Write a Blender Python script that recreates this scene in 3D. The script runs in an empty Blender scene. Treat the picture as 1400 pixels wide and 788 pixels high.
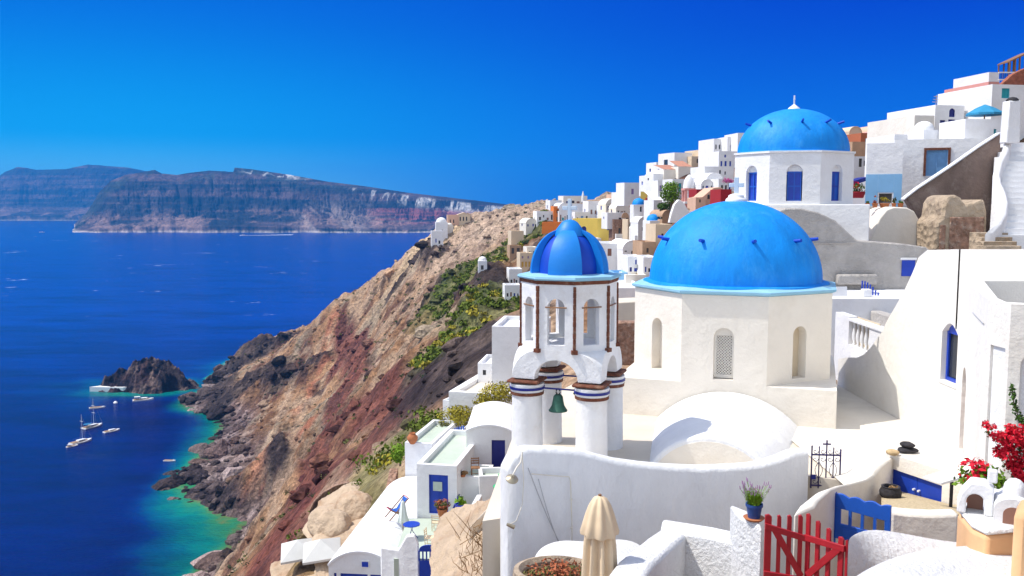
import bpy, math, random
import numpy as np
from mathutils import Vector, Matrix
random.seed(7); np.random.seed(7)
sc = bpy.context.scene
R = math.radians
# ------------------------------------------------------------------ camera, sky, sun, exposure
F = 1212.0; PITCH = math.atan(116/F); CP, SP = math.cos(PITCH), math.sin(PITCH)
cam = bpy.data.cameras.new('camera'); cam.sensor_width = 36; cam.lens = 36*F/1400
cam.clip_start = 0.1; cam.clip_end = 90000
camo = bpy.data.objects.new('camera', cam); sc.collection.objects.link(camo)
camo.location = (0, 0, 0); camo.rotation_euler = (math.pi/2-PITCH, 0, 0); sc.camera = camo
EXPO = 0.98
SUN = Vector((-0.53, 0.05, 0.85)).normalized()
world = bpy.data.worlds.new('World'); sc.world = world; world.use_nodes = True
wt = world.node_tree; wt.nodes.clear()
def wn(t, **k):
    n = wt.nodes.new(t)
    for a, b in k.items(): setattr(n, a, b)
    return n
wout = wn('ShaderNodeOutputWorld'); wbg = wn('ShaderNodeBackground'); wbg.inputs['Strength'].default_value = 0.15
sky = wn('ShaderNodeTexSky', sky_type='NISHITA', sun_disc=False)
sky.sun_elevation = math.asin(SUN.z); sky.sun_rotation = math.atan2(SUN.x, SUN.y)
sky.altitude = 110; sky.air_density = 1.0; sky.dust_density = 0.6; sky.ozone_density = 2.0
tc = wn('ShaderNodeTexCoord'); sep = wn('ShaderNodeSeparateXYZ'); wt.links.new(tc.outputs['Generated'], sep.inputs[0])
def wmr(sock, a, b, c=0.0, d=1.0):
    m = wn('ShaderNodeMapRange', interpolation_type='SMOOTHSTEP'); wt.links.new(sock, m.inputs['Value'])
    m.inputs['From Min'].default_value = a; m.inputs['From Max'].default_value = b
    m.inputs['To Min'].default_value = c; m.inputs['To Max'].default_value = d
    return m.outputs['Result']
def wmix(f, a, b, bt='MIX'):
    m = wn('ShaderNodeMix', data_type='RGBA', blend_type=bt)
    if isinstance(f, (int, float)): m.inputs['Factor'].default_value = f
    else: wt.links.new(f, m.inputs['Factor'])
    for i, v in ((6, a), (7, b)):
        if isinstance(v, tuple): m.inputs[i].default_value = (*[c/(.15*2**EXPO) for c in v], 1)
        else: wt.links.new(v, m.inputs[i])
    return m.outputs[2]
# the clear polarised sky to the north: deep blue high and to the east, cyan low in the west
low = wmix(wmr(sep.outputs['X'], -0.45, 0.25), (0.0, 0.44, 0.96), (0.0, 0.17, 0.83))
high = wmix(wmr(sep.outputs['X'], -0.45, 0.45), (0.0, 0.135, 0.74), (0.0, 0.036, 0.62))
pale = wmix(wmr(sep.outputs['X'], -0.42, 0.10), (0.22, 0.72, 0.95), (0.0, 0.17, 0.80))
north = wmix(wmr(sep.outputs['Z'], 0.02, 0.24), low, high)
north = wmix(wmr(sep.outputs['Z'], 0.0, 0.075), pale, north)
infront = wn('ShaderNodeMath', operation='MULTIPLY')
wt.links.new(wmr(sep.outputs['Y'], -0.05, 0.45), infront.inputs[0]); wt.links.new(wmr(sep.outputs['Z'], 0.75, 0.40), infront.inputs[1])
hs = wn('ShaderNodeHueSaturation'); hs.inputs['Saturation'].default_value = .72; wt.links.new(sky.outputs['Color'], hs.inputs['Color'])
wm_ = wn('ShaderNodeMix', data_type='RGBA', blend_type='MULTIPLY'); wm_.inputs['Factor'].default_value = 1; wt.links.new(hs.outputs[0], wm_.inputs[6]); wm_.inputs[7].default_value = (1.12, 1.02, .90, 1)
full = wmix(infront.outputs[0], wm_.outputs[2], north)
wt.links.new(full, wbg.inputs['Color']); wt.links.new(wbg.outputs[0], wout.inputs['Surface'])
sl = bpy.data.lights.new('sun', 'SUN'); sl.energy = 2.3; sl.angle = R(0.55); sl.color = (1.0, 0.95, 0.87)
so = bpy.data.objects.new('sun', sl); sc.collection.objects.link(so); so.rotation_euler = SUN.to_track_quat('Z', 'Y').to_euler(); so.location = (-30, 0, 60)
vs = sc.view_settings; vs.view_transform = 'Standard'; vs.look = 'None'; vs.exposure = EXPO; vs.gamma = 1; vs.use_curve_mapping = False
sc.cycles.max_bounces = 7; sc.cycles.diffuse_bounces = 4; sc.cycles.glossy_bounces = 3; sc.cycles.transmission_bounces = 4
sc.cycles.volume_bounces = 0; sc.cycles.use_denoising = True; sc.cycles.caustics_reflective = False; sc.cycles.caustics_refractive = False
sc.cycles.sample_clamp_indirect = 4
# ------------------------------------------------------------------ helpers
def at(px, py, d):
    u = (px-700)/F; v = (394-py)/F
    y = CP+v*SP; z = -SP+v*CP
    return Vector((u*d/y, d, z*d/y))
def px_of(p):
    yc = p[1]*CP-p[2]*SP; zc = p[1]*SP+p[2]*CP
    return 700+F*p[0]/yc, 394-F*zc/yc
COL = sc.collection
M = {}
def tag(o, label=None, cat=None, group=None, kind=None):
    if label: o['label'] = label
    if cat: o['category'] = cat
    if group: o['group'] = group
    if kind: o['kind'] = kind
    return o
def thing(name, label, cat, loc=(0, 0, 0), rz=0, group=None, scale=1):
    o = bpy.data.objects.new(name, None); COL.objects.link(o)
    o.location = loc; o.rotation_euler = (0, 0, rz); o.scale = (scale,)*3; o.empty_display_size = 0.2
    return tag(o, label, cat, group)
def copy_tree(o, parent=None):
    c = o.copy(); COL.objects.link(c); c.parent = parent
    for ch in list(o.children): copy_tree(ch, c)
    return c
class MB:
    def __init__(s): s.v = []; s.f = []; s.M = None
    def add(s, vs, fs):
        n = len(s.v)
        if s.M is not None: vs = [s.M @ Vector(v) for v in vs]
        s.v += [tuple(v) for v in vs]; s.f += [tuple(i+n for i in f) for f in fs]; return s
    def box(s, x0, x1, y0, y1, z0, z1):
        v = [(x0,y0,z0),(x1,y0,z0),(x1,y1,z0),(x0,y1,z0),(x0,y0,z1),(x1,y0,z1),(x1,y1,z1),(x0,y1,z1)]
        return s.add(v, [(3,2,1,0),(4,5,6,7),(0,1,5,4),(1,2,6,5),(2,3,7,6),(3,0,4,7)])
    def cbox(s, c, sx, sy, sz): return s.box(c[0]-sx/2, c[0]+sx/2, c[1]-sy/2, c[1]+sy/2, c[2]-sz/2, c[2]+sz/2)
    def loft(s, rings, closed=True, caps=True):
        n = len(rings[0]); v = [p for r in rings for p in r]; f = []
        for i in range(len(rings)-1):
            for j in range(n if closed else n-1):
                k = (j+1) % n
                f.append((i*n+j, i*n+k, (i+1)*n+k, (i+1)*n+j))
        if caps: f += [tuple(range(n-1, -1, -1)), tuple(range((len(rings)-1)*n, len(rings)*n))]
        return s.add(v, f)
    def prism(s, poly, z0, z1): return s.loft([[(x, y, z0) for x, y in poly], [(x, y, z1) for x, y in poly]])
    def ext(s, poly, y0, y1):   # polygon in x,z pushed along y (counter-clockwise seen from -y)
        return s.loft([[(x, y1, z) for x, z in poly], [(x, y0, z) for x, z in poly]])
    def hull_wall(s, pts, off, zb):   # wall along top points, thickness vector off, down to zb
        n = len(pts); o = Vector(off)
        a = [Vector(p) for p in pts]; b = [p+o for p in a]
        rings = [[(p.x, p.y, zb), tuple(p), tuple(q), (q.x, q.y, zb)] for p, q in zip(a, b)]
        return s.loft(rings)
    def lathe(s, prof, n=24, c=(0, 0), a0=0, a1=2*math.pi):
        full = abs(a1-a0-2*math.pi) < 1e-6; m = n if full else n+1
        rings = [[(c[0]+r*math.cos(a0+(a1-a0)*j/n), c[1]+r*math.sin(a0+(a1-a0)*j/n), z) for j in range(m)] for r, z in prof]
        return s.loft(rings, closed=full, caps=full)
    def tube(s, pts, r, n=8):
        pts = [Vector(p) for p in pts]; rings = []
        for i, p in enumerate(pts):
            t = (pts[min(i+1, len(pts)-1)]-pts[max(i-1, 0)]).normalized()
            a = t.orthogonal().normalized() if abs(t.z) > .95 else t.cross(Vector((0, 0, 1))).normalized()
            b = t.cross(a); rr = r[i] if isinstance(r, (list, tuple)) else r
            rings.append([p+a*rr*math.cos(2*math.pi*k/n)+b*rr*math.sin(2*math.pi*k/n) for k in range(n)])
        return s.loft(rings)
    def bar(s, p, q, w, h=None):
        return s.tube([p, q], w/1.414 if h is None else w/1.414, 4)
    def panel(s, P0, U, V, w, h, ops, t, inner=False):
        """flat wall face with rectangular or arched openings; t = depth of the reveals"""
        P0, U, V = Vector(P0), Vector(U), Vector(V); N = U.cross(V).normalized()
        us = sorted({0, w, *[o[0] for o in ops], *[o[1] for o in ops]}); vsx = sorted({0, h, *[o[2] for o in ops], *[o[3] for o in ops]})
        P = lambda u, v, k=0: tuple(P0+U*u+V*v-N*k)
        for i in range(len(us)-1):
            for j in range(len(vsx)-1):
                uc, vc = (us[i]+us[i+1])/2, (vsx[j]+vsx[j+1])/2
                if any(o[0] < uc < o[1] and o[2] < vc < o[3] for o in ops): continue
                q = [P(us[i], vsx[j]), P(us[i+1], vsx[j]), P(us[i+1], vsx[j+1]), P(us[i], vsx[j+1])]
                s.add(q, [(0, 1, 2, 3)])
                if inner: s.add([P(a, b, t) for a, b in ((us[i], vsx[j]), (us[i], vsx[j+1]), (us[i+1], vsx[j+1]), (us[i+1], vsx[j]))], [(0, 1, 2, 3)])
        for o in ops:
            u0, u1, v0, v1 = o[:4]; arch = len(o) > 4 and o[4]
            if arch:
                r = (u1-u0)/2; uc = (u0+u1)/2; vr = min(r, v1-v0-.01)
                arc = [(uc-r*math.cos(math.pi*k/12), v1-vr+vr*math.sin(math.pi*k/12)) for k in range(13)]
                for side in (arc[:7], arc[6:]):
                    crn = (u0, v1) if side is not arc[6:] and side[0][0] < uc-1e-6 else (u1, v1)
                    poly = side+[crn]
                    for kk in ([0, t] if inner else [0]):
                        vv = [P(a, b, kk) for a, b in poly]
                        idx = tuple(range(len(vv)))
                        s.add(vv, [idx[::-1] if kk == 0 else idx])
                out = [(u0, v0)]+arc+[(u1, v0)]
            else: out = [(u0, v0), (u0, v1), (u1, v1), (u1, v0)]
            n = len(out)
            for k in range(n):
                a, b = out[k], out[(k+1) % n]
                s.add([P(*a), P(*b), P(*b, t), P(*a, t)], [(0, 1, 2, 3)])
        return s
    def build(s, name, mat, parent=None, smooth=None, bevel=0, seg=2, sub=0):
        me = bpy.data.meshes.new(name); me.from_pydata(s.v, [], s.f); me.validate()
        me.materials.append(M[mat] if isinstance(mat, str) else mat)
        o = bpy.data.objects.new(name, me); COL.objects.link(o)
        if parent: o.parent = parent
        if smooth or bevel:
            me.shade_smooth(); me.set_sharp_from_angle(angle=R(smooth or 40))
        if bevel:
            b = o.modifiers.new('bevel', 'BEVEL'); b.width = bevel; b.segments = seg; b.limit_method = 'ANGLE'; b.angle_limit = R(35); b.harden_normals = False
        return o
def single(mb, name, mat, label, cat, group=None, kind=None, **k): return tag(mb.build(name, mat, **k), label, cat, group, kind)
# ------------------------------------------------------------------ materials
def mat(name, base, rough=.8, var=.0, vscale=1.0, bump=0.0, bscale=8.0, spec=.3, stain=None, sscale=.6, samt=.4, metallic=0, coord='pos', bdist=.02, detail=6, stretch=None, vor=0):
    m = bpy.data.materials.new(name); m.use_nodes = True; nt = m.node_tree; p = nt.nodes['Principled BSDF']
    p.inputs['Roughness'].default_value = rough; p.inputs['Specular IOR Level'].default_value = spec; p.inputs['Metallic'].default_value = metallic
    L = nt.links.new
    g = nt.nodes.new('ShaderNodeNewGeometry').outputs['Position'] if coord == 'pos' else nt.nodes.new('ShaderNodeTexCoord').outputs['Object']
    if stretch:
        mp = nt.nodes.new('ShaderNodeMapping'); mp.inputs['Scale'].default_value = stretch; L(g, mp.inputs[0]); g2 = mp.outputs[0]
    else: g2 = g
    def noise(sc_, det=detail, rg=.6, src=g):
        n = nt.nodes.new('ShaderNodeTexNoise'); n.inputs['Scale'].default_value = sc_; n.inputs['Detail'].default_value = det; n.inputs['Roughness'].default_value = rg
        L(src, n.inputs['Vector']); return n.outputs['Fac']
    def rng(sock, a, b, c, d):
        r = nt.nodes.new('ShaderNodeMapRange'); L(sock, r.inputs[0])
        for i, x in enumerate((a, b, c, d)): r.inputs[i+1].default_value = x
        return r.outputs[0]
    def mix(f, a, b, bt='MIX'):
        n = nt.nodes.new('ShaderNodeMix'); n.data_type = 'RGBA'; n.blend_type = bt
        if isinstance(f, float): n.inputs[0].default_value = f
        else: L(f, n.inputs[0])
        for i, x in ((6, a), (7, b)):
            if isinstance(x, tuple): n.inputs[i].default_value = (*x, 1)
            else: L(x, n.inputs[i])
        return n.outputs[2]
    col = tuple(base)
    if var:
        dark = tuple(c*(1-var) for c in base); lite = tuple(min(1, c*(1+var*.6)) for c in base)
        col = mix(rng(noise(vscale, src=g2), .3, .7, 0, 1), dark, lite)
    if stain: col = mix(rng(noise(sscale, 8, .7, src=g2), .52, .72, 0, samt), col, tuple(stain))
    if isinstance(col, tuple): p.inputs['Base Color'].default_value = (*col, 1)
    else: L(col, p.inputs['Base Color'])
    if bump:
        b = nt.nodes.new('ShaderNodeBump'); b.inputs['Strength'].default_value = bump; b.inputs['Distance'].default_value = bdist
        h = noise(bscale, 8, .65, src=g2)
        if vor:
            v = nt.nodes.new('ShaderNodeTexVoronoi'); v.inputs['Scale'].default_value = vor; L(g2, v.inputs['Vector'])
            ad = nt.nodes.new('ShaderNodeMath'); ad.operation = 'ADD'; L(h, ad.inputs[0]); L(v.outputs['Distance'], ad.inputs[1]); h = ad.outputs[0]
        L(h, b.inputs['Height']); L(b.outputs[0], p.inputs['Normal'])
    M[name] = m; return m
W_ = (.80, .80, .81)
mat('white', W_, .85, .06, .9, .5, 2.6, stain=(.58, .56, .52), samt=.3, bdist=.09)
mat('white_near', (.79, .795, .81), .85, .07, 1.2, .6, 3.2, stain=(.62, .62, .62), samt=.3, sscale=.8, bdist=.09, stretch=(1.2, 1.2, .6))
mat('white_rough', (.79, .79, .79), .9, .08, 2, 1.0, 13, bdist=.06, stain=(.62, .61, .58), samt=.2)
mat('cream_plaster', (.79, .74, .66), .85, .06, .8, .5, 3, stain=(.58, .50, .40), samt=.38, bdist=.07)
mat('cream_wall', (.62, .52, .38), .85, .08, .8, .5, 6, stain=(.5, .38, .25), samt=.4)
mat('tower_white', (.785, .79, .805), .85, .07, 1.3, .6, 4, stain=(.56, .51, .45), samt=.42, sscale=1.5, bdist=.06)
mat('dome_blue', (.0, .25, .76), .6, .16, 1.6, .6, 4, spec=.3, stain=(.06, .37, .80), samt=.6, sscale=1.1, bdist=.05, stretch=(1.3, 1.3, .55))
mat('dome_dark', (.0, .055, .48), .5, .1, 2, .3, 6, spec=.4)
mat('dome_lite', (.0, .20, .66), .5, .08, 2, .3, 6, spec=.4)
mat('ledge_blue', (.26, .50, .66), .8, .08, 2, .3, 8)
mat('cross_white', (.55, .66, .76), .7, .05, 3, .2, 8)
mat('rust_stone', (.16, .055, .032), .9, .45, 9, .8, 20, stain=(.36, .25, .17), sscale=7, samt=.6)
mat('floor_white', (.70, .66, .59), .9, .1, .9, .4, 6, stain=(.52, .46, .38), samt=.4)
mat('warm_white', (.80, .77, .715), .85, .05, .9, .5, 2.6, stain=(.60, .52, .42), samt=.3, bdist=.09)
mat('blue_paint', (.01, .05, .42), .42, .12, 4, .15, 12, spec=.45)
mat('gate_blue', (.01, .10, .52), .45, .1, 4, .15, 12, spec=.45)
mat('navy', (.012, .02, .20), .5, .15, 3, .1, 12, spec=.4)
mat('door_sky', (.16, .34, .60), .6, .12, 4, .15, 12)
mat('sky_plaster', (.24, .48, .74), .8, .08, 1.2, .3, 8)
mat('red_paint', (.38, .012, .02), .45, .15, 5, .2, 14, spec=.45)
mat('iron_purple', (.03, .02, .10), .5, .1, 8, .1, 20)
mat('iron_black', (.02, .02, .024), .6, .1, 8, .1, 20)
mat('bronze_green', (.035, .12, .085), .55, .35, 9, .3, 20, metallic=.35, spec=.5)
mat('dark_glass', (.03, .035, .045), .15, .2, 4, 0, 4, spec=.6)
mat('lattice_white', (.74, .71, .66), .7, .05, 6, .2, 20)
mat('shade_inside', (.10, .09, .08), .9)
mat('wood', (.26, .13, .06), .6, .25, 6, .3, 20, stretch=(1, 1, .2))
mat('terracotta', (.42, .15, .06), .8, .15, 6, .3, 15)
mat('terracotta_roof', (.46, .22, .15), .85, .12, 2, .3, 8)
mat('canvas_cream', (.72, .56, .38), .9, .10, 3, .2, 10)
mat('canvas_white', (.60, .60, .58), .9, .05, 2, .2, 10)
mat('canvas_pale', (.66, .70, .66), .9, .05, 3, .2, 10)
mat('canvas_blue', (.03, .25, .45), .8, .1, 3, .2, 10)
mat('canvas_red', (.30, .02, .03), .8, .1, 3, .2, 10)
mat('canvas_orange', (.70, .30, .04), .8, .1, 3, .2, 10)
mat('mint_floor', (.47, .54, .45), .85, .08, .9, .2, 8, stain=(.60, .62, .56), samt=.4)
mat('pool', (.05, .45, .45), .15, .1, 1, .1, 3, spec=.5)
mat('paving', (.66, .59, .49), .9, .12, .6, .35, 9, stain=(.46, .38, .28), samt=.4)
mat('brown_paving', (.34, .26, .20), .9, .2, 1, .5, 9)
mat('gravel_mat', (.52, .42, .27), .95, .3, 22, 1.0, 40)
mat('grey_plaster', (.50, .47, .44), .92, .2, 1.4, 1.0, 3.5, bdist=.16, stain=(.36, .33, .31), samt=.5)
mat('brown_wall', (.235, .17, .14), .95, .3, .8, 1.0, 4, bdist=.1, stain=(.40, .33, .28), sscale=1.2, samt=.6)
mat('ruin_stone', (.46, .36, .26), .95, .25, 1.2, 1.0, 3.5, bdist=.15, stain=(.17, .12, .09), sscale=.9, samt=.8, vor=3)
mat('field_stone', (.34, .20, .14), .95, .5, 4, 1.0, 3, bdist=.12, vor=4, stain=(.58, .50, .42), sscale=3, samt=.7)
mat('red_brick', (.36, .12, .07), .9, .35, 3, .8, 6, bdist=.08, vor=4)
mat('cave_rock', (.54, .41, .29), .95, .2, .5, .9, 2.2, bdist=.25, stain=(.34, .17, .08), sscale=.35, samt=.75)
mat('peach', (.70, .42, .22), .85, .12, 2, .4, 8)
mat('yellow_wall', (.80, .60, .13), .85, .06, .5, .2, 4)
mat('orange_wall', (.66, .19, .035), .85, .08, .5, .2, 4)
mat('pink_wall', (.66, .30, .26), .85, .06, .5, .2, 4)
mat('salmon_wall', (.66, .42, .30), .85, .08, .5, .2, 4)
mat('lilac_wall', (.48, .27, .30), .85, .08, .5, .2, 4)
mat('rust_wall', (.42, .13, .06), .85, .08, .5, .2, 4)
mat('beige_wall', (.66, .53, .38), .85, .08, .5, .2, 4)
mat('tan_wall', (.46, .30, .19), .9, .15, 1.5, .5, 4)
mat('crimson_wall', (.33, .02, .025), .85, .08, .5, .2, 4)
mat('lilac_door', (.30, .22, .42), .6); mat('brown_door', (.28, .14, .10), .6, .1, 4)
mat('teal_paint', (.03, .36, .42), .6, .1, 4); mat('yellow_paint', (.62, .38, .06), .6, .1, 4)
mat('red_flower', (.68, .008, .03), .7, .4, 14); mat('pink_flower', (.55, .10, .30), .7, .3, 14); mat('lavender', (.42, .24, .42), .7, .3, 14)
mat('leaf_green', (.06, .13, .02), .75, .55, 3, spec=.2); mat('leaf_bright', (.15, .27, .015), .75, .45, 3, spec=.2)
mat('scrub_green', (.115, .155, .018), .8, .5, 1.5, spec=.15)
mat('leaf_yellow', (.34, .29, .03), .8, .4, 2.2, spec=.2); mat('leaf_dark', (.03, .06, .018), .75, .5, 2, spec=.2)
mat('leaf_olive', (.13, .13, .04), .8, .5, 1.2, spec=.2); mat('dry_twig', (.30, .18, .08), .9, .3, 6)
mat('cactus_grey', (.50, .58, .50), .8, .1, 3); mat('stone_dark', (.035, .032, .036), .8, .5, 12, .8, 20); mat('stone_tan', (.5, .36, .2), .9, .3, 10, .5, 20)
mat('pot_blue', (.02, .06, .22), .4, .15, 6, spec=.5); mat('pot_cobalt', (.01, .03, .40), .35, .1, 6, spec=.5); mat('plastic_green', (.02, .42, .16), .4)
mat('metal', (.42, .36, .26), .4, .2, 6, metallic=.6); mat('grey_line', (.42, .42, .44), .6); mat('pipe_white', (.70, .66, .58), .6)
mat('boat_white', (.82, .82, .82), .35, spec=.5); mat('boat_blue', (.02, .10, .42), .5); mat('boat_wood', (.35, .22, .12), .6); mat('foam', (.75, .80, .84), .7, .1, .5)
mat('soil', (.14, .08, .05), 1, .4, 5, .6, 14)
mat('bark', (.14, .10, .07), .9, .3, 6, .6, 14)
# ------------------------------------------------------------------ terrain of the caldera slope
SEA = -110.0
class VN:
    def __init__(s, seed): s.t = np.random.RandomState(seed).rand(256, 256)
    def __call__(s, x, y):
        xi = np.floor(x).astype(int); yi = np.floor(y).astype(int); fx = x-xi; fy = y-yi
        fx = fx*fx*(3-2*fx); fy = fy*fy*(3-2*fy); t = s.t; a = xi & 255; b = yi & 255; c = (xi+1) & 255; d = (yi+1) & 255
        return (t[a, b]*(1-fx)+t[c, b]*fx)*(1-fy)+(t[a, d]*(1-fx)+t[c, d]*fx)*fy
vn = [VN(i+3) for i in range(9)]
def fbm(x, y, o=5, g=.5, k=0):
    r = 0; a = 1; t = 0
    for i in range(o):
        r = r+a*vn[(i+k) % 9](x*2**i+17.3*i, y*2**i+5.1*i); t += a; a *= g
    return r/t
def ridged(x, y, o=5, g=.5, k=0):
    r = 0; a = 1; t = 0
    for i in range(o):
        r = r+a*(1-np.abs(2*vn[(i+k) % 9](x*2**i+9.7*i, y*2**i+3.3*i)-1)); t += a; a *= g
    return r/t
coast_px = [(275,778),(313,750),(317,725),(300,703),(266,682),(240,660),(253,643),(275,622),(300,596),(302,579),(287,566),(253,559),(247,553),(262,538),(292,527),(300,508)]
def sea_pt(px, py):
    lo, hi = 50., 9000.
    for _ in range(60):
        m = (lo+hi)/2
        if at(px, py, m).z > SEA: lo = m
        else: hi = m
    return at(px, py, lo)
coast = [(-93., 150.), (-96., 200.), (-92., 235.)]+[tuple(sea_pt(*c)[:2]) for c in coast_px]+[(-196., 625.), (-168., 668.), (-120., 690.), (-60., 680.), (0., 690.), (70., 670.), (160., 640.), (260., 660.), (420., 640.)]
coast = np.array(coast)
ctl = [(p[0], p[1], SEA-1.5) for p in coast]
for a, b in zip(coast[:-1], coast[1:]):                     # a little offshore: sea bed
    t = (b-a)/np.linalg.norm(b-a); n = np.array([-t[1], t[0]]); q = (a+b)/2+n*22
    ctl.append((q[0], q[1], SEA-7))
cp = [(340,476,560),(318,492,560),(385,462,580),(300,512,545),(420,460,560),(460,432,500),(470,412,480),(520,384,460),(565,345,440),(590,312,425),(620,304,420),(680,292,410),(735,284,420),
 (560,400,400),(500,450,430),(430,500,440),(400,540,420),(340,545,450),(330,600,385),(330,650,345),(345,700,302),(400,600,360),(450,550,350),(500,500,330),(560,450,300),(620,400,280),
 (650,345,330),(700,325,320),(600,350,400),(690,380,230),(650,450,180),(600,500,170),(550,550,160),(500,600,150),(450,650,150),(400,700,160),(355,770,200),(310,788,242),
 (400,640,240),(350,640,310),(450,600,230),(520,540,220),(420,745,95),(435,700,80),(520,640,72),(540,600,76),(600,545,90),(650,500,90),(690,440,110),
 (700,400,190),(760,380,200),(830,420,120),(860,385,235),(800,338,250),(850,318,262),(900,315,228),(930,295,172),(990,262,172),(1000,232,172),(900,250,222),(850,275,272),(780,302,320),(740,330,290),(960,300,120),
 (700,520,58),(640,565,60)]
for c in cp: ctl.append(tuple(at(*c)))
ctl += [(-14,46,-25), (-7,46,-18), (-20,46,-36), (-16,38,-30), (-4,36,-17), (-14,28,-30), (12,85,-16), (10,68,-13), (18,100,-18), (14,98,-16), (18,110,-17), (16,88,-14), (12,140,-20), (8,110,-19), (20,150,-13), (28,200,-11), (20,200,-14), (-22,90,-40), (-2,28,-13), (-2,18,-8.6), (-20,60,-31), (-30,60,-45), (-30,40,-50), (-24,20,-46), (-50,100,-64), (-60,60,-78), (-60,20,-80),
 (4,20,-10), (9,26,-9), (6,12,-9), (0,10,-9), (0,0,-9), (10,12,-8.6), (12,20,-8), (16,32,-5.0), (15,40,-4.4), (22,40,-4), (22,48,-3.4), (28,52,-2.2), (30,60,.0), (34,62,2.5), (36,66,4.5), (45,75,8.5), (40,92,4), (22,90,-12), (24,112,-11), (50,100,9.5), (26,14,-4), (40,40,4), (60,50,13), (60,90,15), (90,120,14), (100,60,24), (10,60,-9.5), (10,45,-8),
 (70,175,9), (85,215,7), (70,250,7), (60,300,3), (60,350,1), (80,420,-4), (130,300,5), (150,200,12), (250,250,15), (80,200,7), (95,200,7), (75,150,6.5), (90,150,8), (110,250,6), (250,100,34), (250,400,12), (30,420,-1.5), (30,470,-14), (-10,460,-16), (-50,470,-38), (-100,520,-68), (-140,560,-88), (150,450,0), (250,520,-30), (0,560,-70), (100,550,-62), (-60,600,-88), (-100,610,-95), (-150,590,-86), (20,620,-92), (200,590,-75), (400,400,15), (400,100,40), (400,560,-50)]
# footings of the hillside houses: the ground passes under every one of them
HB = [(40,104,6.6),(40,100,6.3),(43,106,6.7),(43,102,6.5),(38,200,7.2),(34,205,6.4),(34,196,6.7),(34,188,5.4),(37,190,5.7),(40,192,7.8),(43,198,8.1),(44,190,8.7),(42,172,6.4),(45,180,9.7),(46,178,10.6),(37,160,3.7),(34,150,2.7),(35,146,1.9),(31,178,2.0),(32,190,4.3),(32,172,2.0),(33,236,1.2),(30,246,0.4),(35,218,1.8),(33,212,0.3),(34,200,-1.0),(35,240,-3.1),(35,225,-0.9),(34,205,-3.7),(30,138,0.2),(32,134,-0.2),(27,128,-0.2),(30,182,-7.8),(31,178,-4.7),(28,190,-7.8),(29,168,-7.4),(21,300,-1.0),(20,285,-5.6),(16,278,-7.7),(27,280,-5.0),(28,268,-4.8),(30,262,-3.4),(32,256,-4.2),(31,250,-5.3),(21,252,-10.8),(26,246,-10.1),(31,242,-9.1),(27,176,-10.7),(24,215,-17.7),(28,210,-14.5),(27,192,-15.8),(28,178,-15.0),(24,168,-16.6),(21,172,-17.0),(18,140,-16.4),(12,268,-9.7),(14,276,-6.8),(11,284,-6.5),(6,288,-8.5),(2,282,-13.7),(1,270,-15.8),(4,240,-18.2),(6,248,-15.1),(1,180,-17.8),(0,160,-17.7),(-9,262,-20.3),(-32,405,-17.3),(-33,398,-19.6),(-28,402,-14.5),(-28,415,-10.9),(-22,412,-9.8)]
HBA = np.array(HB, float)
ctl = [c for c in ctl if c[1] <= 95 or np.hypot(HBA[:, 0]-c[0], HBA[:, 1]-c[1]).min() >= 28]
ctl += [(x, y, z-.4) for x, y, z in HB]+[(x, y+7, z+.2) for x, y, z in HB]+[(x*(1-9/y), y-9, z-1.6) for x, y, z in HB]
ctl = np.array(ctl, float)
def tps_fit(P, lam):
    X = P[:, :2]/100; n = len(X); d2 = ((X[:, None]-X[None])**2).sum(-1); K = np.where(d2 > 0, .5*d2*np.log(np.maximum(d2, 1e-12)), 0)
    A = np.zeros((n+3, n+3)); A[:n, :n] = K+lam*np.eye(n); A[:n, n] = 1; A[:n, n+1:] = X; A[n:, :n] = A[:n, n:].T
    return X, np.linalg.solve(A, np.r_[P[:, 2], 0, 0, 0])
TPX, TPW = tps_fit(ctl, 4e-4)
def base_h(x, y):
    s = np.shape(x); q = np.c_[np.ravel(x), np.ravel(y)]/100; out = np.empty(len(q))
    for i in range(0, len(q), 20000):
        d2 = ((q[i:i+20000, None]-TPX[None])**2).sum(-1); out[i:i+20000] = np.where(d2 > 0, .5*d2*np.log(np.maximum(d2, 1e-12)), 0)@TPW[:-3]+TPW[-3]+q[i:i+20000]@TPW[-2:]
    return out.reshape(s)
def sstep(a, b, x): t = np.clip((x-a)/(b-a), 0, 1); return t*t*(3-2*t)
def seg_dist(x, y, pts):
    d = np.full(np.shape(x), 1e9)
    for (ax, ay), (bx, by) in zip(pts[:-1], pts[1:]):
        ux, uy = bx-ax, by-ay; t = np.clip(((x-ax)*ux+(y-ay)*uy)/(ux*ux+uy*uy+1e-9), 0, 1)
        d = np.minimum(d, np.hypot(x-ax-t*ux, y-ay-t*uy))
    return d
def hit(px, py, f=base_h):                                  # where a sight line of the survey meets the smooth slope
    ds = np.concatenate([np.linspace(25, 150, 240), np.linspace(150.5, 700, 500)]); v = at(px, py, 1.0); zz = v.z*ds
    g = f(v.x*ds, ds); k = np.argmax(zz < g)
    return (v.x*ds[k], ds[k]) if zz[k] < g[k] else (v.x*400, 400.)
def poly(*pp): return [hit(*p) for p in pp]
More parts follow.
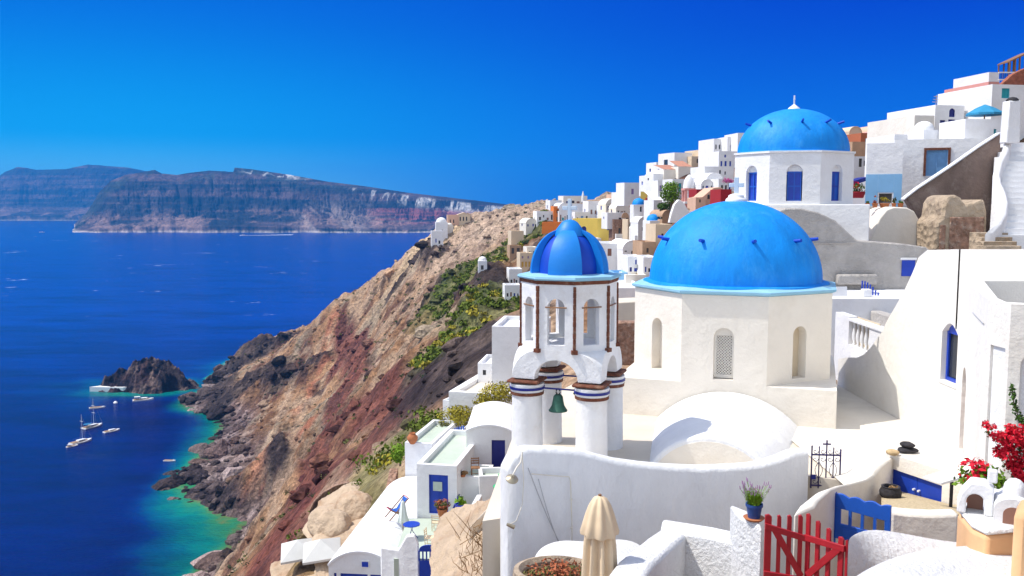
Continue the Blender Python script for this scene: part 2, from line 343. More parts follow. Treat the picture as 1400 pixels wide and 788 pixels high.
BANDS = {
 'red': [(poly((492,470),(486,505),(470,545),(450,580),(436,615),(424,655),(410,700),(392,745),(372,786)), 4.6), (poly((470,560),(520,555),(560,560)), 5), (poly((468,400),(474,440),(484,490),(488,520)), 4.5)],
 'orange': [(poly((462,430),(456,480),(440,520),(405,565)), 3.5), (poly((352,640),(335,660),(322,668)), 6), (poly((355,770),(340,788)), 8), (poly((470,535),(440,560),(420,600)), 3)],
 'black': [(poly((300,520),(330,500),(360,480),(380,472)), 17), (poly((330,535),(365,515),(395,520),(430,515)), 10), (poly((255,553),(275,548)), 9), (poly((585,428),(612,395)), 7), (poly((600,505),(640,520),(660,500)), 6), (poly((640,420),(655,440)), 4), (poly((540,350),(575,355),(600,360)), 5), (poly((300,535),(300,575),(280,610)), 8), (poly((245,655),(270,680),(300,700)), 9), (poly((375,620),(385,650)), 4)],
 'green': [(poly((612,410),(630,395),(655,372),(680,360),(700,352)), 12), (poly((655,462),(670,430),(690,430)), 9), (poly((600,585),(570,600),(545,620),(525,640),(520,660)), 4.5), (poly((640,375),(622,400)), 9)],
 'cream': [(poly((565,350),(590,325),(610,310)), 12), (poly((330,735),(325,760)), 5), (poly((350,610),(345,640)), 5), (poly((540,380),(600,340)), 7)]}
def band(x, y, key, soft=.5):
    wx = x+14*(fbm(x/22, y/22, 4, k=2)-.5); wy = y+14*(fbm(x/22+50, y/22, 4, k=4)-.5); m = np.zeros(np.shape(x))
    for pts, w in BANDS[key]: m = np.maximum(m, 1-sstep(w*(1-soft), w*(1+soft), seg_dist(wx, wy, pts)))
    return m
def noise_h(x, y):
    near = sstep(80, 230, y)*sstep(40, -5, x-.05*y)*.95+.05
    village = sstep(-10, 25, x-(y-60)*.06)*(y < 420)
    amp = near*(1-.95*village)
    s = y*.80+x*.60; t = -y*.60+x*.80                       # along the coast, down the slope
    gul = ridged(s/42, t/170, 3, .5, 1)
    h = sstep(66, 90, y)*(1-.97*village)*1.5*(ridged(x/4.2, y/4.2, 4, .6, 2)-.6)+amp*(8*(gul-.62)+8*(fbm(x/45, y/45, 3, .5, 2)-.5)+10*(ridged(x/22, y/22, 5, .58, 3)-.6)+3.6*(ridged(x/7, y/7, 3, .6, 5)-.6))
    blk = band(x, y, 'black'); red = band(x, y, 'red')
    h += amp*(blk*(7.5*(ridged(x/10, y/10, 5, .6, 6)-.42)+2.0)+red*3.0*(ridged(x/5, y/5, 4, .65, 7)-.55))
    return h
def ground_h(x, y):
    x = np.asarray(x, float); y = np.asarray(y, float)
    b = base_h(x, y); fade = .25+.75*sstep(SEA, SEA+14, b)
    carve = 3.2*sstep(33, 38, y)*sstep(66, 58, y)*sstep(-15, -11, x)*sstep(3, 0, x)
    n = noise_h(x, y); out = b+n*fade-carve
    return out
def gz(x, y): return float(ground_h(np.array([x]), np.array([y]))[0])
xs = np.concatenate([np.linspace(-330, -216, 24), np.linspace(-214, 40, 380), np.linspace(42, 110, 46), np.linspace(115, 400, 30)])
ys = np.concatenate([np.linspace(-60, 20, 14), np.linspace(22, 130, 110), np.linspace(131, 470, 380), np.linspace(472, 700, 120)])
GX, GY = np.meshgrid(xs, ys); GZ = ground_h(GX, GY)
def grid_mesh(name, X, Y, Z, mat_, cols=None, keep=None):
    ny, nx = X.shape; me = bpy.data.meshes.new(name)
    V = np.c_[X.ravel(), Y.ravel(), Z.ravel()]
    i = np.arange(ny*nx).reshape(ny, nx); Fq = np.stack([i[:-1, :-1], i[:-1, 1:], i[1:, 1:], i[1:, :-1]], -1).reshape(-1, 4)
    if keep is not None: Fq = Fq[keep[Fq].any(1)]
    me.from_pydata(V.tolist(), [], Fq.tolist()); me.shade_smooth()
    for nm, c in (cols or {}).items():
        a = me.color_attributes.new(nm, 'FLOAT_COLOR', 'POINT'); c4 = np.ones((len(V), 4), np.float32); c4[:, :c.shape[1]] = c; a.data.foreach_set('color', c4.ravel())
    me.materials.append(mat_); o = bpy.data.objects.new(name, me); COL.objects.link(o); return o
def rock_mat(name, bump=1.0, dist=.6, s1=.35, s2=2.2, amt=.45):
    m = bpy.data.materials.new(name); m.use_nodes = True; nt = m.node_tree; p = nt.nodes['Principled BSDF']; L = nt.links.new; N = nt.nodes.new
    p.inputs['Roughness'].default_value = .95; p.inputs['Specular IOR Level'].default_value = .15
    g = N('ShaderNodeNewGeometry').outputs['Position']; a = N('ShaderNodeVertexColor'); a.layer_name = 'rock'
    def noise(s, d=8):
        n = N('ShaderNodeTexNoise'); n.inputs['Scale'].default_value = s; n.inputs['Detail'].default_value = d; n.inputs['Roughness'].default_value = .68; L(g, n.inputs['Vector']); return n.outputs['Fac']
    r = N('ShaderNodeMapRange'); L(noise(s1), r.inputs[0]); r.inputs[1].default_value = .3; r.inputs[2].default_value = .7; r.inputs[3].default_value = 1-amt; r.inputs[4].default_value = 1+amt*1.25
    r2 = N('ShaderNodeMapRange'); L(noise(s2), r2.inputs[0]); r2.inputs[1].default_value = .35; r2.inputs[2].default_value = .65; r2.inputs[3].default_value = .55; r2.inputs[4].default_value = 1.5
    mu = N('ShaderNodeMath'); mu.operation = 'MULTIPLY'; L(r.outputs[0], mu.inputs[0]); L(r2.outputs[0], mu.inputs[1])
    vm = N('ShaderNodeVectorMath'); vm.operation = 'SCALE'; L(a.outputs['Color'], vm.inputs[0]); L(mu.outputs[0], vm.inputs['Scale']); L(vm.outputs[0], p.inputs['Base Color'])
    b = N('ShaderNodeBump'); b.inputs['Strength'].default_value = bump; b.inputs['Distance'].default_value = dist
    v = N('ShaderNodeTexVoronoi'); v.inputs['Scale'].default_value = s2*.35; L(g, v.inputs['Vector'])
    ad = N('ShaderNodeMath'); ad.operation = 'ADD'; L(noise(s1*1.5), ad.inputs[0]); L(v.outputs['Distance'], ad.inputs[1]); L(ad.outputs[0], b.inputs['Height']); L(b.outputs[0], p.inputs['Normal'])
    M[name] = m; return m
rock_mat('slope_rock', 1.0, .9, .28, 1.5, .4); rock_mat('islet_rock', 1.0, .9, .3, 1.4, .5); rock_mat('hill_rock', .7, 8, .012, .06, .5)
def lerp(a, b, t): return a+(b-a)*t[..., None]
def slope_colour(x, y, z):
    C = lambda *c: np.array(c, float)
    n1 = fbm(x/30, y/30, 5, .55, 1); n2 = fbm(x/9, y/9, 5, .6, 3); n3 = ridged(x/14, y/14, 5, .6, 5); e = (z-SEA)
    col = lerp(C(.155, .080, .043), C(.30, .178, .10), sstep(.38, .62, n1))
    col = lerp(np.broadcast_to(col, (*x.shape, 3)), C(.10, .048, .034), sstep(.50, .62, n2)*.85)
    col = lerp(col, C(.36, .27, .195), sstep(.60, .75, n3)*.5)
    col = lerp(col, C(.40, .30, .23), sstep(62, 100, e)*sstep(250, 360, y)*.75)
    col = lerp(col, C(.22, .19, .14), sstep(.55, .7, fbm(x/17+9, y/17, 5, .6, 6))*.6)
    crev_shade = ridged(x/11+3, y/11, 5, .65, 8); col = lerp(col, C(.05, .032, .028), sstep(.50, .40, crev_shade)*.8*sstep(10, 25, e))  # crevice shading painted into the rock colour, independent of the relief
    col = lerp(col, C(.44, .32, .20), band(x, y, 'cream')*.8*sstep(.35, .55, n2))
    col = lerp(col, C(.30, .115, .065), band(x, y, 'orange', .9)*.75*sstep(.38, .58, n2))
    col = lerp(col, lerp(C(.15, .05, .038), C(.075, .022, .022), sstep(.4, .6, fbm(x/5, y/5, 4, .6, 4))), band(x, y, 'red')*.9)
    rim = sstep(13, 3, e+4*(n2-.5))*.8
    col = lerp(col, lerp(C(.07, .05, .055), C(.26, .20, .20), sstep(.45, .7, fbm(x/3.5, y/3.5, 4, .6, 2))), rim)
    col = lerp(col, lerp(C(.022, .017, .02), C(.075, .055, .05), sstep(.5, .68, fbm(x/4, y/4, 4, .6, 3))), band(x, y, 'black')*.93*sstep(.30, .5, n3+.1*n2))
    col = lerp(col, C(.09, .12, .03), band(x, y, 'green')*.6)
    return col
cols = slope_colour(GX, GY, GZ).reshape(-1, 3)
tag(grid_mesh('terrain', GX, GY, GZ, M['slope_rock'], {'rock': cols}, keep=(GZ.ravel() > SEA-9)), kind='structure')
# loose rocks and scrub on the slope
def ico():
    import bmesh
    bm = bmesh.new(); bmesh.ops.create_icosphere(bm, subdivisions=2, radius=1); V = np.array([v.co[:] for v in bm.verts]); Fc = np.array([[v.index for v in f.verts] for f in bm.faces]); bm.free(); return V, Fc
IV, IF = ico()
def scatter_rocks(name, pts, rad, colr, seed, m='slope_rock'):
    r = np.random.RandomState(seed); VV, FF, CC = [], [], []
    for i, ((x, y, z), a, c) in enumerate(zip(pts, rad, colr)):
        ph = r.rand(6)*6.28; v = IV*(1+.22*np.sin(IV[:, [1, 2, 0]]*2.6+ph[:3])+.16*np.sin(IV[:, [2, 0, 1]]*4.7+ph[3:])); v = v*np.array([1+.5*r.rand(), 1+.4*r.rand(), .65+.35*r.rand()])*a
        t = r.rand()*6.28; v = np.c_[v[:, 0]*np.cos(t)-v[:, 1]*np.sin(t), v[:, 0]*np.sin(t)+v[:, 1]*np.cos(t), v[:, 2]]
        FF.append(IF+len(IV)*i); VV.append(v+[x, y, z]); CC.append(np.repeat([c*(.7+.6*r.rand())], len(IV), 0))
    V = np.concatenate(VV); Fc = np.concatenate(FF); me = bpy.data.meshes.new(name); me.from_pydata(V.tolist(), [], Fc.tolist())
    at_ = me.color_attributes.new('rock', 'FLOAT_COLOR', 'POINT'); c4 = np.ones((len(V), 4), np.float32); c4[:, :3] = np.concatenate(CC); at_.data.foreach_set('color', c4.ravel())
    me.materials.append(M[m]); o = bpy.data.objects.new(name, me); COL.objects.link(o); return tag(o, kind='stuff')
rr = np.random.RandomState(5); N_ = 60000; rx = rr.uniform(-215, 40, N_); ry = rr.uniform(66, 600, N_); rz = ground_h(rx, ry); el = rz-SEA
wgt = (.10+.9*(sstep(16, 2, el)*(el > -1.5))+.8*band(rx, ry, 'black')+.30*band(rx, ry, 'red')+.2*sstep(.55, .7, fbm(rx/15, ry/15, 4, .6, 2)))*(el > -2)*(1-(rx > -12+(ry < 120)*8)*(ry < 330))*np.where(ry < 130, .7, 1)*np.clip(250/ry, .4, 1.6)
pick = rr.rand(N_) < wgt*.17; rx, ry, rz, el = rx[pick], ry[pick], rz[pick], el[pick]
rad_ = np.minimum(3.0, .45*rr.rand(len(rx))**-.55)*(1+.5*sstep(12, 2, el))*np.clip((ry-20)/230, .22, 1); rc = slope_colour(rx, ry, rz); rc = np.where((rr.rand(len(rx)) < .35)[:, None], rc*.55, rc*1.1)
scatter_rocks('loose_rocks', np.c_[rx, ry, rz+.1], rad_, rc, 8)
def scatter_scrub(name, n, fn, m, seed, size, nl):
    r = np.random.RandomState(seed); x = r.uniform(-200, 60, n); y = r.uniform(70, 560, n); z = ground_h(x, y); ok = r.rand(n) < fn(x, y, z); x, y, z = x[ok], y[ok], z[ok]
    k = len(x); sz = size*(.5+r.rand(k)); c = np.repeat(np.c_[x, y, z], nl, 0); S = np.repeat(sz, nl)[:, None]
    u = r.normal(size=(k*nl, 3)); u /= np.linalg.norm(u, axis=1)[:, None]; u[:, 2] = np.abs(u[:, 2]); p = c+u*S*np.array([1.1, 1.1, .75])*(r.rand(k*nl, 1)**.5)
    nrm = u+r.normal(size=u.shape)*.6; nrm /= np.linalg.norm(nrm, axis=1)[:, None]; a = np.cross(nrm, r.normal(size=u.shape)); a /= np.linalg.norm(a, axis=1)[:, None]; b = np.cross(nrm, a); q = S*.34*np.where(c[:, 1:2] < 130, .42, .75)
    V = np.stack([p+a*q, p+b*q*.7, p-a*q, p-b*q*.7], 1).reshape(-1, 3); me = bpy.data.meshes.new(name); me.from_pydata(V.tolist(), [], np.arange(len(V)).reshape(-1, 4).tolist()); me.materials.append(M[m])
    o = bpy.data.objects.new(name, me); COL.objects.link(o); return tag(o, kind='stuff')
vil = lambda x, y: (1-(x > -10)*(y < 330)*.97)
scatter_scrub('dry_scrub', 9000, lambda x, y, z: (z-SEA > 16)*(.10+.5*sstep(.5, .68, fbm(x/20, y/20, 4, .6, 6)))*vil(x, y), 'leaf_olive', 3, .75, 36)
scatter_scrub('dark_scrub', 9000, lambda x, y, z: (z-SEA > 12)*(.05+.6*sstep(.55, .7, fbm(x/16+7, y/16, 4, .6, 2))+.3*band(x, y, 'green'))*vil(x, y), 'leaf_dark', 4, .7, 36)
scatter_scrub('green_scrub', 26000, lambda x, y, z: np.minimum(1, band(x, y, 'green', .35)*1.3)*sstep(.22, .42, fbm(x/9, y/9, 4, .6, 1)), 'scrub_green', 6, 1.2, 64)
scatter_scrub('gold_scrub', 26000, lambda x, y, z: band(x, y, 'green', .5)*sstep(.52, .62, fbm(x/13+3, y/13, 3, .6, 4)), 'leaf_yellow', 7, 1.1, 56)
# ------------------------------------------------------------------ sea
islc = sea_pt(205, 531); ISX, ISY = islc.x, islc.y
def islet_h(x, y):
    u = (x-ISX); v = (y-ISY)
    ang = fbm(x/14, y/14, 3, .5, 2)-.5
    r = np.hypot(u/36, v/20)+.55*ang
    core = sstep(1.02, .45, r)
    p = 11.5*np.exp(-((u-1)/11)**2-((v-2)/9)**2)+6.5*np.exp(-((u-13)/8)**2-((v-1)/7)**2)+5*np.exp(-((u+13)/9)**2-((v-2)/7)**2)+4*np.exp(-((u)/20)**2-((v+6)/7)**2)+2.2
    n = 11*(ridged(x/10, y/9, 4, .6, 4)-.55)+4.5*(ridged(x/3.2, y/3.2, 3, .6, 1)-.55)
    return SEA-4+(p+4.6+n)*core
sxs = np.concatenate([-np.geomspace(60000, 420, 26), np.linspace(-400, 10, 180), np.geomspace(20, 60000, 26)])
sys_ = np.concatenate([-np.geomspace(60000, 200, 12), np.linspace(-100, 180, 10), np.linspace(190, 700, 220), np.geomspace(720, 90000, 34)])
SX, SY = np.meshgrid(sxs, sys_); inner = (SX > -420) & (SX < 300) & (SY > 100) & (SY < 760)
dl = np.full(SX.shape, 500.); ix = np.where(inner)
cd = seg_dist(SX[ix], SY[ix], [tuple(c) for c in coast]); gzv = base_h(SX[ix], SY[ix]); cd = np.where(gzv > SEA-1.5, 0, cd)
di = np.maximum(0, np.hypot((SX[ix]-ISX)/1.25, SY[ix]-ISY)-22)*1.0
dl[ix] = cd
wob = fbm(SX/26, SY/26, 4, .55, 5)
# width of the shallows: broad along the cove, narrow elsewhere
wd = 10+15*np.exp(-((SX+125)/28)**2-((SY-318)/38)**2)+26*np.exp(-((SX+118)/25)**2-((SY-275)/30)**2)+14*np.exp(-((SX+150)/25)**2-((SY-400)/40)**2)
sh = np.clip(1-dl/(wd*(.45+1.1*wob)), 0, 1)
shi = np.zeros(SX.shape); shi[ix] = np.clip(1-di/(6+26*wob[ix]*np.where(SX[ix] < ISX-10, 2.4, 1.3)), 0, 1)*np.where(SY[ix] > ISY-22, .78, .5)
gap = np.exp(-((SX+178)/40)**2-((SY-590)/45)**2)*.55
sh = np.maximum(np.maximum(sh, shi), gap*(.5+wob))
seam = bpy.data.materials.new('sea_water'); seam.use_nodes = True; nt = seam.node_tree; p = nt.nodes['Principled BSDF']; L = nt.links.new; N = nt.nodes.new
g = N('ShaderNodeNewGeometry').outputs['Position']; a = N('ShaderNodeVertexColor'); a.layer_name = 'rock'
def cramp(sock, stops):
    r = N('ShaderNodeValToRGB'); el = r.color_ramp.elements
    while len(el) < len(stops): el.new(.5)
    for e, (t, c) in zip(el, stops): e.position = t; e.color = (*c, 1)
    L(sock, r.inputs[0]); return r.outputs[0]
def nz(s, d, st=(1, 1, 1), rg=.6):
    mp = N('ShaderNodeMapping'); mp.inputs['Scale'].default_value = st; L(g, mp.inputs[0]); n = N('ShaderNodeTexNoise'); n.inputs['Scale'].default_value = s; n.inputs['Detail'].default_value = d; n.inputs['Roughness'].default_value = rg; L(mp.outputs[0], n.inputs['Vector']); return n.outputs['Fac']
sx_ = N('ShaderNodeSeparateColor'); L(a.outputs['Color'], sx_.inputs[0])
patch = N('ShaderNodeMath'); patch.operation = 'MULTIPLY_ADD'; L(nz(.12, 5), patch.inputs[0]); patch.inputs[1].default_value = .5; patch.inputs[2].default_value = -.25
ps = N('ShaderNodeMath'); ps.operation = 'MULTIPLY'; L(patch.outputs[0], ps.inputs[0]); L(sx_.outputs[0], ps.inputs[1])
sum_ = N('ShaderNodeMath'); sum_.operation = 'ADD'; L(sx_.outputs[0], sum_.inputs[0]); L(ps.outputs[0], sum_.inputs[1])
depthcol = cramp(sum_.outputs[0], [(0, (.0, .006, .085)), (.28, (.0, .018, .11)), (.55, (.0, .065, .12)), (.78, (.002, .14, .115)), (.93, (.025, .18, .08)), (1, (.10, .16, .06))])
sepp = N('ShaderNodeSeparateXYZ'); L(g, sepp.inputs[0])
swell = nz(.03, 9, (.35, 1, 1), .7); sw = N('ShaderNodeMapRange'); L(swell, sw.inputs[0]); sw.inputs[1].default_value = .35; sw.inputs[2].default_value = .65; sw.inputs[3].default_value = .6; sw.inputs[4].default_value = 1.4
vm = N('ShaderNodeVectorMath'); vm.operation = 'SCALE'; L(depthcol, vm.inputs[0]); L(sw.outputs[0], vm.inputs['Scale'])
# open water, off the lee of the cliff, is lighter and wind-ruffled with whitecaps
off = N('ShaderNodeMapRange'); off.interpolation_type = 'SMOOTHSTEP'; L(sepp.outputs['Y'], off.inputs[0]); off.inputs[1].default_value = 330; off.inputs[2].default_value = 1000
opn = N('ShaderNodeMix'); opn.data_type = 'RGBA'; opn.blend_type = 'ADD'; om = N('ShaderNodeMath'); om.operation = 'MULTIPLY'; L(off.outputs[0], om.inputs[0]); L(sw.outputs[0], om.inputs[1])
L(om.outputs[0], opn.inputs[0]); L(vm.outputs[0], opn.inputs[6]); opn.inputs[7].default_value = (.0, .022, .15, 1)
wc = N('ShaderNodeMath'); wc.operation = 'MULTIPLY'; L(nz(.13, 6, (.30, 1, 1), .7), wc.inputs[0]); L(nz(.012, 4), wc.inputs[1])
wr = N('ShaderNodeMapRange'); L(wc.outputs[0], wr.inputs[0]); wr.inputs[1].default_value = .40; wr.inputs[2].default_value = .44; wo = N('ShaderNodeMath'); wo.operation = 'MULTIPLY'; L(wr.outputs[0], wo.inputs[0]); L(off.outputs[0], wo.inputs[1])
fm = N('ShaderNodeMix'); fm.data_type = 'RGBA'; L(wo.outputs[0], fm.inputs[0]); L(opn.outputs[2], fm.inputs[6]); fm.inputs[7].default_value = (.55, .7, .85, 1)
L(fm.outputs[2], p.inputs['Base Color']); p.inputs['Roughness'].default_value = .22; p.inputs['IOR'].default_value = 1.33; p.inputs['Specular IOR Level'].default_value = .16
bp = N('ShaderNodeBump'); bp.inputs['Strength'].default_value = .5; bp.inputs['Distance'].default_value = .9
bs = N('ShaderNodeMath'); bs.operation = 'ADD'; L(nz(.16, 5, (.5, 1, 1)), bs.inputs[0]); L(nz(.9, 3, (.6, 1, 1)), bs.inputs[1]); L(bs.outputs[0], bp.inputs['Height']); L(bp.outputs[0], p.inputs['Normal'])
M['sea'] = seam
SZ = np.full(SX.shape, SEA)
tag(grid_mesh('sea', SX, SY, SZ, seam, {'rock': np.repeat(sh.reshape(-1, 1), 3, 1)}), kind='structure')
# ------------------------------------------------------------------ islet
iy, ixx = np.meshgrid(np.linspace(ISY-34, ISY+34, 130), np.linspace(ISX-48, ISX+48, 190), indexing='ij')
iz = islet_h(ixx, iy); n1 = fbm(ixx/6, iy/6, 5, .6, 2)
ic = lerp(np.array([.012, .010, .016]), np.array([.06, .036, .038]), sstep(.5, .72, n1)); ic = lerp(ic, np.array([.20, .14, .12]), sstep(.62, .8, ridged(ixx/8, iy/8, 4, .6, 3))*.6)
tag(grid_mesh('islet_terrain', ixx, iy, iz, M['islet_rock'], {'rock': ic.reshape(-1, 3)}, keep=(iz.ravel() > SEA-2)), kind='structure')
# ------------------------------------------------------------------ far islands across the caldera
def far_island(name, prof, d0, depth, white=None, seed=0):
    px = np.array([p[0] for p in prof], float); py = np.array([p[1] for p in prof], float); n = 900; u = np.linspace(px[0], px[-1], n); ridge = np.interp(u, px, py)
    t = np.concatenate([np.linspace(0, 1, 110), np.linspace(1.05, 2.6, 18)]); U, T = np.meshgrid(u, t)
    dd = d0+depth*T+160*(fbm(U/34+seed, T*.8, 4, .5, seed)-.5)*np.clip(1.2-T, 0, 1)
    rav = ridged(U/34+seed*3+.35*fbm(U/50, T*3, 3, .5, 4), T*1.5+U/90, 5, .6, 3); dd = dd+170*(rav-.62)*np.sin(np.pi*np.clip(T*.9+.1, 0, 1))
    X = (U-700)/F*dd; top = (278-ridge)/F*(d0+depth)
    ph = top-SEA
    s = np.clip(T, 0, 1); shape = .08*sstep(0, .04, s)+.92*(.55*s**1.1+.45*sstep(.30, .98, s)); H = ph*shape
    rn = ridged(X/190, T*2.0+seed, 5, .55, 2); H = H*(1+.42*(rn-.62)*np.sin(np.pi*np.clip(s, 0, 1))**.7)
    H = H+26*(ridged(X/45, T*11, 5, .65, 5)-.6)*np.sin(np.pi*np.clip(s, 0, 1))
    H = np.where(T > 1, ph*(1-.10*(T-1))+6*(fbm(X/120, T*3, 4, .5, 3)-.5), H); H = np.where(T > 2.5, -5, H)
    Z = SEA+np.where(T == 0, -2, H); e = (Z-SEA); st = fbm(X/700, e/16, 4, .6, 4); n2 = fbm(X/90, e/40, 5, .6, 1)
    c = lerp(np.array([.014, .014, .017]), np.array([.065, .042, .042]), sstep(.42, .6, st)); c = lerp(c, np.array([.20, .125, .10]), sstep(.53, .64, n2)*sstep(120, 20, e)*.8)
    if white:
        cx = (U > 470)*sstep(470, 560, U); c = lerp(c, np.array([.22, .06, .06]), sstep(.48, .6, st)*cx*sstep(20, 50, e)*sstep(115, 80, e)*.9)
        c = lerp(c, np.array([.24, .19, .17]), sstep(.5, .62, ridged((X+e*2.0)/70, e/300, 4, .6, 6))*sstep(395, 430, U)*sstep(520, 480, U)*sstep(150, 60, e)*.6)
        rel = ph-e; c = lerp(c, np.array([.52, .50, .48]), sstep(.64, .74, ridged(X/38, e/120, 4, .6, 7))*sstep(430, 560, U)*sstep(70, 30, rel)*sstep(8, 20, rel)*(T <= 1)*.9)
        c = lerp(c, np.array([.7, .7, .68]), sstep(.68, .76, ridged(X/60, T*7, 4, .6, 1))*sstep(325, 345, U)*sstep(430, 390, U)*sstep(30, 12, rel)*(T <= 1.2)*.8)
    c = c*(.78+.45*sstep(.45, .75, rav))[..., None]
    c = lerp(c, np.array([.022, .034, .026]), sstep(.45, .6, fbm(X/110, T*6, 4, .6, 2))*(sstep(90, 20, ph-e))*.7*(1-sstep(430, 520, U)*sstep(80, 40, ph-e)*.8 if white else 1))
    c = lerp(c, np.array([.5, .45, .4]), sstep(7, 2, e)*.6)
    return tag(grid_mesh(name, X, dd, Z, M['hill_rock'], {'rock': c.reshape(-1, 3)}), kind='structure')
far_island('hills', [(100,316),(112,300),(125,285),(140,262),(155,248),(175,240),(200,236),(215,233),(225,238),(245,240),(262,237),(290,234),(305,235),(322,236),(324,230),(345,232),(400,240),(450,249),(500,255),(560,264),(620,271),(680,278),(720,283),(745,287)], 3330, 520, white=True, seed=1)
far_island('mountains', [(-120,250),(-60,246),(0,244),(12,236),(30,229),(55,233),(95,232),(125,226),(180,230),(210,236),(260,246),(330,262),(420,275)], 5600, 900, seed=4)

hm = bpy.data.materials.new('haze'); hm.use_nodes = True; hm.node_tree.nodes.clear()
ho = hm.node_tree.nodes.new('ShaderNodeOutputMaterial'); hv = hm.node_tree.nodes.new('ShaderNodeVolumePrincipled'); hv.inputs['Color'].default_value = (.03, .36, 1, 1); hv.inputs['Density'].default_value = .00011; hv.inputs['Anisotropy'].default_value = .2
hm.node_tree.links.new(hv.outputs[0], ho.inputs['Volume']); M['haze'] = hm
tag(MB().box(-7000, 3000, -200, 8000, SEA-9, 300).build('haze', 'haze'), kind='stuff')
# ------------------------------------------------------------------ blue-domed chapel
def octv(r, a0=R(22.5)): return [(r*math.cos(a0+k*math.pi/4-math.pi/2), r*math.sin(a0+k*math.pi/4-math.pi/2)) for k in range(8)]
CH = Vector((7.17, 28.5, 0)); CROT = R(-19)
ch = thing('domed_chapel', 'large white octagonal chapel under a smooth bright blue dome ringed with short pegs', 'church', (CH.x, CH.y, -6.4), CROT)
ZL, ZC = 1.12, 3.72                                        # ledge and cornice heights
ap = 2.98
b = MB(); V8 = octv(3.225)
def hatch(mb, V8, z0, z1, wins, t, inner=False, flush=False):
    for k in range(8):                                      # face k runs from vertex k-1 to k; face 0 looks at -y
        p, q = Vector((*V8[k-1], z0)), Vector((*V8[k], z0)); U = (q-p).normalized(); w = (q-p).length
        zz = z0-(1.4 if flush and k == 0 else 0); p.z = zz
        mb.panel(p, U, (0, 0, 1), w, z1-zz, [(o[0], o[1], o[2]+z0-zz, o[3]+z0-zz, *o[4:]) for o in wins.get(k, [])], t, inner)
WC = 1.233
wins = {0: [(WC-.29, WC+.29, 1.0-.02, 2.52, True)], 1: [(WC-.27, WC+.25, 1.0, 2.55, True)], 7: [(WC-.27, WC+.27, 1.0, 2.62, True)], 2: [(WC-.27, WC+.27, 1.0, 2.6, True)], 6: [(WC-.27, WC+.27, 1.0, 2.6, True)]}
hatch(b, V8, .25, ZC, wins, .32, flush=True)
b.add([(x, y, ZC) for x, y in V8], [tuple(range(8))])
b.build('wall', 'cream_plaster', ch)
# square plinth: front is flush with the drum, so it stands 3 mm proud there
pl = MB(); s = 3.16
f = V8
corner_bl = [(-s, -ap-.004), (f[7][0], -ap-.004), (f[6][0], f[6][1]), (-ap-.004, f[6][1]), (-s, f[6][1])]
for poly_ in ([(-s,-s),(s,-s),(s,s),(-s,s)],): pl.prism([(-s,-ap+.003),(s,-ap+.003),(s,s),(-s,s)], -1.2, ZL)
pl.build('plinth', 'cream_plaster', ch, bevel=.02)
# window infills
fn = Vector((0, -1, 0))
lat = MB(); z0w, z1w = 1.25, 2.74; yy = -ap+.20
lat.box(-.29, .29, yy, yy+.05, z0w, z0w+.10); lat.box(-.29, -.225, yy, yy+.05, z0w+.1, z1w-.09); lat.box(.225, .29, yy, yy+.05, z0w+.1, z1w-.09); lat.box(-.225, .225, yy, yy+.05, z1w-.22, z1w+.03)
win = lat.build('window', 'lattice_white', ch)
gr = MB()
for k in range(-14, 24):
    for sg in (1, -1):
        a = Vector((-.225, yy+.025, z0w+.1+k*.084)); pts = []
        for t in np.linspace(0, 1, 2):
            pts.append(a+Vector((.45*t, 0, sg*.45*t)))
        # clip to the frame
        lo, hi = z0w+.1, z1w-.22
        p0, p1 = pts
        d = p1-p0
        t0, t1 = 0., 1.
        for lim, sgn in ((lo, 1), (hi, -1)):
            f0, f1 = sgn*(p0.z-lim), sgn*(p1.z-lim)
            if f0 < 0 and f1 < 0: t0, t1 = 1, 0
            elif f0 < 0: t0 = max(t0, f0/(f0-f1))
            elif f1 < 0: t1 = min(t1, f0/(f0-f1))
        if t1-t0 > .02: gr.bar(p0+d*t0, p0+d*t1, .022)
gr.build('lattice', 'lattice_white', win)
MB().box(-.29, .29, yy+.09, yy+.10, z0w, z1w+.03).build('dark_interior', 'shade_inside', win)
for k in (1, 7, 2, 6):                                      # blind arched niches
    p, q = Vector((*V8[k-1], 0)), Vector((*V8[k], 0)); U = (q-p).normalized(); Nn = U.cross(Vector((0, 0, 1)))
    m = MB(); c0 = p+U*WC-Nn*.31
    m.add([c0-U*.32+Vector((0, 0, 1.2)), c0+U*.32+Vector((0, 0, 1.2)), c0+U*.32+Vector((0, 0, 2.9)), c0-U*.32+Vector((0, 0, 2.9))], [(0, 1, 2, 3)])
    m.build('niche', 'cream_wall' if k in (1,) else 'cream_plaster', ch)
MB().loft([[(x, y, ZC+.005) for x, y in octv(3.22)], [(x, y, ZC+.06) for x, y in octv(3.34)], [(x, y, ZC+.12) for x, y in octv(3.34)], [(x, y, ZC+.19) for x, y in octv(3.0)]]).build('cornice', 'ledge_blue', ch)
def dome_prof(r, h, z, n=22, skirt=.1):
    return [(r, z-skirt)]+[(r*math.cos(k/n*math.pi/2), z+h*math.sin(k/n*math.pi/2)) for k in range(n)]+[(.01, z+h)]
dm = MB().lathe([(2.93, ZC+.1), (2.90, ZC+.2)]+dome_prof(2.70, 2.52, ZC+.24, skirt=.06)[1:], 72).build('dome', 'dome_blue', ch, smooth=60)
for a in (-86, -48, -10, 27, 63, 100, 140, 180, 222):
    th = R(a-19+10); el = R(31); dv = Vector((math.sin(th)*math.cos(el), -math.cos(th)*math.cos(el), math.sin(el)))
    c = Vector((0, 0, ZC+.26)); p = c+Vector((dv.x*2.65, dv.y*2.65, dv.z*2.48)); q = p+Vector((dv.x, dv.y, .12)).normalized()*.26
    MB().tube([p, q], [.06, .05], 8).build('peg', 'dome_dark', dm, smooth=50)
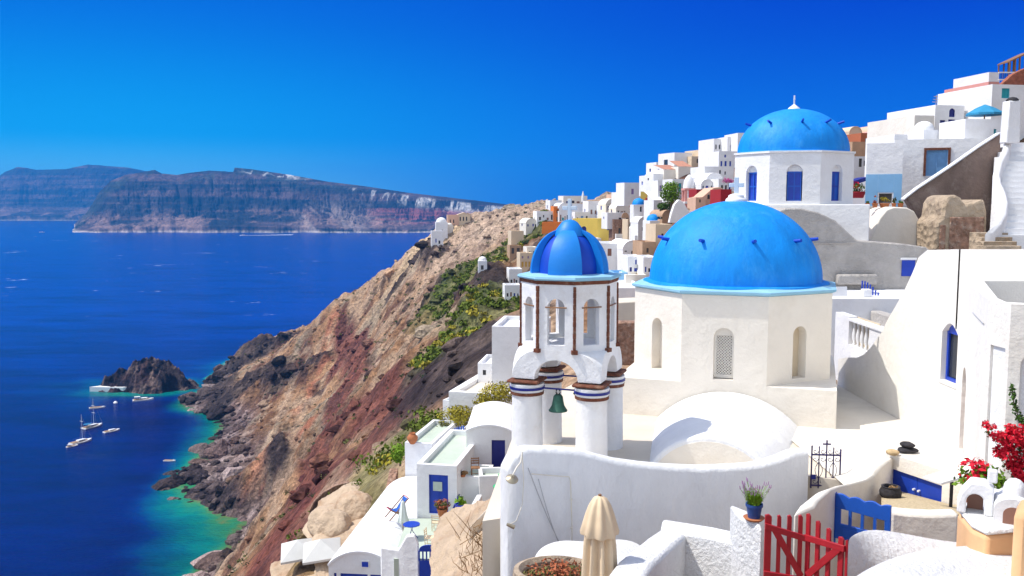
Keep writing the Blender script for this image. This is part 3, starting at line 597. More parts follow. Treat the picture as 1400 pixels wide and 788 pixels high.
cs = MB().lathe([(.34, ZC+2.72), (.33, ZC+2.80), (.25, ZC+2.87), (.24, ZC+2.93), (.12, ZC+2.98)], 20).build('cross_base', 'white', dm, smooth=40)
MB().box(-.07, .07, -.05, .05, ZC+2.93, ZC+3.50).box(-.235, -.07, -.05, .05, ZC+3.19, ZC+3.32).box(.07, .235, -.05, .05, ZC+3.19, ZC+3.32).build('cross', 'cross_white', cs, bevel=.012)
# ------------------------------------------------------------------ barrel vault in front of the chapel
def arc_pts(w, h, n=16):
    r = (w*w+h*h)/(2*h) if h < w*.999 else w; a = math.asin(min(1, w/r)); zc = h-r
    return [(r*math.sin(-a+2*a*k/n), zc+r*math.cos(-a+2*a*k/n)) for k in range(n+1)]
v0, v1 = at(972, 600, 20.9), at(994, 542, 25.4); ax = Vector((v1.x-v0.x, v1.y-v0.y, 0)); Ln = ax.length; vr = math.atan2(-ax.x, ax.y)
va = thing('barrel_vault', 'low white plastered barrel vault roof bulging in front of the octagonal chapel', 'vault', (v0.x, v0.y, -6.5), vr)
vm_ = MB(); rings = []
for k in range(11):
    t = k/10; w = 1.50+.60*t**.8; h = .90+.10*t
    rings.append([(x, t*(Ln+.2), z) for x, z in [(-w-.02, -.6)]+arc_pts(w, h, 20)+[(w+.02, -.6)]])
vm_.loft(rings); vm_.build('roof', 'white_near', va, bevel=.06, smooth=45)
MB().ext([(-1.36, -.5)]+arc_pts(1.36, .78)+[(1.36, -.5)], -.012, .05).build('end_wall', 'cream_plaster', va)
# ------------------------------------------------------------------ bell tower
TW = Vector((1.46, 22.5, 0)); TROT = R(-20)
bt = thing('bell_tower', 'white bell tower on four round columns with a ribbed blue dome', 'bell tower', (TW.x, TW.y, 0), TROT)
z1, z0, zt = -3.62, -4.33, -1.95
A8 = octv(1.23); wn_ = .471
lw = MB()
def half(z): t = (z-z0)/(z1-z0); return .471+.665*math.sqrt(max(0, 1-t*t))
ZS = [z0+(z1-z0)*math.sin(k/10*math.pi/2) for k in range(11)]
for k in range(4):
    lw.M = Matrix.Rotation(k*math.pi/2, 4, 'Z')
    arc = [(-.56*math.cos(math.pi*j/14), z0+.50*math.sin(math.pi*j/14)) for j in range(15)]
    out = [(-half(z), z) for z in ZS[::-1]]+arc+[(half(z), z) for z in ZS]
    lw.ext(out, -1.136, -.80)
    # corner between this face and the next: sweeping pendentive
    rings = [[(half(z), -1.134, z), (1.134, -half(z), z)] for z in ZS]
    lw.loft(rings, closed=False, caps=False)
lw.M = None
lw.add([(x*.99, y*.99, z1-.02) for x, y in A8], [tuple(range(8))])
lw.build('arcade', 'tower_white', bt, smooth=35)
for k in range(4):
    sol = MB(); sol.M = Matrix.Rotation(k*math.pi/2, 4, 'Z'); sol.prism([(.56, -1.10), (1.10, -1.10), (1.10, -.56), (.80, -.56), (.56, -.80)], z0-.02, z0+.25)
    sol.build('pier_core', 'tower_white', bt)
for sx, sy in ((-1, -1), (1, -1), (1, 1), (-1, 1)):
    cx, cy = .84*sx, .84*sy
    MB().lathe([(.41, -7.2), (.40, -6.3), (.385, -5.2), (.38, z0-.42)], 32, (cx, cy)).build('column', 'tower_white', bt, smooth=50)
    cp_ = MB().lathe([(.40, z0-.42), (.425, z0-.30), (.43, z0-.16)], 32, (cx, cy)).build('capital', 'tower_white', bt, smooth=30)
    MB().lathe([(.385, z0-.44), (.42, z0-.44), (.425, z0-.36), (.385, z0-.36)], 24, (cx, cy)).build('stone_band', 'rust_stone', cp_, smooth=30)
    MB().lathe([(.43, z0-.30), (.445, z0-.30), (.447, z0-.235), (.43, z0-.235)], 32, (cx, cy)).build('blue_band', 'navy', cp_, smooth=30)
    MB().box(cx-.41, cx+.41, cy-.41, cy+.41, z0-.125, z0-.045).build('stone_cap', 'rust_stone', cp_, bevel=.04)
up = MB()
hatch(up, A8, z1, zt, {k: [(wn_-.22, wn_+.22, .16, 1.30, True)] for k in range(8)}, .17, True)
up.add([(x, y, z1+.06) for x, y in octv(1.06)], [tuple(range(8))]); up.add([(x, y, zt-.03) for x, y in octv(1.06)], [tuple(range(8))])
up.build('lantern_wall', 'tower_white', bt)
for k, (x, y) in enumerate(A8):
    n = Vector((x, y, 0)).normalized(); t = Vector((-n.y, n.x, 0)); m = MB(); segs = 11
    m.M = Matrix.Translation(Vector((x, y, 0))) @ Matrix(((t.x, n.x, 0, 0), (t.y, n.y, 0, 0), (0, 0, 1, 0), (0, 0, 0, 1)))
    for j in range(segs):
        a0 = z1+.06+(zt-z1-.12)*j/segs; a1 = z1+.06+(zt-z1-.12)*(j+1)/segs-.004; w = .036+.008*random.random()
        m.prism([(-w, -.04), (w, -.04), (w*.9, .035), (-w*.9, .035)], a0, a1)
    m.box(-.078, .078, -.05, .075, z1-.04, z1+.06)
    m.build('stone_strip', 'rust_stone', bt, bevel=.01)
MB().loft([[(x, y, zt-.02) for x, y in octv(1.25)], [(x, y, zt+.07) for x, y in octv(1.28)]]).build('stone_cornice', 'rust_stone', bt)
MB().loft([[(x, y, zt+.073) for x, y in octv(1.30)], [(x, y, zt+.11) for x, y in octv(1.33)], [(x, y, zt+.16) for x, y in octv(1.31)], [(x, y, zt+.20) for x, y in octv(1.02)]]).build('ledge', 'ledge_blue', bt)
zd = zt+.20
td = MB().lathe([(.80, zd), (.80, zd+.05)]+[(.80*math.cos(k/14*math.pi/2)**.9, zd+.05+.98*math.sin(k/14*math.pi/2)) for k in range(1, 14)]+[(.01, zd+1.04)], 40).build('dome', 'dome_dark', bt, smooth=50)  # shade of the recesses between the ribs is put into this darker blue
def rib_ring(th, half_ang, r0, r1, e):
    rr0, rr1 = r0*math.cos(e)**.85, r1*math.cos(e)**.85; z = zd+1.12*math.sin(e)
    o = [(rr1*math.cos(th+s*half_ang), rr1*math.sin(th+s*half_ang), z) for s in (-1, -.5, 0, .5, 1)]
    i_ = [(rr0*math.cos(th+s*half_ang), rr0*math.sin(th+s*half_ang), z-.03) for s in (1, 0, -1)]
    return o+i_
for k in range(4):
    th = R(-90-2.5+90*k+12); rings = [rib_ring(th, R(25), .80, 1.0, e) for e in np.linspace(0, R(74), 14)]
    MB().loft(rings).build('rib', 'dome_lite', bt, smooth=40)
MB().lathe([(.40, zd+.93), (.36, zd+1.06), (.28, zd+1.17), (.2, zd+1.27), (.12, zd+1.32), (.01, zd+1.34)], 24).build('cap', 'dome_lite', bt, smooth=60)
tcx = MB().box(-.045, .045, -.04, .04, zd+1.30, zd+1.86).box(-.19, -.045, -.04, .04, zd+1.58, zd+1.68).box(.045, .19, -.04, .04, zd+1.58, zd+1.68); tcx.build('cross', 'cross_white', bt, bevel=.01)
for k in range(8):
    p, q = Vector((*A8[k-1], z1+1.09)), Vector((*A8[k], z1+1.09)); U = (q-p).normalized(); Nn = U.cross(Vector((0, 0, 1))); c = p+U*wn_+Nn*.012
    MB().tube([c-U*.27, c+U*.27], .018, 6).build('tie_rod', 'wood', bt)
for a, c_ in (((-.46, -.86), (.46, -.86)), ((-.46, .86), (.46, .86))):
    MB().tube([(a[0], a[1], z0-.27), (c_[0], c_[1], z0-.27)], .022, 8).build('bell_beam', 'navy', bt)
def bell(x, y, ztop, s, label):
    t = thing('bell', label, 'bell', tuple(Vector((TW.x, TW.y, ztop))+Matrix.Rotation(TROT, 3, 'Z') @ Vector((x, y, 0))), TROT)
    MB().lathe([(.02, -.10), (.07, -.11), (.10, -.15), (.115, -.24), (.135, -.34), (.175, -.41), (.20, -.44), (.195, -.46), (.17, -.45), (.1, -.3), (.01, -.14)], 28).build('bell_body', 'bronze_green', t, smooth=40).scale = (s,)*3
    MB().lathe([(.01, -.50), (.035, -.48), (.035, -.44), (.015, -.42), (.012, -.2), (.01, -.2)], 12).build('clapper', 'iron_black', t, smooth=50).scale = (s,)*3
    MB().tube([(0, 0, .02), (-.04, 0, -.02), (-.045, 0, -.07), (0, 0, -.12), (.045, 0, -.07), (.04, 0, -.02), (0, 0, .02)], .016, 6).build('yoke', 'iron_black', t, smooth=50).scale = (s,)*3
bell(-.02, -.86, z0-.28, 1.18, 'green bronze bell hanging free in the nearer arch, below the blue rod')
bell(.08, .86, z0-.28, 1.0, 'green bronze bell half hidden behind the nearer right column of the tower')
# ------------------------------------------------------------------ long white curtain wall
tops = [(694,640,17.0),(700,628,17.0),(712,616,17.1),(723,613,17.2),(760,614,17.5),(793,617,17.7),(818,624,17.9),(844,630,18.1),(880,635,18.3),(914,638,18.6),(960,640,18.9),(1012,638,19.2),(1035,636,19.4),(1051,633,19.6),(1071,626,19.8),(1090,618,20.0),(1106,616,20.2)]
P = [at(*t) for t in tops]; offv = Vector((-.15, .38, 0)); rings = []
for p in P:
    q = p+offv; m_ = (p+q)/2
    rings.append([(p.x, p.y, -10), (p.x, p.y, p.z-.12), (p.x+offv.x*.12, p.y+offv.y*.12, p.z-.03), (m_.x, m_.y, p.z+.015), (q.x-offv.x*.12, q.y-offv.y*.12, p.z-.03), (q.x, q.y, p.z-.12), (q.x, q.y, -10)])
cw = thing('curtain_wall', 'long white plastered wall with a dipping rounded top below the bell tower', 'wall', (P[0].x, P[0].y, -8))
o = MB().loft(rings).build('wall_body', 'white_near', cw, smooth=50); o.location = -cw.location
# outdoor shower on the wall
def along(px, py, off=.05):
    ds = [t[2] for t in tops]; ps_ = [t[0] for t in tops]; d = np.interp(px, ps_, ds)-off-.04; return at(px, py, d)
shw = thing('outdoor_shower', 'brass rain shower head on thin white pipes at the wall end', 'shower', tuple(along(700, 655)))
def child(mb, name, mt, par, **k):
    o = mb.build(name, mt, par, **k); o.location = -par.location; return o
child(MB().tube([along(714, 618, .06), along(712, 632, .1), along(706, 640, .22), along(701, 650, .24)], .016, 8), 'pipe', 'pipe_white', shw, smooth=60)
hd = along(700, 655, .26)
sm = MB(); sm.M = Matrix.Translation(hd) @ Matrix.Rotation(R(28), 4, 'X') @ Matrix.Rotation(R(12), 4, 'Y'); sm.lathe([(.02, .09), (.035, .05), (.11, .02), (.125, 0), (.12, -.015), (.01, -.016)], 28)
child(sm, 'shower_head', 'metal', shw, smooth=40)
child(MB().tube([along(727, 648), along(750, 650), along(778, 652), along(780, 658), along(781, 690), along(782, 720), along(782, 748)], .013, 8), 'pipe', 'pipe_white', shw, smooth=60)
for py in (683, 722): child(MB().cbox(along(781, py), .05, .04, .03), 'clip', 'pipe_white', shw)
child(MB().tube([along(714, 620, .04), along(716, 660, .05), along(714, 690, .08), along(706, 712, .12), along(696, 718, .14)], .010, 8), 'pipe', 'pipe_white', shw, smooth=60)
child(MB().tube([along(693, 717, .16), along(703, 721, .16)], [.03, .045], 12), 'foot_tap', 'metal', shw, smooth=50)
for a, b_, l_ in (((722, 640), (775, 762), 'thin grey line slanting down the wall, nearer the shower pipe'), ((736, 655), (765, 745), 'thin grey line slanting down the wall, shorter and further right')):
    pts = [along(a[0]+(b_[0]-a[0])*t, a[1]+(b_[1]-a[1])*t+6*math.sin(t*3.1), .03) for t in np.linspace(0, 1, 9)]
    single(MB().tube(pts, .009, 6), 'grey_line', 'grey_line', l_, 'grey_line')  # thin grey tubes following two slanting lines on the wall
# ------------------------------------------------------------------ terraces behind the wall
def sheet(name, pts, mt, z=None, thick=.0, kind='structure'):
    m = MB(); vs_ = [tuple(p) for p in pts]; m.add(vs_, [tuple(range(len(vs_)))]); o = m.build(name, mt); return tag(o, kind=kind)
pv = MB()
tp = [(-.6, 17.45, -6.42), (6.8, 20.55, -6.42), (8.2, 19.8, -6.42), (10.15, 22.0, -6.42), (10.3, 30, -6.42), (7, 34, -6.42), (3, 33, -6.42), (.3, 27, -6.42)]
pv.prism([(x, y) for x, y, z in tp], -8.6, -6.42); tag(pv.build('chapel_terrace', 'paving'), kind='structure')
# ------------------------------------------------------------------ big lit wall, balustrade terrace, right-hand house
XW = 11.5
def onx(px, py, x=XW):                                      # point of the plane x = const seen at a pixel
    d = x*F/(px-700)
    for _ in range(4):
        p = at(px, py, d); d *= x/p.x
    return at(px, py, d)
prof_px = [(1420,341),(1385,341),(1312,341),(1268,342),(1256,352),(1248,372),(1236,398),(1225,418),(1213,438),(1205,455),(1197,466),(1190,476),(1181,485),(1172,489),(1160,489),(1146,491)]
pp = [onx(*q) for q in prof_px]
bw = thing('gable_wall', 'tall bright white wall with a long slope falling from its flat top to the balustrade', 'wall', (XW, 22, -6.4))
# opening for the arched window
wy0, wy1 = onx(1309, 480).y, onx(1287, 480).y
zb_, zt_ = onx(1298, 524).z, onx(1298, 442).z
m = MB()
pts = [(p.y, p.z) for p in pp]; ylo = pts[0][0]; yhi = pts[-1][0]
def topz(y): return float(np.interp(y, [q[0] for q in pts], [q[1] for q in pts]))
ysamp = sorted({*[q[0] for q in pts], wy0, wy1})
arcw = [(wy0+(wy1-wy0)*k/10, zt_-.26+.26*math.sin(math.pi*k/10)) for k in range(11)]
def quad(y0, y1, za0, za1, zb0, zb1, x0=XW): m.add([(x0, y1, za1), (x0, y0, za0), (x0, y0, zb0), (x0, y1, zb1)], [(0, 1, 2, 3)])
for y0, y1 in zip(ysamp[:-1], ysamp[1:]):
    if wy0-1e-6 <= y0 and y1 <= wy1+1e-6:
        quad(y0, y1, -8, -8, zb_, zb_)
        for k in range(10):
            if arcw[k][0] >= y0-1e-6 and arcw[k+1][0] <= y1+1e-6: quad(arcw[k][0], arcw[k+1][0], arcw[k][1], arcw[k+1][1], topz(arcw[k][0]), topz(arcw[k+1][0]))
    else: quad(y0, y1, -8, -8, topz(y0), topz(y1))
TH = .45
hole = [(wy0, zb_)]+arcw+[(wy1, zb_)]
for k in range(len(hole)):
    a, b_ = hole[k], hole[(k+1) % len(hole)]; m.add([(XW, *a), (XW, *b_), (XW+TH, *b_), (XW+TH, *a)], [(0, 1, 2, 3)])
for (y0, za), (y1, zb2) in zip(pts[:-1], pts[1:]): m.add([(XW, y0, za), (XW, y1, zb2), (XW+TH, y1, zb2), (XW+TH, y0, za)], [(0, 1, 2, 3)]); m.add([(XW+TH, y0, za), (XW+TH, y1, zb2), (XW+TH, y1, -8), (XW+TH, y0, -8)], [(0, 1, 2, 3)])
y1, za = pts[-1]; m.add([(XW, y1, za), (XW+TH, y1, za), (XW+TH, y1, -8), (XW, y1, -8)], [(0, 1, 2, 3)])
o = m.build('wall_body', 'warm_white', bw); o.location = -bw.location
ww = MB(); xg = XW+.14
ww.box(xg, xg+.05, wy0+.0, wy0+.09, zb_, zt_-.15); ww.box(xg, xg+.05, wy1-.09, wy1, zb_, zt_-.25); ww.box(xg, xg+.05, wy0+.09, wy1-.09, zb_, zb_+.09); ww.box(xg, xg+.05, wy0+.09, wy1-.09, zt_-.30, zt_-.02)
wf = child(ww, 'window', 'blue_paint', bw)
wp = MB().box(xg+.06, xg+.07, wy0, wy1, zb_, zt_).build('pane', 'dark_glass', wf)
child(MB().box(XW-.03, XW+.14, wy0-.05, wy1+.05, zb_-.07, zb_-.002), 'sill', 'white', bw)
# balustrade terrace behind its lower end
bl = thing('balustrade_terrace', 'white terrace parapet with a small row of bottle balusters beside the chapel', 'balustrade', (12.0, 29.5, -6.4))
xb = 12.0
ya, yb_ = onx(1200, 460, xb).y, onx(1142, 440, xb).y; bz0, bz1 = onx(1172, 476, xb).z, onx(1172, 441, xb).z; o0, o1 = onx(1188, 460, xb).y, onx(1160, 460, xb).y
ztop_ = onx(1160, 438, xb).z; zr = ztop_-.02
m = MB(); m.box(xb, xb+.3, ya-.8, o0, -8, ztop_); m.box(xb, xb+.3, o0, o1, -8, bz0); m.box(xb, xb+.3, o1, yb_-.005, -8, ztop_+.14); m.box(xb, xb+.3, o0, o1, bz1, ztop_); child(m, 'parapet', 'white', bl)
child(MB().box(xb-.05, xb+.36, ya-.8, o1, ztop_+.003, ztop_+.07), 'coping', 'white', bl)
for k in range(5):
    y = o0+(o1-o0)*(k+.5)/5; h = bz1-bz0; mm = MB().lathe([(.05, bz0), (.06, bz0+.05*h), (.035, bz0+.1*h), (.085, bz0+.32*h), (.07, bz0+.5*h), (.035, bz0+.72*h), (.06, bz0+.9*h), (.06, bz1)], 14, (xb+.14, y)); child(mm, 'baluster', 'white', bl, smooth=50)
child(MB().box(xb+.31, xb+.34, o0-.1, o1+.1, bz0-.1, bz1+.1), 'back_panel', 'cream_wall', bl)
single(MB().box(12.35, 18, 27.0, 33.45, -8, -5.0), 'upper_terrace', 'white', None, None, kind='structure')
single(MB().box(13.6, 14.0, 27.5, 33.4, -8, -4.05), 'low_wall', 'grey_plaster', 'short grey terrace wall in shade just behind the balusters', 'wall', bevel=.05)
rr = MB().box(-.55, .55, -.28, .28, 0, .42); rc_ = at(1207, 463, 25.6)
t = thing('storage_chest', 'small dark red chest behind the baluster coping', 'chest', (12.95, 30.6, -4.98)); MB().box(-.5, .5, -.25, .25, 0, .52).build('body', 'canvas_red', t, bevel=.02); MB().box(-.53, .53, -.28, .28, .523, .58).build('lid', 'canvas_red', t, bevel=.015)
# faceted house at the right edge
hz = -1.68; RB = thing('corner_house', 'plain white flat-roofed house with canted corners and a narrow arched doorway', 'house', (9.7, 16.5, -5.4))
pv_ = [(9.72, 19.6), (9.62, 19.0), (8.05, 15.15), (8.35, 14.6), (9.3, 14.25), (14.5, 14.0), (14.5, 19.6)]
def vpx(px, d, py=560): return tuple(at(px, py, d)[:2])
pv_ = [vpx(1309.5, 19.4), vpx(1344, 15.4), vpx(1375, 14.75), vpx(1440, 14.4), (15.5, 14.3), (15.5, 19.4)]
m = MB(); n = len(pv_)
ins = [(pv_[0][0]+.30, pv_[0][1]-.25), (pv_[1][0]+.28, pv_[1][1]+.22), (pv_[2][0]+.08, pv_[2][1]+.30), (pv_[3][0], pv_[3][1]+.3), (15.2, 14.6), (15.2, 19.1)]
# left face with doorway
p0, p1 = Vector((*pv_[0], -7)), Vector((*pv_[1], -7)); U = (p1-p0).normalized(); Lf = (p1-p0).length
dn = lambda px: None
zd0, zd1 = 1.7, 3.55
m.panel(p0, U, (0, 0, 1), Lf, hz+7, [(.62, 1.42, zd0, zd1, True)], .22)
p2 = Vector((*pv_[2], -7)); U2 = (p2-p1).normalized(); L2 = (p2-p1).length
m.panel(p1, U2, (0, 0, 1), L2, hz+7, [(.13, L2-.10, .8, 4.55)], .05)
p3 = Vector((*pv_[3], -7)); U3 = (p3-p2).normalized(); L3 = (p3-p2).length
m.panel(p2, U3, (0, 0, 1), L3, hz+7, [(.18, L3-.1, .8, 4.5, True)], .07)
for k in range(3, n): a, b_ = pv_[k], pv_[(k+1) % n]; m.add([(*a, -7), (*b_, -7), (*b_, hz), (*a, hz)], [(0, 1, 2, 3)])
for k in range(n):
    a, b_, c_, d_ = pv_[k], pv_[(k+1) % n], ins[(k+1) % n], ins[k]
    m.add([(*a, hz), (*b_, hz), (*c_, hz), (*d_, hz)], [(0, 1, 2, 3)]); m.add([(*c_, hz), (*d_, hz), (*d_, hz-.55), (*c_, hz-.55)], [(0, 1, 2, 3)])
child(m, 'wall', 'warm_white', RB)
child(MB().add([(*q, hz-.5) for q in ins], [tuple(range(n))]), 'roof', 'grey_plaster', RB)
nn = U.cross(Vector((0, 0, 1)))
def qd(mb, P0, U, u0, u1, z0, z1, off): a = P0+U*u0+off; b_ = P0+U*u1+off; mb.add([(a.x, a.y, z0), (b_.x, b_.y, z0), (b_.x, b_.y, z1), (a.x, a.y, z1)], [(0, 1, 2, 3)]); return mb
child(qd(MB(), p0, U, .6, 1.44, -7+zd0, -7+zd1, -nn*.21), 'door', 'brown_door', RB)
n2 = U2.cross(Vector((0, 0, 1))); child(qd(MB(), p1, U2, .1, L2-.05, -6.3, -2.4, -n2*.048), 'recess_panel', 'white', RB)
n3 = U3.cross(Vector((0, 0, 1))); child(qd(MB(), p2, U3, .15, L3, -6.3, -2.4, -n3*.068), 'recess_panel', 'white', RB)
child(MB().tube([p0+U*2.2+nn*.02+Vector((0, 0, 4.85)), p0+U*3.9+nn*.02+Vector((0, 0, 4.85))], .012, 6), 'cable', 'grey_line', RB)
# court in front: terrace 2 and the ramp between
pav = MB()
def grid_sheet(mb, rows):
    n = len(rows[0]); vs_ = [tuple(p) for r in rows for p in r]; fs = [(i*n+j, i*n+j+1, (i+1)*n+j+1, (i+1)*n+j) for i in range(len(rows)-1) for j in range(n-1)]; mb.add(vs_, fs); return mb
rows = []
for y in np.linspace(17.9, 31.5, 18):
    r = []
    for x in np.linspace(7.55, 11.49, 14):
        zz = -6.38+1.05*float(sstep(7.6, 8.8, np.array(x)))*float(sstep(23.5, 19.0, np.array(y))); r.append((x, y, zz))
    rows.append(r)
single(grid_sheet(pav, rows), 'pavement', 'floor_white', None, None, kind='structure', smooth=60)
# block with the blue cupboard doors
cb = thing('cupboard_block', 'cream plastered low block holding blue double doors under its flat top', 'cupboard', (8.5, 17.6, -6.4))
c0, c1 = at(1211, 628, 17.9), at(1312, 648, 16.3); zt2 = -5.12
U = Vector((c1.x-c0.x, c1.y-c0.y, 0)).normalized(); Lc = 2.1; Nc = U.cross(Vector((0, 0, 1)))
c0.z = -7
def uoff(px):                                              # distance along the front line for a pixel column
    a = (px-700)/F; return (a*c0.y-c0.x)/(U.x-a*U.y)
u0, u1 = uoff(1231), uoff(1303.5)
def zat(px, py): u = uoff(px); return at(px, py, (c0+U*u).y).z
dz0, dz1 = (zat(1232, 682)+zat(1303, 700))/2, (zat(1232, 641)+zat(1303, 664))/2
m = MB().panel(c0, U, (0, 0, 1), Lc, zt2+7, [(u0, u1, dz0+7, dz1+7)], .06)
a, b_ = c0+U*0, c0+U*Lc; bk = -Nc*1.4
for (p, q) in ((a+bk, a), (b_, b_+bk)): m.add([(p.x, p.y, -7), (q.x, q.y, -7), (q.x, q.y, zt2), (p.x, p.y, zt2)], [(0, 1, 2, 3)])
m.add([(v.x, v.y, zt2) for v in (a, b_, b_+bk, a+bk)], [(0, 1, 2, 3)]); child(m, 'block', 'cream_plaster', cb)
um = (u0+u1)/2
for (q0, q1, kx) in ((u0+.004, um-.004, um-.06), (um+.004, u1-.004, um+.06)):
    dmb = MB(); dmb.M = Matrix.Translation(c0-Nc*.055) @ Matrix(((U.x, -Nc.x, 0, 0), (U.y, -Nc.y, 0, 0), (0, 0, 1, 0), (0, 0, 0, 1)))
    dmb.box(q0, q1, 0, .03, dz0+7.004, dz1+6.996)
    dd_ = child(dmb, 'door', 'blue_paint', cb); kn = MB(); kn.M = dmb.M; kn.tube([(kx, -.05, dz0+7+.30), (kx, .0, dz0+7+.30)], .022, 10); kn.build('knob', 'boat_white', dd_, smooth=40)
# white-topped stand beside it
st = thing('side_stand', 'small white-topped stand on a dark post before the blue cupboard', 'stand', tuple(at(1301, 702, 15.4)))
gz_ = st.location.z; a = at(1292, 660, 15.4)-st.location
MB().box(-.045, .0, -.02, .02, 0, .58).build('post', 'iron_black', st)
tt = MB(); tt.M = Matrix.Translation((-.12, .1, .60)) @ Matrix.Rotation(R(-8), 4, 'Y') @ Matrix.Rotation(R(18), 4, 'Z'); tt.box(-.26, .26, -.22, .22, 0, .05); tt.build('top', 'white', st, bevel=.01)
# stepped parapet leading up to the block, iron gate, low walls
def rwall(label, pxs, off, zb, mt, name='parapet_wall', cat='wall', bev=.06):
    pts = [at(*q) for q in pxs]; t = thing(name, label, cat, tuple(pts[0]))
    o = MB().hull_wall(pts, off, zb).build('wall_body', mt, t, bevel=bev, smooth=40); o.location = -Vector(pts[0]); return t
rwall('cream plastered parapet climbing in curves between the red gate and the cupboard', [(1085,702,12.6),(1092,692,13.0),(1102,684,13.5),(1112,676,14.0),(1126,671,14.6),(1145,667,15.2),(1165,662,15.8),(1177,655,16.2),(1186,643,16.6),(1196,635,17.1),(1211,627,17.8)], (.42, .34, 0), -7.5, 'cream_plaster')
rwall('low cream wall with a flat top to the right of the blue garden gate', [(1217,699,14.2),(1240,702,14.1),(1275,704,14.0),(1312,703,13.9)], (.05, .3, 0), -7.5, 'cream_plaster')
single(MB().add([tuple(at(*q)) for q in ((1205,702,14.6),(1330,704,14.2),(1330,690,15.8),(1300,690,16.35),(1232,672,17.6),(1205,672,16.9))], [(0, 1, 2, 3, 4, 5)]), 'gravel', 'gravel_mat', None, None, kind='structure')
# ornamental iron gate
ig = thing('iron_gate', 'narrow dark purple wrought iron gate topped by a cross', 'gate', tuple(at(1128, 668, 20.3)))
ig.rotation_euler = (0, 0, R(-6)); sc_ = 20.3/F
def gp(px, py): return ((px-1128)*sc_, 0, (668-py)*sc_)
for px, pt, rr_ in ((1108.5, 609, .018), (1118.5, 610, .014), (1128.5, 603, .016), (1138, 611, .014), (1147.5, 613, .018)):
    MB().tube([gp(px, 668), gp(px, pt)], rr_, 6).tube([gp(px, pt), gp(px, pt-3)], [rr_*1.4, .002], 6).build('bar', 'iron_purple', ig)
for py in (620, 664): MB().bar(gp(1107.5, py), gp(1148.5, py), .03).build('rail', 'iron_purple', ig)
MB().bar(gp(1128.5, 603), gp(1128.5, 599), .03).bar(gp(1123, 604.5), gp(1134, 604.5), .028).build('cross', 'iron_purple', ig)
def curl(px, py, r, a0, s): return [gp(px+r*(1-k/16)*math.cos(a0+s*k*.42), py+r*(1-k/16)*math.sin(a0+s*k*.42)) for k in range(15)]
for px in (1113.5, 1123.5, 1133.3, 1142.7):
    for py in (615, 626, 658): MB().tube(curl(px, py, 4.2, 0, 1), .008, 5).build('scroll', 'iron_purple', ig)
for px in (1118.5, 1138):
    for s in (-1, 1): MB().tube([gp(px+s*5*math.sin(t*math.pi), 630+24*t) for t in np.linspace(0, 1, 11)], .008, 5).build('scroll', 'iron_purple', ig)
MB().cbox(gp(1111.5, 652), .11, .03, .11).build('lock', 'navy', ig)
# blue garden gate
bg0, bg1 = at(1141, 733, 14.6), at(1216, 752, 14.0); d_ = bg1-bg0; bgw = math.hypot(d_.x, d_.y)
bg = thing('garden_gate', 'bright blue wooden garden gate with a wavy top rail and four openings', 'gate', tuple(at(1141, 735, 14.6)), math.atan2(d_.y, d_.x))
H = .74
wave = [(bgw*t, H*(1-.03*t)+.045*abs(math.sin(t*math.pi*3.5+.5))) for t in np.linspace(0, 1, 29)]
MB().ext([(0, H*.72)]+[(bgw, H*.66)]+wave[::-1], -.02, .03).build('top_rail', 'gate_blue', bg, bevel=.006)
MB().ext([(0, 0), (bgw, 0), (bgw, H*.34), (0, H*.36)], -.02, .03).build('lower_panel', 'gate_blue', bg, bevel=.006)
for k in range(2): MB().box(.14+k*(bgw-.2)/2, .14+(k+1)*(bgw-.2)/2-.08, -.03, -.018, .07, H*.28).build('raised_panel', 'gate_blue', bg, bevel=.006)
for k in range(5):
    x = .045+(bgw-.09)*k/4; w = .045 if k in (0, 4) else .022; MB().box(x-w, x+w, -.018, .028, H*.355, H*(.715-.012*k)).build('upright', 'gate_blue', bg)
MB().box(-.12, -.003, -.05, .07, -.3, H+.04).build('post', 'gate_blue', bg, bevel=.01)
# red picket gates
rg = thing('red_gate', 'double red picket gate with slanting braces at the bottom of the view', 'gate', tuple(at(1044, 800, 11.0)))
zb0 = rg.location.z
def leaf(x0p, x1p, d0, d1, tops_, name):
    a, b_ = at(x0p, 790, d0), at(x1p, 790, d1); g = MB(); ang = math.atan2(b_.y-a.y, b_.x-a.x); w = math.hypot(b_.x-a.x, b_.y-a.y)
    lf = bpy.data.objects.new(name, None); COL.objects.link(lf)
    return a, ang, w
def red_leaf(x0p, x1p, d0, d1, picks, rails, brace):
    a, b_ = at(x0p, 760, d0), at(x1p, 760, d1); ang = math.atan2(b_.y-a.y, b_.x-a.x); w = math.hypot(b_.x-a.x, b_.y-a.y); Mx = Matrix.Translation((a.x, a.y, 0)) @ Matrix.Rotation(ang, 4, 'Z')
    def loc(px, py): t = (px-x0p)/(x1p-x0p); d = d0+(d1-d0)*t; return w*t, at(px, py, d).z
    for px, py, wd in picks:
        x, z = loc(px, py); m = MB(); m.M = Mx; m.ext([(x-wd/2, -6.05), (x+wd/2, -6.05), (x+wd/2, z-.03), (x+wd*.1, z), (x-wd/2, z-.012)], -.015, .015); child(m, 'picket', 'red_paint', rg, bevel=.004)
    for p, q in rails:
        x, z = loc(*p); x2, z2 = loc(*q); m = MB(); m.M = Mx; m.ext([(x, z-.04), (x2, z2-.04), (x2, z2+.04), (x, z+.04)], -.052, -.017); child(m, 'rail', 'red_paint', rg, bevel=.004)
    p, q = brace; x, z = loc(*p); x2, z2 = loc(*q); m = MB(); m.M = Mx; m.ext([(x, z), (x2, z2), (x2+.06, z2+.06), (x+.06, z+.06)] if z2 < z else [(x, z), (x2, z2), (x2-.06, z2+.06), (x-.06, z+.06)], -.05, -.02); child(m, 'brace', 'red_paint', rg, bevel=.004)
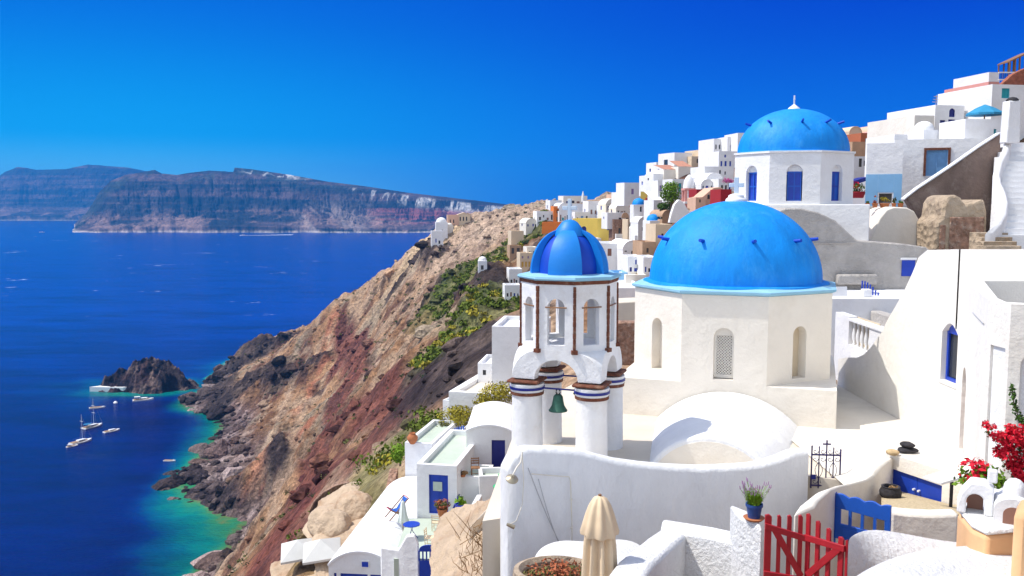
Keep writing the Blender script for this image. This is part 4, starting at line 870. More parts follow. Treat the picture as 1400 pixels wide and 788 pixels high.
red_leaf(1044, 1101, 11.0, 10.95, [(1049,703,.085),(1064,704,.05),(1078,704,.055),(1093,704,.055)], [((1044,718),(1099,735)),((1044,783),(1099,792))], ((1053,724),(1092,790)))
red_leaf(1101, 1160, 10.95, 10.4, [(1104,702,.06),(1118,712,.06),(1133,722,.06),(1150,734,.075),(1158,738,.035)], [((1102,734),(1157,750)),((1102,796),(1157,812))], ((1110,790),(1152,754)))
# foreground white walls
PIL = thing('gate_pillar', 'rough white square pillar carrying the lavender pot beside the red gate', 'pillar', tuple(at(1026, 790, 11.4)))
a, b_ = at(1010, 705, 11.5), at(1043, 700, 11.1); pm = MB().prism([(a.x, a.y), (b_.x, b_.y), (b_.x+.05, b_.y+.46), (a.x-.0, a.y+.5)], -7, a.z); child(pm, 'pillar_body', 'white_rough', PIL, bevel=.05)
rwall('rough white parapet running from the stair corner to the gate pillar', [(903,722,12.7),(940,728,12.4),(975,734,12.1),(1010,742,11.75)], (.10, .42, 0), -7.5, 'white_rough')
rwall('rough white parapet sloping down towards the closed cream parasol', [(903,723,12.75),(885,735,12.2),(865,751,11.5),(845,767,10.9),(826,792,10.2)], (.42, -.12, 0), -7.5, 'white_rough')
def lump(label, rings_px, mt, name, cat):
    rings = [[at(*q) for q in r] for r in rings_px]; c = rings[0][0]; t = thing(name, label, cat, tuple(c)); o = grid_sheet(MB(), rings).build('plaster_body', mt, t, smooth=70); s_ = o.modifiers.new('s', 'SUBSURF'); s_.levels = 2; s_.render_levels = 2; o.location = -c; return t
lump('rough white rounded wall rising behind the red gate at the bottom edge', [[(1160,735,10.3),(1185,722,11.2),(1230,728,11.6),(1290,741,11.9),(1345,744,12.3),(1392,742,12.6)], [(1160,742,10.2),(1186,730,10.9),(1230,738,11.2),(1290,748,11.4),(1345,749,11.8),(1392,748,12.1)], [(1158,790,9.9),(1188,780,10.3),(1225,770,10.6),(1280,760,10.9),(1340,756,11.4),(1392,756,11.8)], [(1158,860,9.8),(1188,860,10.2),(1225,850,10.4),(1280,840,10.7),(1340,830,11),(1392,820,11.4)]], 'white_rough', 'plaster_wall', 'wall')
lump('smooth white swelling roof top filling the lower right corner', [[(1150,800,8.6),(1190,775,9.2),(1235,757,9.8),(1290,748,10.3),(1350,745,10.7),(1400,744,11.0),(1460,744,11.0)], [(1150,830,8.2),(1195,795,8.6),(1240,778,9.0),(1290,768,9.4),(1350,764,9.8),(1400,762,10),(1460,762,10)], [(1150,900,8.0),(1195,860,8.2),(1240,840,8.3),(1290,830,8.5),(1350,825,8.7),(1400,822,8.8),(1460,822,8.8)]], 'white_rough', 'plaster_roof', 'roof')
# peach plinth with a model chapel and a peach wall at the edge
pc = thing('peach_plinth', 'peach plastered plinth with a white top under the little model chapel', 'plinth', tuple(at(1340, 745, 10.6)))
tpx = [(1310,692,10.9),(1328,712,10.35),(1350,722,10.1),(1392,722,10.2),(1420,700,11.2),(1345,672,11.9)]
tpp = [at(*q) for q in tpx]; zt3 = at(1350, 715, 10.4).z
child(MB().prism([(q.x, q.y) for q in tpp], -7, zt3-.06), 'body', 'peach', pc, bevel=.05); cen = sum(tpp, Vector())/6
child(MB().prism([(q.x+(cen.x-q.x)*.02, q.y+(cen.y-q.y)*.02) for q in tpp], zt3-.058, zt3), 'top', 'white_rough', pc, bevel=.03)
pe = single(MB().prism([vpx(1386, 9.3, 700), (vpx(1386, 9.3, 700)[0]+1, 9.0), (vpx(1386, 9.3, 700)[0]+1.2, 9.9), (vpx(1391, 9.8, 700)[0], 9.8)], -7, at(1392, 690, 9.5).z), 'peach_wall', 'peach', 'peach plastered wall end cut by the lower right frame edge', 'wall', bevel=.10)
mc = thing('model_chapel', 'miniature white chapel with arched openings and a small domed turret', 'ornament', (at(1345, 700, 10.75).x, 10.75, zt3), R(-28))
MB().ext([(-.30, 0), (-.20, 0), (-.20, .16)]+[(-.10+.10*math.cos(math.pi-math.pi*k/8), .16+.10*math.sin(math.pi*k/8)) for k in range(1, 9)]+[(0, 0), (.10, 0), (.10, .33), (.0, .40), (-.16, .40), (-.26, .26), (-.30, .12)], -.14, .16).build('front', 'white', mc, bevel=.02)
MB().ext([(.101, 0), (.52, 0)]+[(.31+.21*math.cos(math.pi*k/10), .16+.15*math.sin(math.pi*k/10)) for k in range(11)]+[(.101, .16)], -.30, .22).build('nave', 'white', mc, bevel=.02)
MB().ext([(.20, .0), (.42, .0)]+[(.31+.11*math.cos(math.pi*k/10), .12+.09*math.sin(math.pi*k/10)) for k in range(11)], -.306, -.296).build('opening', 'brown_door', mc)
MB().box(-.19, -.01, .10, .14, .0, .25).build('opening', 'brown_door', mc)
MB().box(.02, .13, -.05, .07, .40, .56).build('turret', 'white', mc, bevel=.02)
MB().lathe([(.13, .28), (.13, .34), (.11, .42), (.06, .47), (.01, .49)], 20, (.32, .0)).build('dome', 'white', mc, smooth=60)
# parasol, pot, small things
um_ = thing('closed_parasol', 'tall cream canvas parasol folded shut in front of the long white wall', 'parasol', (at(820, 700, 11).x, 11, -6.3))
def pz(py): return at(820, py, 11).z+6.3
def fluted(profile, n, amp, ph=0): 
    rings = []
    for r, z in profile: rings.append([(r*(1+amp*math.cos(n*2*math.pi*j/96+ph))*math.cos(2*math.pi*j/96), r*(1+amp*math.cos(n*2*math.pi*j/96+ph))*math.sin(2*math.pi*j/96), z) for j in range(96)])
    return MB().loft(rings)
fluted([(.02, pz(678)), (.08, pz(681)), (.13, pz(690)), (.17, pz(702)), (.20, pz(714)), (.232, pz(726)), (.225, pz(730)), (.17, pz(729))], 8, .10).build('cap_flap', 'canvas_cream', um_, smooth=60)
fluted([(.15, pz(722)), (.175, pz(745)), (.19, pz(775)), (.205, pz(820)), (.20, pz(860)), (.14, pz(880))], 9, .24, .7).build('folded_canopy', 'canvas_cream', um_, smooth=60)
MB().tube([(0, 0, 0), (0, 0, pz(676))], .022, 10).build('pole', 'wood', um_)
def leaf_cloud(mb, c, rad, n, size, rs=random, clump=7, flat=.0):
    cl = [(rs.gauss(0, .45), rs.gauss(0, .45), rs.gauss(0, .45)) for _ in range(max(3, n//clump//3))]
    for _ in range(n):
        b0 = rs.choice(cl); u = Vector((b0[0]+rs.gauss(0, .22), b0[1]+rs.gauss(0, .22), b0[2]+rs.gauss(0, .22)))
        if u.length > 1.05: u = u.normalized()*rs.uniform(.8, 1.05)
        p = Vector((c[0]+u.x*rad[0], c[1]+u.y*rad[1], c[2]+u.z*rad[2])); nrm = (u+Vector((rs.gauss(0, .6), rs.gauss(0, .6), rs.gauss(.3, .6)))).normalized()
        a = nrm.orthogonal().normalized(); a = Matrix.Rotation(rs.uniform(0, 6.28), 3, nrm) @ a; b_ = nrm.cross(a); s_ = size*rs.uniform(.6, 1.35)
        mb.add([p+a*s_, p+b_*s_*.55+nrm*s_*.12, p-a*s_, p-b_*s_*.55+nrm*s_*.12], [(0, 1, 2, 3)])
    return mb
def pot_shape(r, h, n=24): return MB().lathe([(r*.72, 0), (r*.95, h*.8), (r*1.05, h*.82), (r*1.05, h), (r*.9, h), (r*.86, h*.85), (.01, h*.84)], n)
lp = thing('lavender_pot', 'dark blue pot of flowering lavender on a clay saucer atop the pillar', 'potted plant', (at(1031, 698, 11.35).x, 11.35, at(1010, 705, 11.5).z))
MB().lathe([(.11, .0), (.14, .03), (.13, .035), (.01, .02)], 24).build('saucer', 'terracotta', lp, smooth=40)
o = pot_shape(.108, .19); o.build('pot', 'pot_blue', lp, smooth=40).location = (0, 0, .025)
lm = MB(); fl = MB()
for _ in range(420):
    a = random.uniform(0, 6.28); r = random.uniform(0, .06); t_ = random.uniform(.2, 1)*.14; h = random.uniform(.12, .22); p = Vector((r*math.cos(a), r*math.sin(a), .19)); q = p+Vector((t_*math.cos(a), t_*math.sin(a), h)); w = .006; n_ = Vector((-math.sin(a), math.cos(a), 0))
    lm.add([p-n_*w, p+n_*w, q], [(0, 1, 2)])
    if random.random() < .07: q2 = q+(q-p)*.45; lm.tube([q, q2], .003, 3); fl.tube([q2-(q-p)*.1, q2+Vector((0, 0, .028))], [.008, .004], 5)
leaf_cloud(lm, (0, 0, .30), (.12, .12, .12), 260, .018); lm.build('leaves', 'leaf_bright', lp); fl.build('flowers', 'lavender', lp)
def rock_lump(r, sq=.6, seed=0, n=20):
    rs = random.Random(seed); ph = [rs.uniform(0, 6) for _ in range(6)]; pr = []
    rings = []
    for i in range(9):
        e = -math.pi/2+math.pi*i/8; ring = []
        for j in range(n):
            a = 2*math.pi*j/n; k = r*(1+.12*math.sin(2*a+ph[0])+.08*math.sin(3*a+ph[1]+e)+.06*math.sin(5*a+ph[2])); ring.append((k*max(.02, math.cos(e))*math.cos(a), k*max(.02, math.cos(e))*math.sin(a), r*sq*(math.sin(e)+1)))
        rings.append(ring)
    return MB().loft(rings)
p = at(1240, 625, 17.9); p.z = -5.13
sl_ = single(rock_lump(.19, .32, 3), 'stone', 'stone_dark', 'flat dark stone lying on the cupboard block top, under a second stone', 'stone', smooth=50); sl_.location = p
s2 = single(rock_lump(.14, .42, 5), 'stone', 'stone_dark', 'small round dark stone stacked on top of another stone', 'stone', smooth=50); s2.location = p+Vector((-.01, 0, .115))
s3 = single(rock_lump(.12, .55, 9), 'stone', 'stone_tan', 'pale tan stone beside the stacked dark stones on the block', 'stone', smooth=50); p3 = at(1220, 625, 17.7); p3.z = -5.13; s3.location = p3
dp = thing('dark_pot', 'round black pot standing in the corner below the stepped parapet', 'pot', tuple(at(1217, 684, 16.2))); MB().lathe([(.10, 0), (.19, .09), (.20, .17), (.16, .25), (.17, .27), (.13, .27), (.12, .2), (.01, .15)], 24).build('bowl', 'stone_dark', dp, smooth=50); leaf_cloud(MB(), (0, 0, .26), (.12, .12, .05), 60, .03).build('dried_leaves', 'dry_twig', dp)
l2 = thing('floor_lamp_dome', 'small pale grey dome light on the floor by the narrow doorway', 'light', tuple(at(1314, 629, 17.0))); l2.location.z = -5.3; MB().lathe([(.16, 0), (.17, .04), (.13, .10), (.06, .13), (.01, .14)], 20).build('shade', 'grey_line', l2, smooth=50); MB().lathe([(.18, -.02), (.18, 0), (.01, .0)], 20).build('base', 'metal', l2)
# planting: pots of geranium, bougainvillea, trailing vine, planter
def plant_pot(name, label, loc, potr, poth, potmat, leafmat, lr, n, ls, flmat=None, nf=0, cat='potted plant', group=None):
    t = thing(name, label, cat, loc, 0, group); pot_shape(potr, poth).build('pot', potmat, t, smooth=40)
    leaf_cloud(MB(), (0, 0, poth+lr[2]*.75), lr, n, ls).build('leaves', leafmat, t)
    if flmat: leaf_cloud(MB(), (0, 0, poth+lr[2]*1.1), (lr[0]*1.05, lr[1]*1.05, lr[2]*1.0), nf, ls*.9).build('flowers', flmat, t)
    return t
plant_pot('potted_geranium', 'bushy yellow-green potted plant with red blooms behind the model chapel', tuple(at(1338, 700, 12.6)), .2, .28, 'terracotta', 'leaf_bright', (.34, .3, .24), 700, .05, 'red_flower', 200)
bo = thing('bougainvillea', 'crimson bougainvillea cascading at the right edge beside the house corner', 'shrub', tuple(at(1385, 660, 13.4)))
stx = MB().tube([at(1400, 720, 13.6), at(1392, 660, 13.6), at(1385, 610, 13.5), at(1365, 590, 13.4)], [.04, .03, .02, .01], 7); child(stx, 'stem', 'bark', bo)
fb, gb = MB(), MB(); rs = random.Random(4)
for px, py, rx, rz, n in ((1350,582,.10,.08,90),(1362,594,.14,.11,160),(1375,600,.16,.13,200),(1392,605,.16,.18,260),(1372,622,.16,.15,220),(1390,635,.18,.2,320),(1404,625,.2,.24,300),(1396,658,.12,.16,160),(1382,640,.1,.12,100),(1388,590,.16,.14,220),(1400,600,.2,.2,300),(1376,612,.15,.15,220),(1395,645,.18,.18,260),(1402,665,.16,.2,220)):
    leaf_cloud(fb, at(px, py, 13.3), (rx, .18, rz), n, .030, rs); leaf_cloud(gb, at(px+3, py+5, 13.4), (rx, .15, rz), n//4, .03, rs)
child(fb, 'flowers', 'red_flower', bo); child(gb, 'leaves', 'leaf_green', bo)
vi = thing('trailing_vine', 'thin green vine trailing down the recessed white panel at the right', 'vine', tuple(at(1386, 540, 14.1)))
vp = [at(1383, 527, 14.2), at(1386, 550, 14.2), at(1392, 570, 14.15), at(1400, 580, 14.1), at(1406, 600, 14.1)]; child(MB().tube(vp, .010, 5), 'stem', 'bark', vi)
vb = MB()
for k in range(40): t = k/39*3.99; i = int(t); leaf_cloud(vb, vp[i].lerp(vp[i+1], t-i), (.06, .05, .07), 9, .03, rs)
leaf_cloud(vb, at(1378, 588, 14.0), (.12, .1, .12), 90, .035, rs); child(vb, 'leaves', 'leaf_green', vi)
pr_ = thing('stone_planter', 'stone-rimmed planter with reddish succulents at the foot of the long wall', 'planter', tuple(at(760, 785, 12.5)))
m = MB().lathe([(1.0, -1.5), (1.02, 0), (1.0, .07), (.88, .09), (.80, .02), (.78, -.12), (.01, -.12)], 40); o = m.build('rim', 'ruin_stone', pr_, smooth=40); o.scale = (.62, .52, 1)
sb = MB().lathe([(.0, .02), (.80, .0), (.80, -.06)], 24); o = sb.build('soil', 'soil', pr_); o.scale = (.62, .52, 1); o.location.z = -.03
leaf_cloud(MB(), (0, 0, .06), (.46, .38, .08), 420, .032, rs).build('succulents', 'rust_wall', pr_); leaf_cloud(MB(), (0, 0, .05), (.48, .40, .07), 200, .03, rs).build('leaves', 'leaf_olive', pr_)
lump('white plaster hump at the foot of the long wall behind the parasol', [[(735,752,16.3),(752,742,16.5),(775,738,16.6),(800,742,16.7),(850,735,16.9),(880,745,17)], [(728,770,14.5),(745,758,14.7),(775,755,14.8),(800,756,14.8),(850,752,15),(890,770,15)], [(700,820,12.8),(740,805,12.8),(775,800,12.8),(800,800,12.8),(850,800,12.8),(900,810,12.8)]], 'white_rough', 'plaster_hump', 'plaster')
# ------------------------------------------------------------------ houses: one builder for every size
WINMAT = {'b': 'blue_paint', 'd': 'dark_glass', 'n': 'navy', 's': 'door_sky', 'r': 'red_paint', 'l': 'lilac_door', 'w': 'brown_door', 't': 'teal_paint', 'y': 'yellow_paint', 'k': 'shade_inside', 'p': 'pool'}
def P0_(px, py, d): return tuple(at(px, py, d))
def house(label, x0, x1, yt, yb, d, m='white', wins=(), left=(), roof='flat', yaw=12, deep=6., down=4., roofm=None, rise=None, name='house', cat='house', group=None, par=.28, frames=None, rev=None):
    """x0..x1, yt..yb: the survey rectangle of the front; d its distance; windows as (u0,u1,v0,v1,kind[,arch]) in fractions of the front (door if it starts at v=0)"""
    c = at((x0+x1)/2, yb, d); cy = math.cos(R(yaw)); W = (x1-x0)*d/F/cy; H = at((x0+x1)/2, yt, d).z-c.z
    if frames is None: frames = d < 130
    if rev is None: rev = .12 if d < 130 else .18
    t = thing(name, label, cat, tuple(c), R(yaw), group); hw = W/2
    rs_ = rise if rise is not None else (W*.42 if roof == 'vault' else H*.3)
    Hs = H-rs_ if roof in ('vault', 'gable', 'vaultx') else H
    b = MB()
    def ops(wl, w): return [(max(.02, a*w), min(w-.02, b_*w), (v0*H if v0 > 0 else .005), v1*H, len(r) > 1 and r[1]) for a, b_, v0, v1, *r in wl]
    fo, lo = ops(wins, W), ops(left, deep)
    fo = [(o[0], o[1], o[2], min(o[3], Hs-.03), o[4]) for o in fo]
    b.panel((-hw, 0, 0), (1, 0, 0), (0, 0, 1), W, Hs, fo, rev)
    b.panel((-hw, deep, 0), (0, -1, 0), (0, 0, 1), deep, Hs, [(o[0], o[1], o[2], min(o[3], Hs-.03), o[4]) for o in lo], rev)
    b.add([(hw, 0, 0), (hw, deep, 0), (hw, deep, Hs), (hw, 0, Hs)], [(0, 1, 2, 3)]); b.add([(hw, deep, 0), (-hw, deep, 0), (-hw, deep, Hs), (hw, deep, Hs)], [(0, 1, 2, 3)])
    b.add([(-hw, 0, 0), (hw, 0, 0), (hw, 0, -down), (-hw, 0, -down)], [(0, 1, 2, 3)]); b.add([(-hw, deep, 0), (-hw, 0, 0), (-hw, 0, -down), (-hw, deep, -down)], [(0, 1, 2, 3)])
    b.add([(hw, 0, 0), (hw, deep, 0), (hw, deep, -down), (hw, 0, -down)], [(0, 1, 2, 3)])
    rm = roofm or m
    if roof == 'flat':
        p = min(par, W*.12); o = [(-hw, 0), (hw, 0), (hw, deep), (-hw, deep)]; i_ = [(-hw+p, p), (hw-p, p), (hw-p, deep-p), (-hw+p, deep-p)]
        for k in range(4):
            a, a2, q, q2 = o[k], o[(k+1) % 4], i_[k], i_[(k+1) % 4]
            b.add([(*a, Hs), (*a2, Hs), (*q2, Hs), (*q, Hs)], [(0, 1, 2, 3)]); b.add([(*q, Hs), (*q2, Hs), (*q2, Hs-.3), (*q, Hs-.3)], [(0, 1, 2, 3)])
        MB().add([(*q, Hs-.29) for q in i_], [(0, 1, 2, 3)]).build('roof', rm, t)
    elif roof == 'vault':
        ar = [(x, Hs+z) for x, z in arc_pts(hw, rs_, 16)]
        b.add([(x, 0, z) for x, z in [(-hw, Hs)]+ar[1:-1]+[(hw, Hs)]], [tuple(range(len(ar)))]); b.add([(x, deep, z) for x, z in ar], [tuple(range(len(ar)))])
        big = [(x*1.03, z+.10) for x, z in ar]
        MB().loft([[(x, yv, z) for x, z in big+ar[::-1]] for yv in (-.06, deep+.05)]).build('roof', rm, t, smooth=40)
    elif roof == 'vaultx':
        ar = [((deep/2)+x, Hs+z) for x, z in arc_pts(deep/2, rs_, 16)]
        for xx in (-hw, hw): b.add([(xx, yv, z) for yv, z in ar], [tuple(range(len(ar)))])
        big = [(deep/2+(yv-deep/2)*1.03, z+.08) for yv, z in ar]; MB().loft([[(xx, yv, z) for yv, z in big+ar[::-1]] for xx in (-hw-.05, hw+.05)]).build('roof', rm, t, smooth=40)
    elif roof == 'gable':
        b.add([(-hw, 0, Hs), (hw, 0, Hs), (0, 0, H)], [(0, 1, 2)]); b.add([(-hw, deep, Hs), (hw, deep, Hs), (0, deep, H)], [(0, 1, 2)])
        MB().ext([(-hw-.2, Hs-.05), (-hw-.2, Hs+.05), (0, H+.12), (hw+.2, Hs+.05), (hw+.2, Hs-.05), (0, H+.0)][::-1], -.2, deep+.2).build('roof', rm, t)
    elif roof == 'slope':
        MB().add([(-hw-.1, -.1, Hs+.02), (hw+.1, -.1, Hs+.02), (hw+.1, deep, Hs+rs_), (-hw-.1, deep, Hs+rs_)], [(0, 1, 2, 3)]).build('roof', rm, t)
    elif roof == 'dome':
        b.add([(-hw, 0, Hs), (hw, 0, Hs), (hw, deep, Hs), (-hw, deep, Hs)], [(0, 1, 2, 3)])
        r = min(hw, deep/2)*.92; MB().lathe([(r*1.02, Hs-.1), (r*1.02, Hs+.15)]+[(r*math.cos(k/12*math.pi/2), Hs+.15+r*.85*math.sin(k/12*math.pi/2)) for k in range(12)]+[(.01, Hs+.15+r*.85)], 32, (0, deep/2)).build('dome', rm, t, smooth=50)
    b.build('wall', m, t)
    for wl, O, side in ((wins, fo, 0), (left, lo, 1)):
        for src, o in zip(wl, O):
            u0, u1, v0, v1 = o[:4]; kd = src[4]; door = src[2] <= 0
            def P(u, v, k): return (-hw+u, k, v) if side == 0 else (-hw+k, deep-u, v)
            mb = MB(); k = rev-.02
            mb.add([P(u0, v0, k), P(u1, v0, k), P(u1, v1, k), P(u0, v1, k)], [(0, 1, 2, 3)]) 
            if frames:
                fw = min(.07, (u1-u0)*.12); k2 = rev-.06
                for a, c2, e, g_ in ((u0, u0+fw, v0, v1), (u1-fw, u1, v0, v1), (u0+fw, u1-fw, v1-fw, v1), (u0+fw, u1-fw, v0, v0+fw), ((u0+u1)/2-fw*.4, (u0+u1)/2+fw*.4, v0+fw, v1-fw)): mb.add([P(a, e, k2), P(c2, e, k2), P(c2, g_, k2), P(a, g_, k2)], [(0, 1, 2, 3)])
            w_ = mb.build('door' if door else 'window', WINMAT[kd], t)
    return t
def crag(o, st=.5, sz=1.0):
    tx = bpy.data.textures.new('crag', 'CLOUDS'); tx.noise_scale = sz; tx.noise_depth = 4
    sm_ = o.modifiers.new('s', 'SUBSURF'); sm_.levels = sm_.render_levels = 3; dm_ = o.modifiers.new('d', 'DISPLACE'); dm_.texture = tx; dm_.strength = st; dm_.texture_coords = 'GLOBAL'; dm_.mid_level = .5
    return o
# ------------------------------------------------------------------ the lower terraces on the left
house('small white vaulted house with a navy slatted door beside the tower columns', 637, 700, 583, 650, 50, 'white', [(.56, .86, 0, .72, 'n')], roof='vault', rise=.35, yaw=-2, deep=6, down=5)
hb = house('white flat-roofed house with a blue door holding a pale glass pane', 569, 626, 636, 703, 46, 'white', [(.30, .78, 0, .80, 'b')], yaw=-10, deep=7.4, down=5, roofm='mint_floor')
MB().box(-.22, .28, .04, .05, 1.25, 1.75).build('door_pane', 'cactus_grey', hb)
house('white house end with an open green roof and clay urn on its corner', 553, 592, 606, 650, 54, 'white', yaw=-12, deep=6, down=6, roofm='mint_floor')
house('low white wing with a small green roof below the wooden chair', 626, 668, 652, 690, 47, 'white', yaw=-6, deep=2.3, down=5, roofm='mint_floor', name='wing', cat='house')
house('white ledge with a tiny green roof right of the low wing', 655, 696, 651, 676, 46, 'white', yaw=4, deep=1.6, down=5, roofm='mint_floor', name='ledge_block', cat='house')
hv = house('long white barrel-vaulted house with a tiny blue window and blue doors', 447, 541, 756, 803, 42, 'white', [(.08, .12, .02, .38, 'b'), (.18, .60, .0, .38, 'b'), (.64, .88, .0, .38, 'b')], roof='vault', rise=.75, yaw=-6, deep=12, down=7)
hvw = MB().box(.02, .42, -.05, .03, 1.02, 1.36).build('window', 'white', hv); MB().box(.06, .38, -.056, -.051, 1.06, 1.32).build('pane', 'blue_paint', hvw)
cfl = [at(556,742,42.5), at(640,742,42.5), at(640,700,46), at(575,700,46)]
zc = at(600, 735, 43.3).z
single(MB().box(-5.6, -1.6, 40.6, 46, zc-4, zc), 'court_terrace', 'mint_floor', None, None, kind='structure')
gw = rwall('low white court wall with rounded ends around the blue arched gate', [(520,748,41),(545,752,40.6),(556,733,40.4),(566,732,40.3),(572,745,40.2)], (.0, .3, 0), -26, 'white')
rwall('short white pier right of the blue arched gate', [(599,745,40.1),(606,742,40.1),(613,740,40.2)], (.0, .3, 0), -26, 'white')
rwall('white wall stepping up the right side of the little court', [(613,748,40.3),(625,722,41.5),(640,697,43.4),(652,676,45.2)], (.3, 0, 0), -26, 'white')
def P0(px, py, d, z=None):
    p = at(px, py, d)
    if z is not None: p.z = z
    return tuple(p)
ag = thing('arched_gate', 'tall blue wooden gate with an arched top and slotted upper half', 'gate', P0(586, 790, 40.2), 0)
s_ = 40.2/F; W2 = 13*s_; Hh = 48*s_
MB().ext([(-W2, 0), (W2, 0), (W2, Hh*.52), (-W2, Hh*.52)], -.03, .03).build('lower_panel', 'blue_paint', ag)
MB().ext([(-W2, Hh*.86)]+[(W2*x, z) for x, z in ((-1, Hh*.80), (1, Hh*.80))]+[(W2*math.cos(math.pi*k/12), Hh*.86+Hh*.14*math.sin(math.pi*k/12)) for k in range(13)], -.03, .03).build('arched_top', 'blue_paint', ag)
for k in range(6): x = -W2+2*W2*k/5; MB().box(x-.035, x+.035, -.028, .028, Hh*.52, Hh*.82).build('slat', 'blue_paint', ag)
def chair(label, loc, rz, matn='wood', s=1.0, slat='wood'):
    t = thing('chair', label, 'chair', loc, rz, 'chairs on the lower terraces', s)
    for sx in (-.2, .2):
        MB().bar((sx, -.2, 0), (sx, -.2, .45), .035).build('leg', matn, t); MB().bar((sx, .2, 0), (sx, .26, .92), .035).build('leg', matn, t)
    MB().box(-.23, .23, -.23, .23, .44, .475).build('seat', slat, t)
    for z in (.62, .75, .87): MB().box(-.19, .19, .215+.06*(z-.45), .24+.06*(z-.45), z-.025, z+.03).build('back_slat', matn, t)
    for z in (.2,): MB().bar((-.2, -.2, z), (.2, -.2, z), .025).bar((-.2, -.2, z), (-.2, .22, z), .025).bar((.2, -.2, z), (.2, .22, z), .025).build('stretcher', matn, t)
    return t
chair('dark wooden chair on the green roof beside the navy door', P0(650, 651, 47.5), R(8), s=1.05)
chair('pale wooden folding chair by the blue table, pushed back to the wall', P0(597, 735, 44.3, zc), R(170), 'canvas_cream', .95, 'canvas_cream')
chair('pale wooden folding chair turned sideways in front of the blue table', P0(588, 742, 42.2, zc), R(80), 'canvas_cream', .95, 'canvas_cream')
tb = thing('round_table', 'round bright blue table on the small green court', 'table', P0(563, 742, 43.2, zc))
MB().lathe([(.01, .70), (.42, .70), (.43, .72), (.42, .74), (.01, .74)], 28).build('table_top', 'blue_paint', tb, smooth=40)
for k in range(3): MB().tube([(.05*math.cos(k*2.1), .05*math.sin(k*2.1), .7), (.03*math.cos(k*2.1), .03*math.sin(k*2.1), .4), (.3*math.cos(k*2.1), .3*math.sin(k*2.1), 0)], .018, 6).build('leg', 'navy', tb)
fp = thing('closed_parasol', 'pale green-white parasol folded shut on the low court wall', 'parasol', P0(551, 716, 45), 0)
fluted([(.02, 1.25), (.10, 1.15), (.20, .5), (.30, .12), (.28, .1)], 7, .1).build('folded_canopy', 'canvas_pale', fp, smooth=60); MB().tube([(0, 0, -1.6), (0, 0, 1.3)], .025, 8).build('pole', 'wood', fp)
dc = thing('deck_chair', 'wooden deck chair with blue and red canvas on the long white roof', 'deck chair', P0(545, 707, 46.2), R(-60))
for sx in (-.32, .32):
    MB().bar((sx, -.65, 0), (sx, .45, 1.05), .05).build('rail', 'wood', dc); MB().bar((sx, .35, 0), (sx, -.55, .55), .05).build('rail', 'wood', dc)
MB().loft([[(-.28, y, z), (.28, y, z), (.28, y, z-.015), (-.28, y, z-.015)] for y, z in ((-.55, .52), (-.3, .38), (0, .42), (.25, .75), (.42, 1.02))]).build('canvas', 'boat_blue', dc, smooth=50); MB().bar((-.32, .45, 1.05), (.32, .45, 1.05), .04).bar((-.32, -.55, .55), (.32, -.55, .55), .04).build('crossbar', 'red_paint', dc)
plant_pot('potted_geranium', 'terracotta pot of dark red geranium by the blue door with glass', P0(605, 708, 45.2), .28, .5, 'terracotta', 'leaf_olive', (.42, .35, .26), 300, .07, 'rust_wall', 160)
plant_pot('potted_succulent', 'cobalt blue pot with a spiky green plant on the wall corner', P0(629, 697, 44.6), .26, .3, 'pot_cobalt', 'leaf_bright', (.3, .3, .22), 200, .09)
plant_pot('potted_plant', 'small clay pot of dry brown plant on the low wing parapet', P0(633, 652, 46.8), .16, .15, 'terracotta', 'dry_twig', (.28, .2, .12), 150, .06)
ur = thing('urn', 'round terracotta urn on the corner of the open green roof', 'urn', P0(564, 607, 54)); MB().lathe([(.14, 0), (.32, .25), (.34, .42), (.22, .6), (.15, .64), (.19, .70), (.16, .71), (.1, .6), (.01, .5)], 24).build('jar_body', 'terracotta', ur, smooth=50)
gp_ = thing('garden_sprinkler_pot', 'bright green plastic pot with a spike on the ledge by the tower wall', 'pot', P0(683, 668, 44)); MB().lathe([(.3, 0), (.34, .12), (.2, .25), (.1, .4), (.07, .75), (.01, .8)], 18).build('pot_body', 'plastic_green', gp_, smooth=40)
bgt = thing('small_gate', 'tiny bright blue slatted gate on the white wall behind the green roofs', 'gate', P0(628, 600, 54.5), R(50))
for k in range(5): MB().box(-.4+.2*k-.04, -.4+.2*k+.04, -.02, .02, 0, .75).build('slat', 'gate_blue', bgt)
MB().box(-.44, .44, .021, .04, .15, .25).build('rail', 'gate_blue', bgt)
rs2 = thing('stair_rail', 'navy blue railing slanting beside the potted plants', 'railing', P0(612, 728, 44.2))
a_, b__ = Vector((0, 0, 0)), at(628, 690, 46)-at(612, 728, 44.2)
for k in range(9): p = a_.lerp(b__, k/8); MB().bar(p, p+Vector((0, 0, .55)), .05).build('post', 'navy', rs2)
MB().bar(a_+Vector((0, 0, .55)), b__+Vector((0, 0, .55)), .07).build('handrail', 'navy', rs2)
# white parapets behind
rwall('white parapet running back from the green roofs past the tiny blue gate', [(600,603,54),(616,601,54),(636,585,56.5),(655,568,60)], (0, .4, 0), -24, 'white')
house('tall blank white house with a flat roof beside the bell tower', 672, 742, 447, 528, 62, 'white', yaw=-8, deep=6, down=5)
house('low house with a cream flat roof and pale blue side below the blank white house', 612, 700, 538, 556, 61, 'white', yaw=-16, deep=10, down=5, roofm='paving', par=.5)
house('small white step block with a turquoise basin on the slope edge', 605, 628, 548, 575, 62, 'white', yaw=-22, deep=6, down=5, roofm='pool', par=.7)
house('white cube house with a tiny dark window under the blank white house', 653, 676, 497, 520, 66, 'white', [(.3, .5, .3, .6, 'd')], yaw=-8, deep=4, down=5)
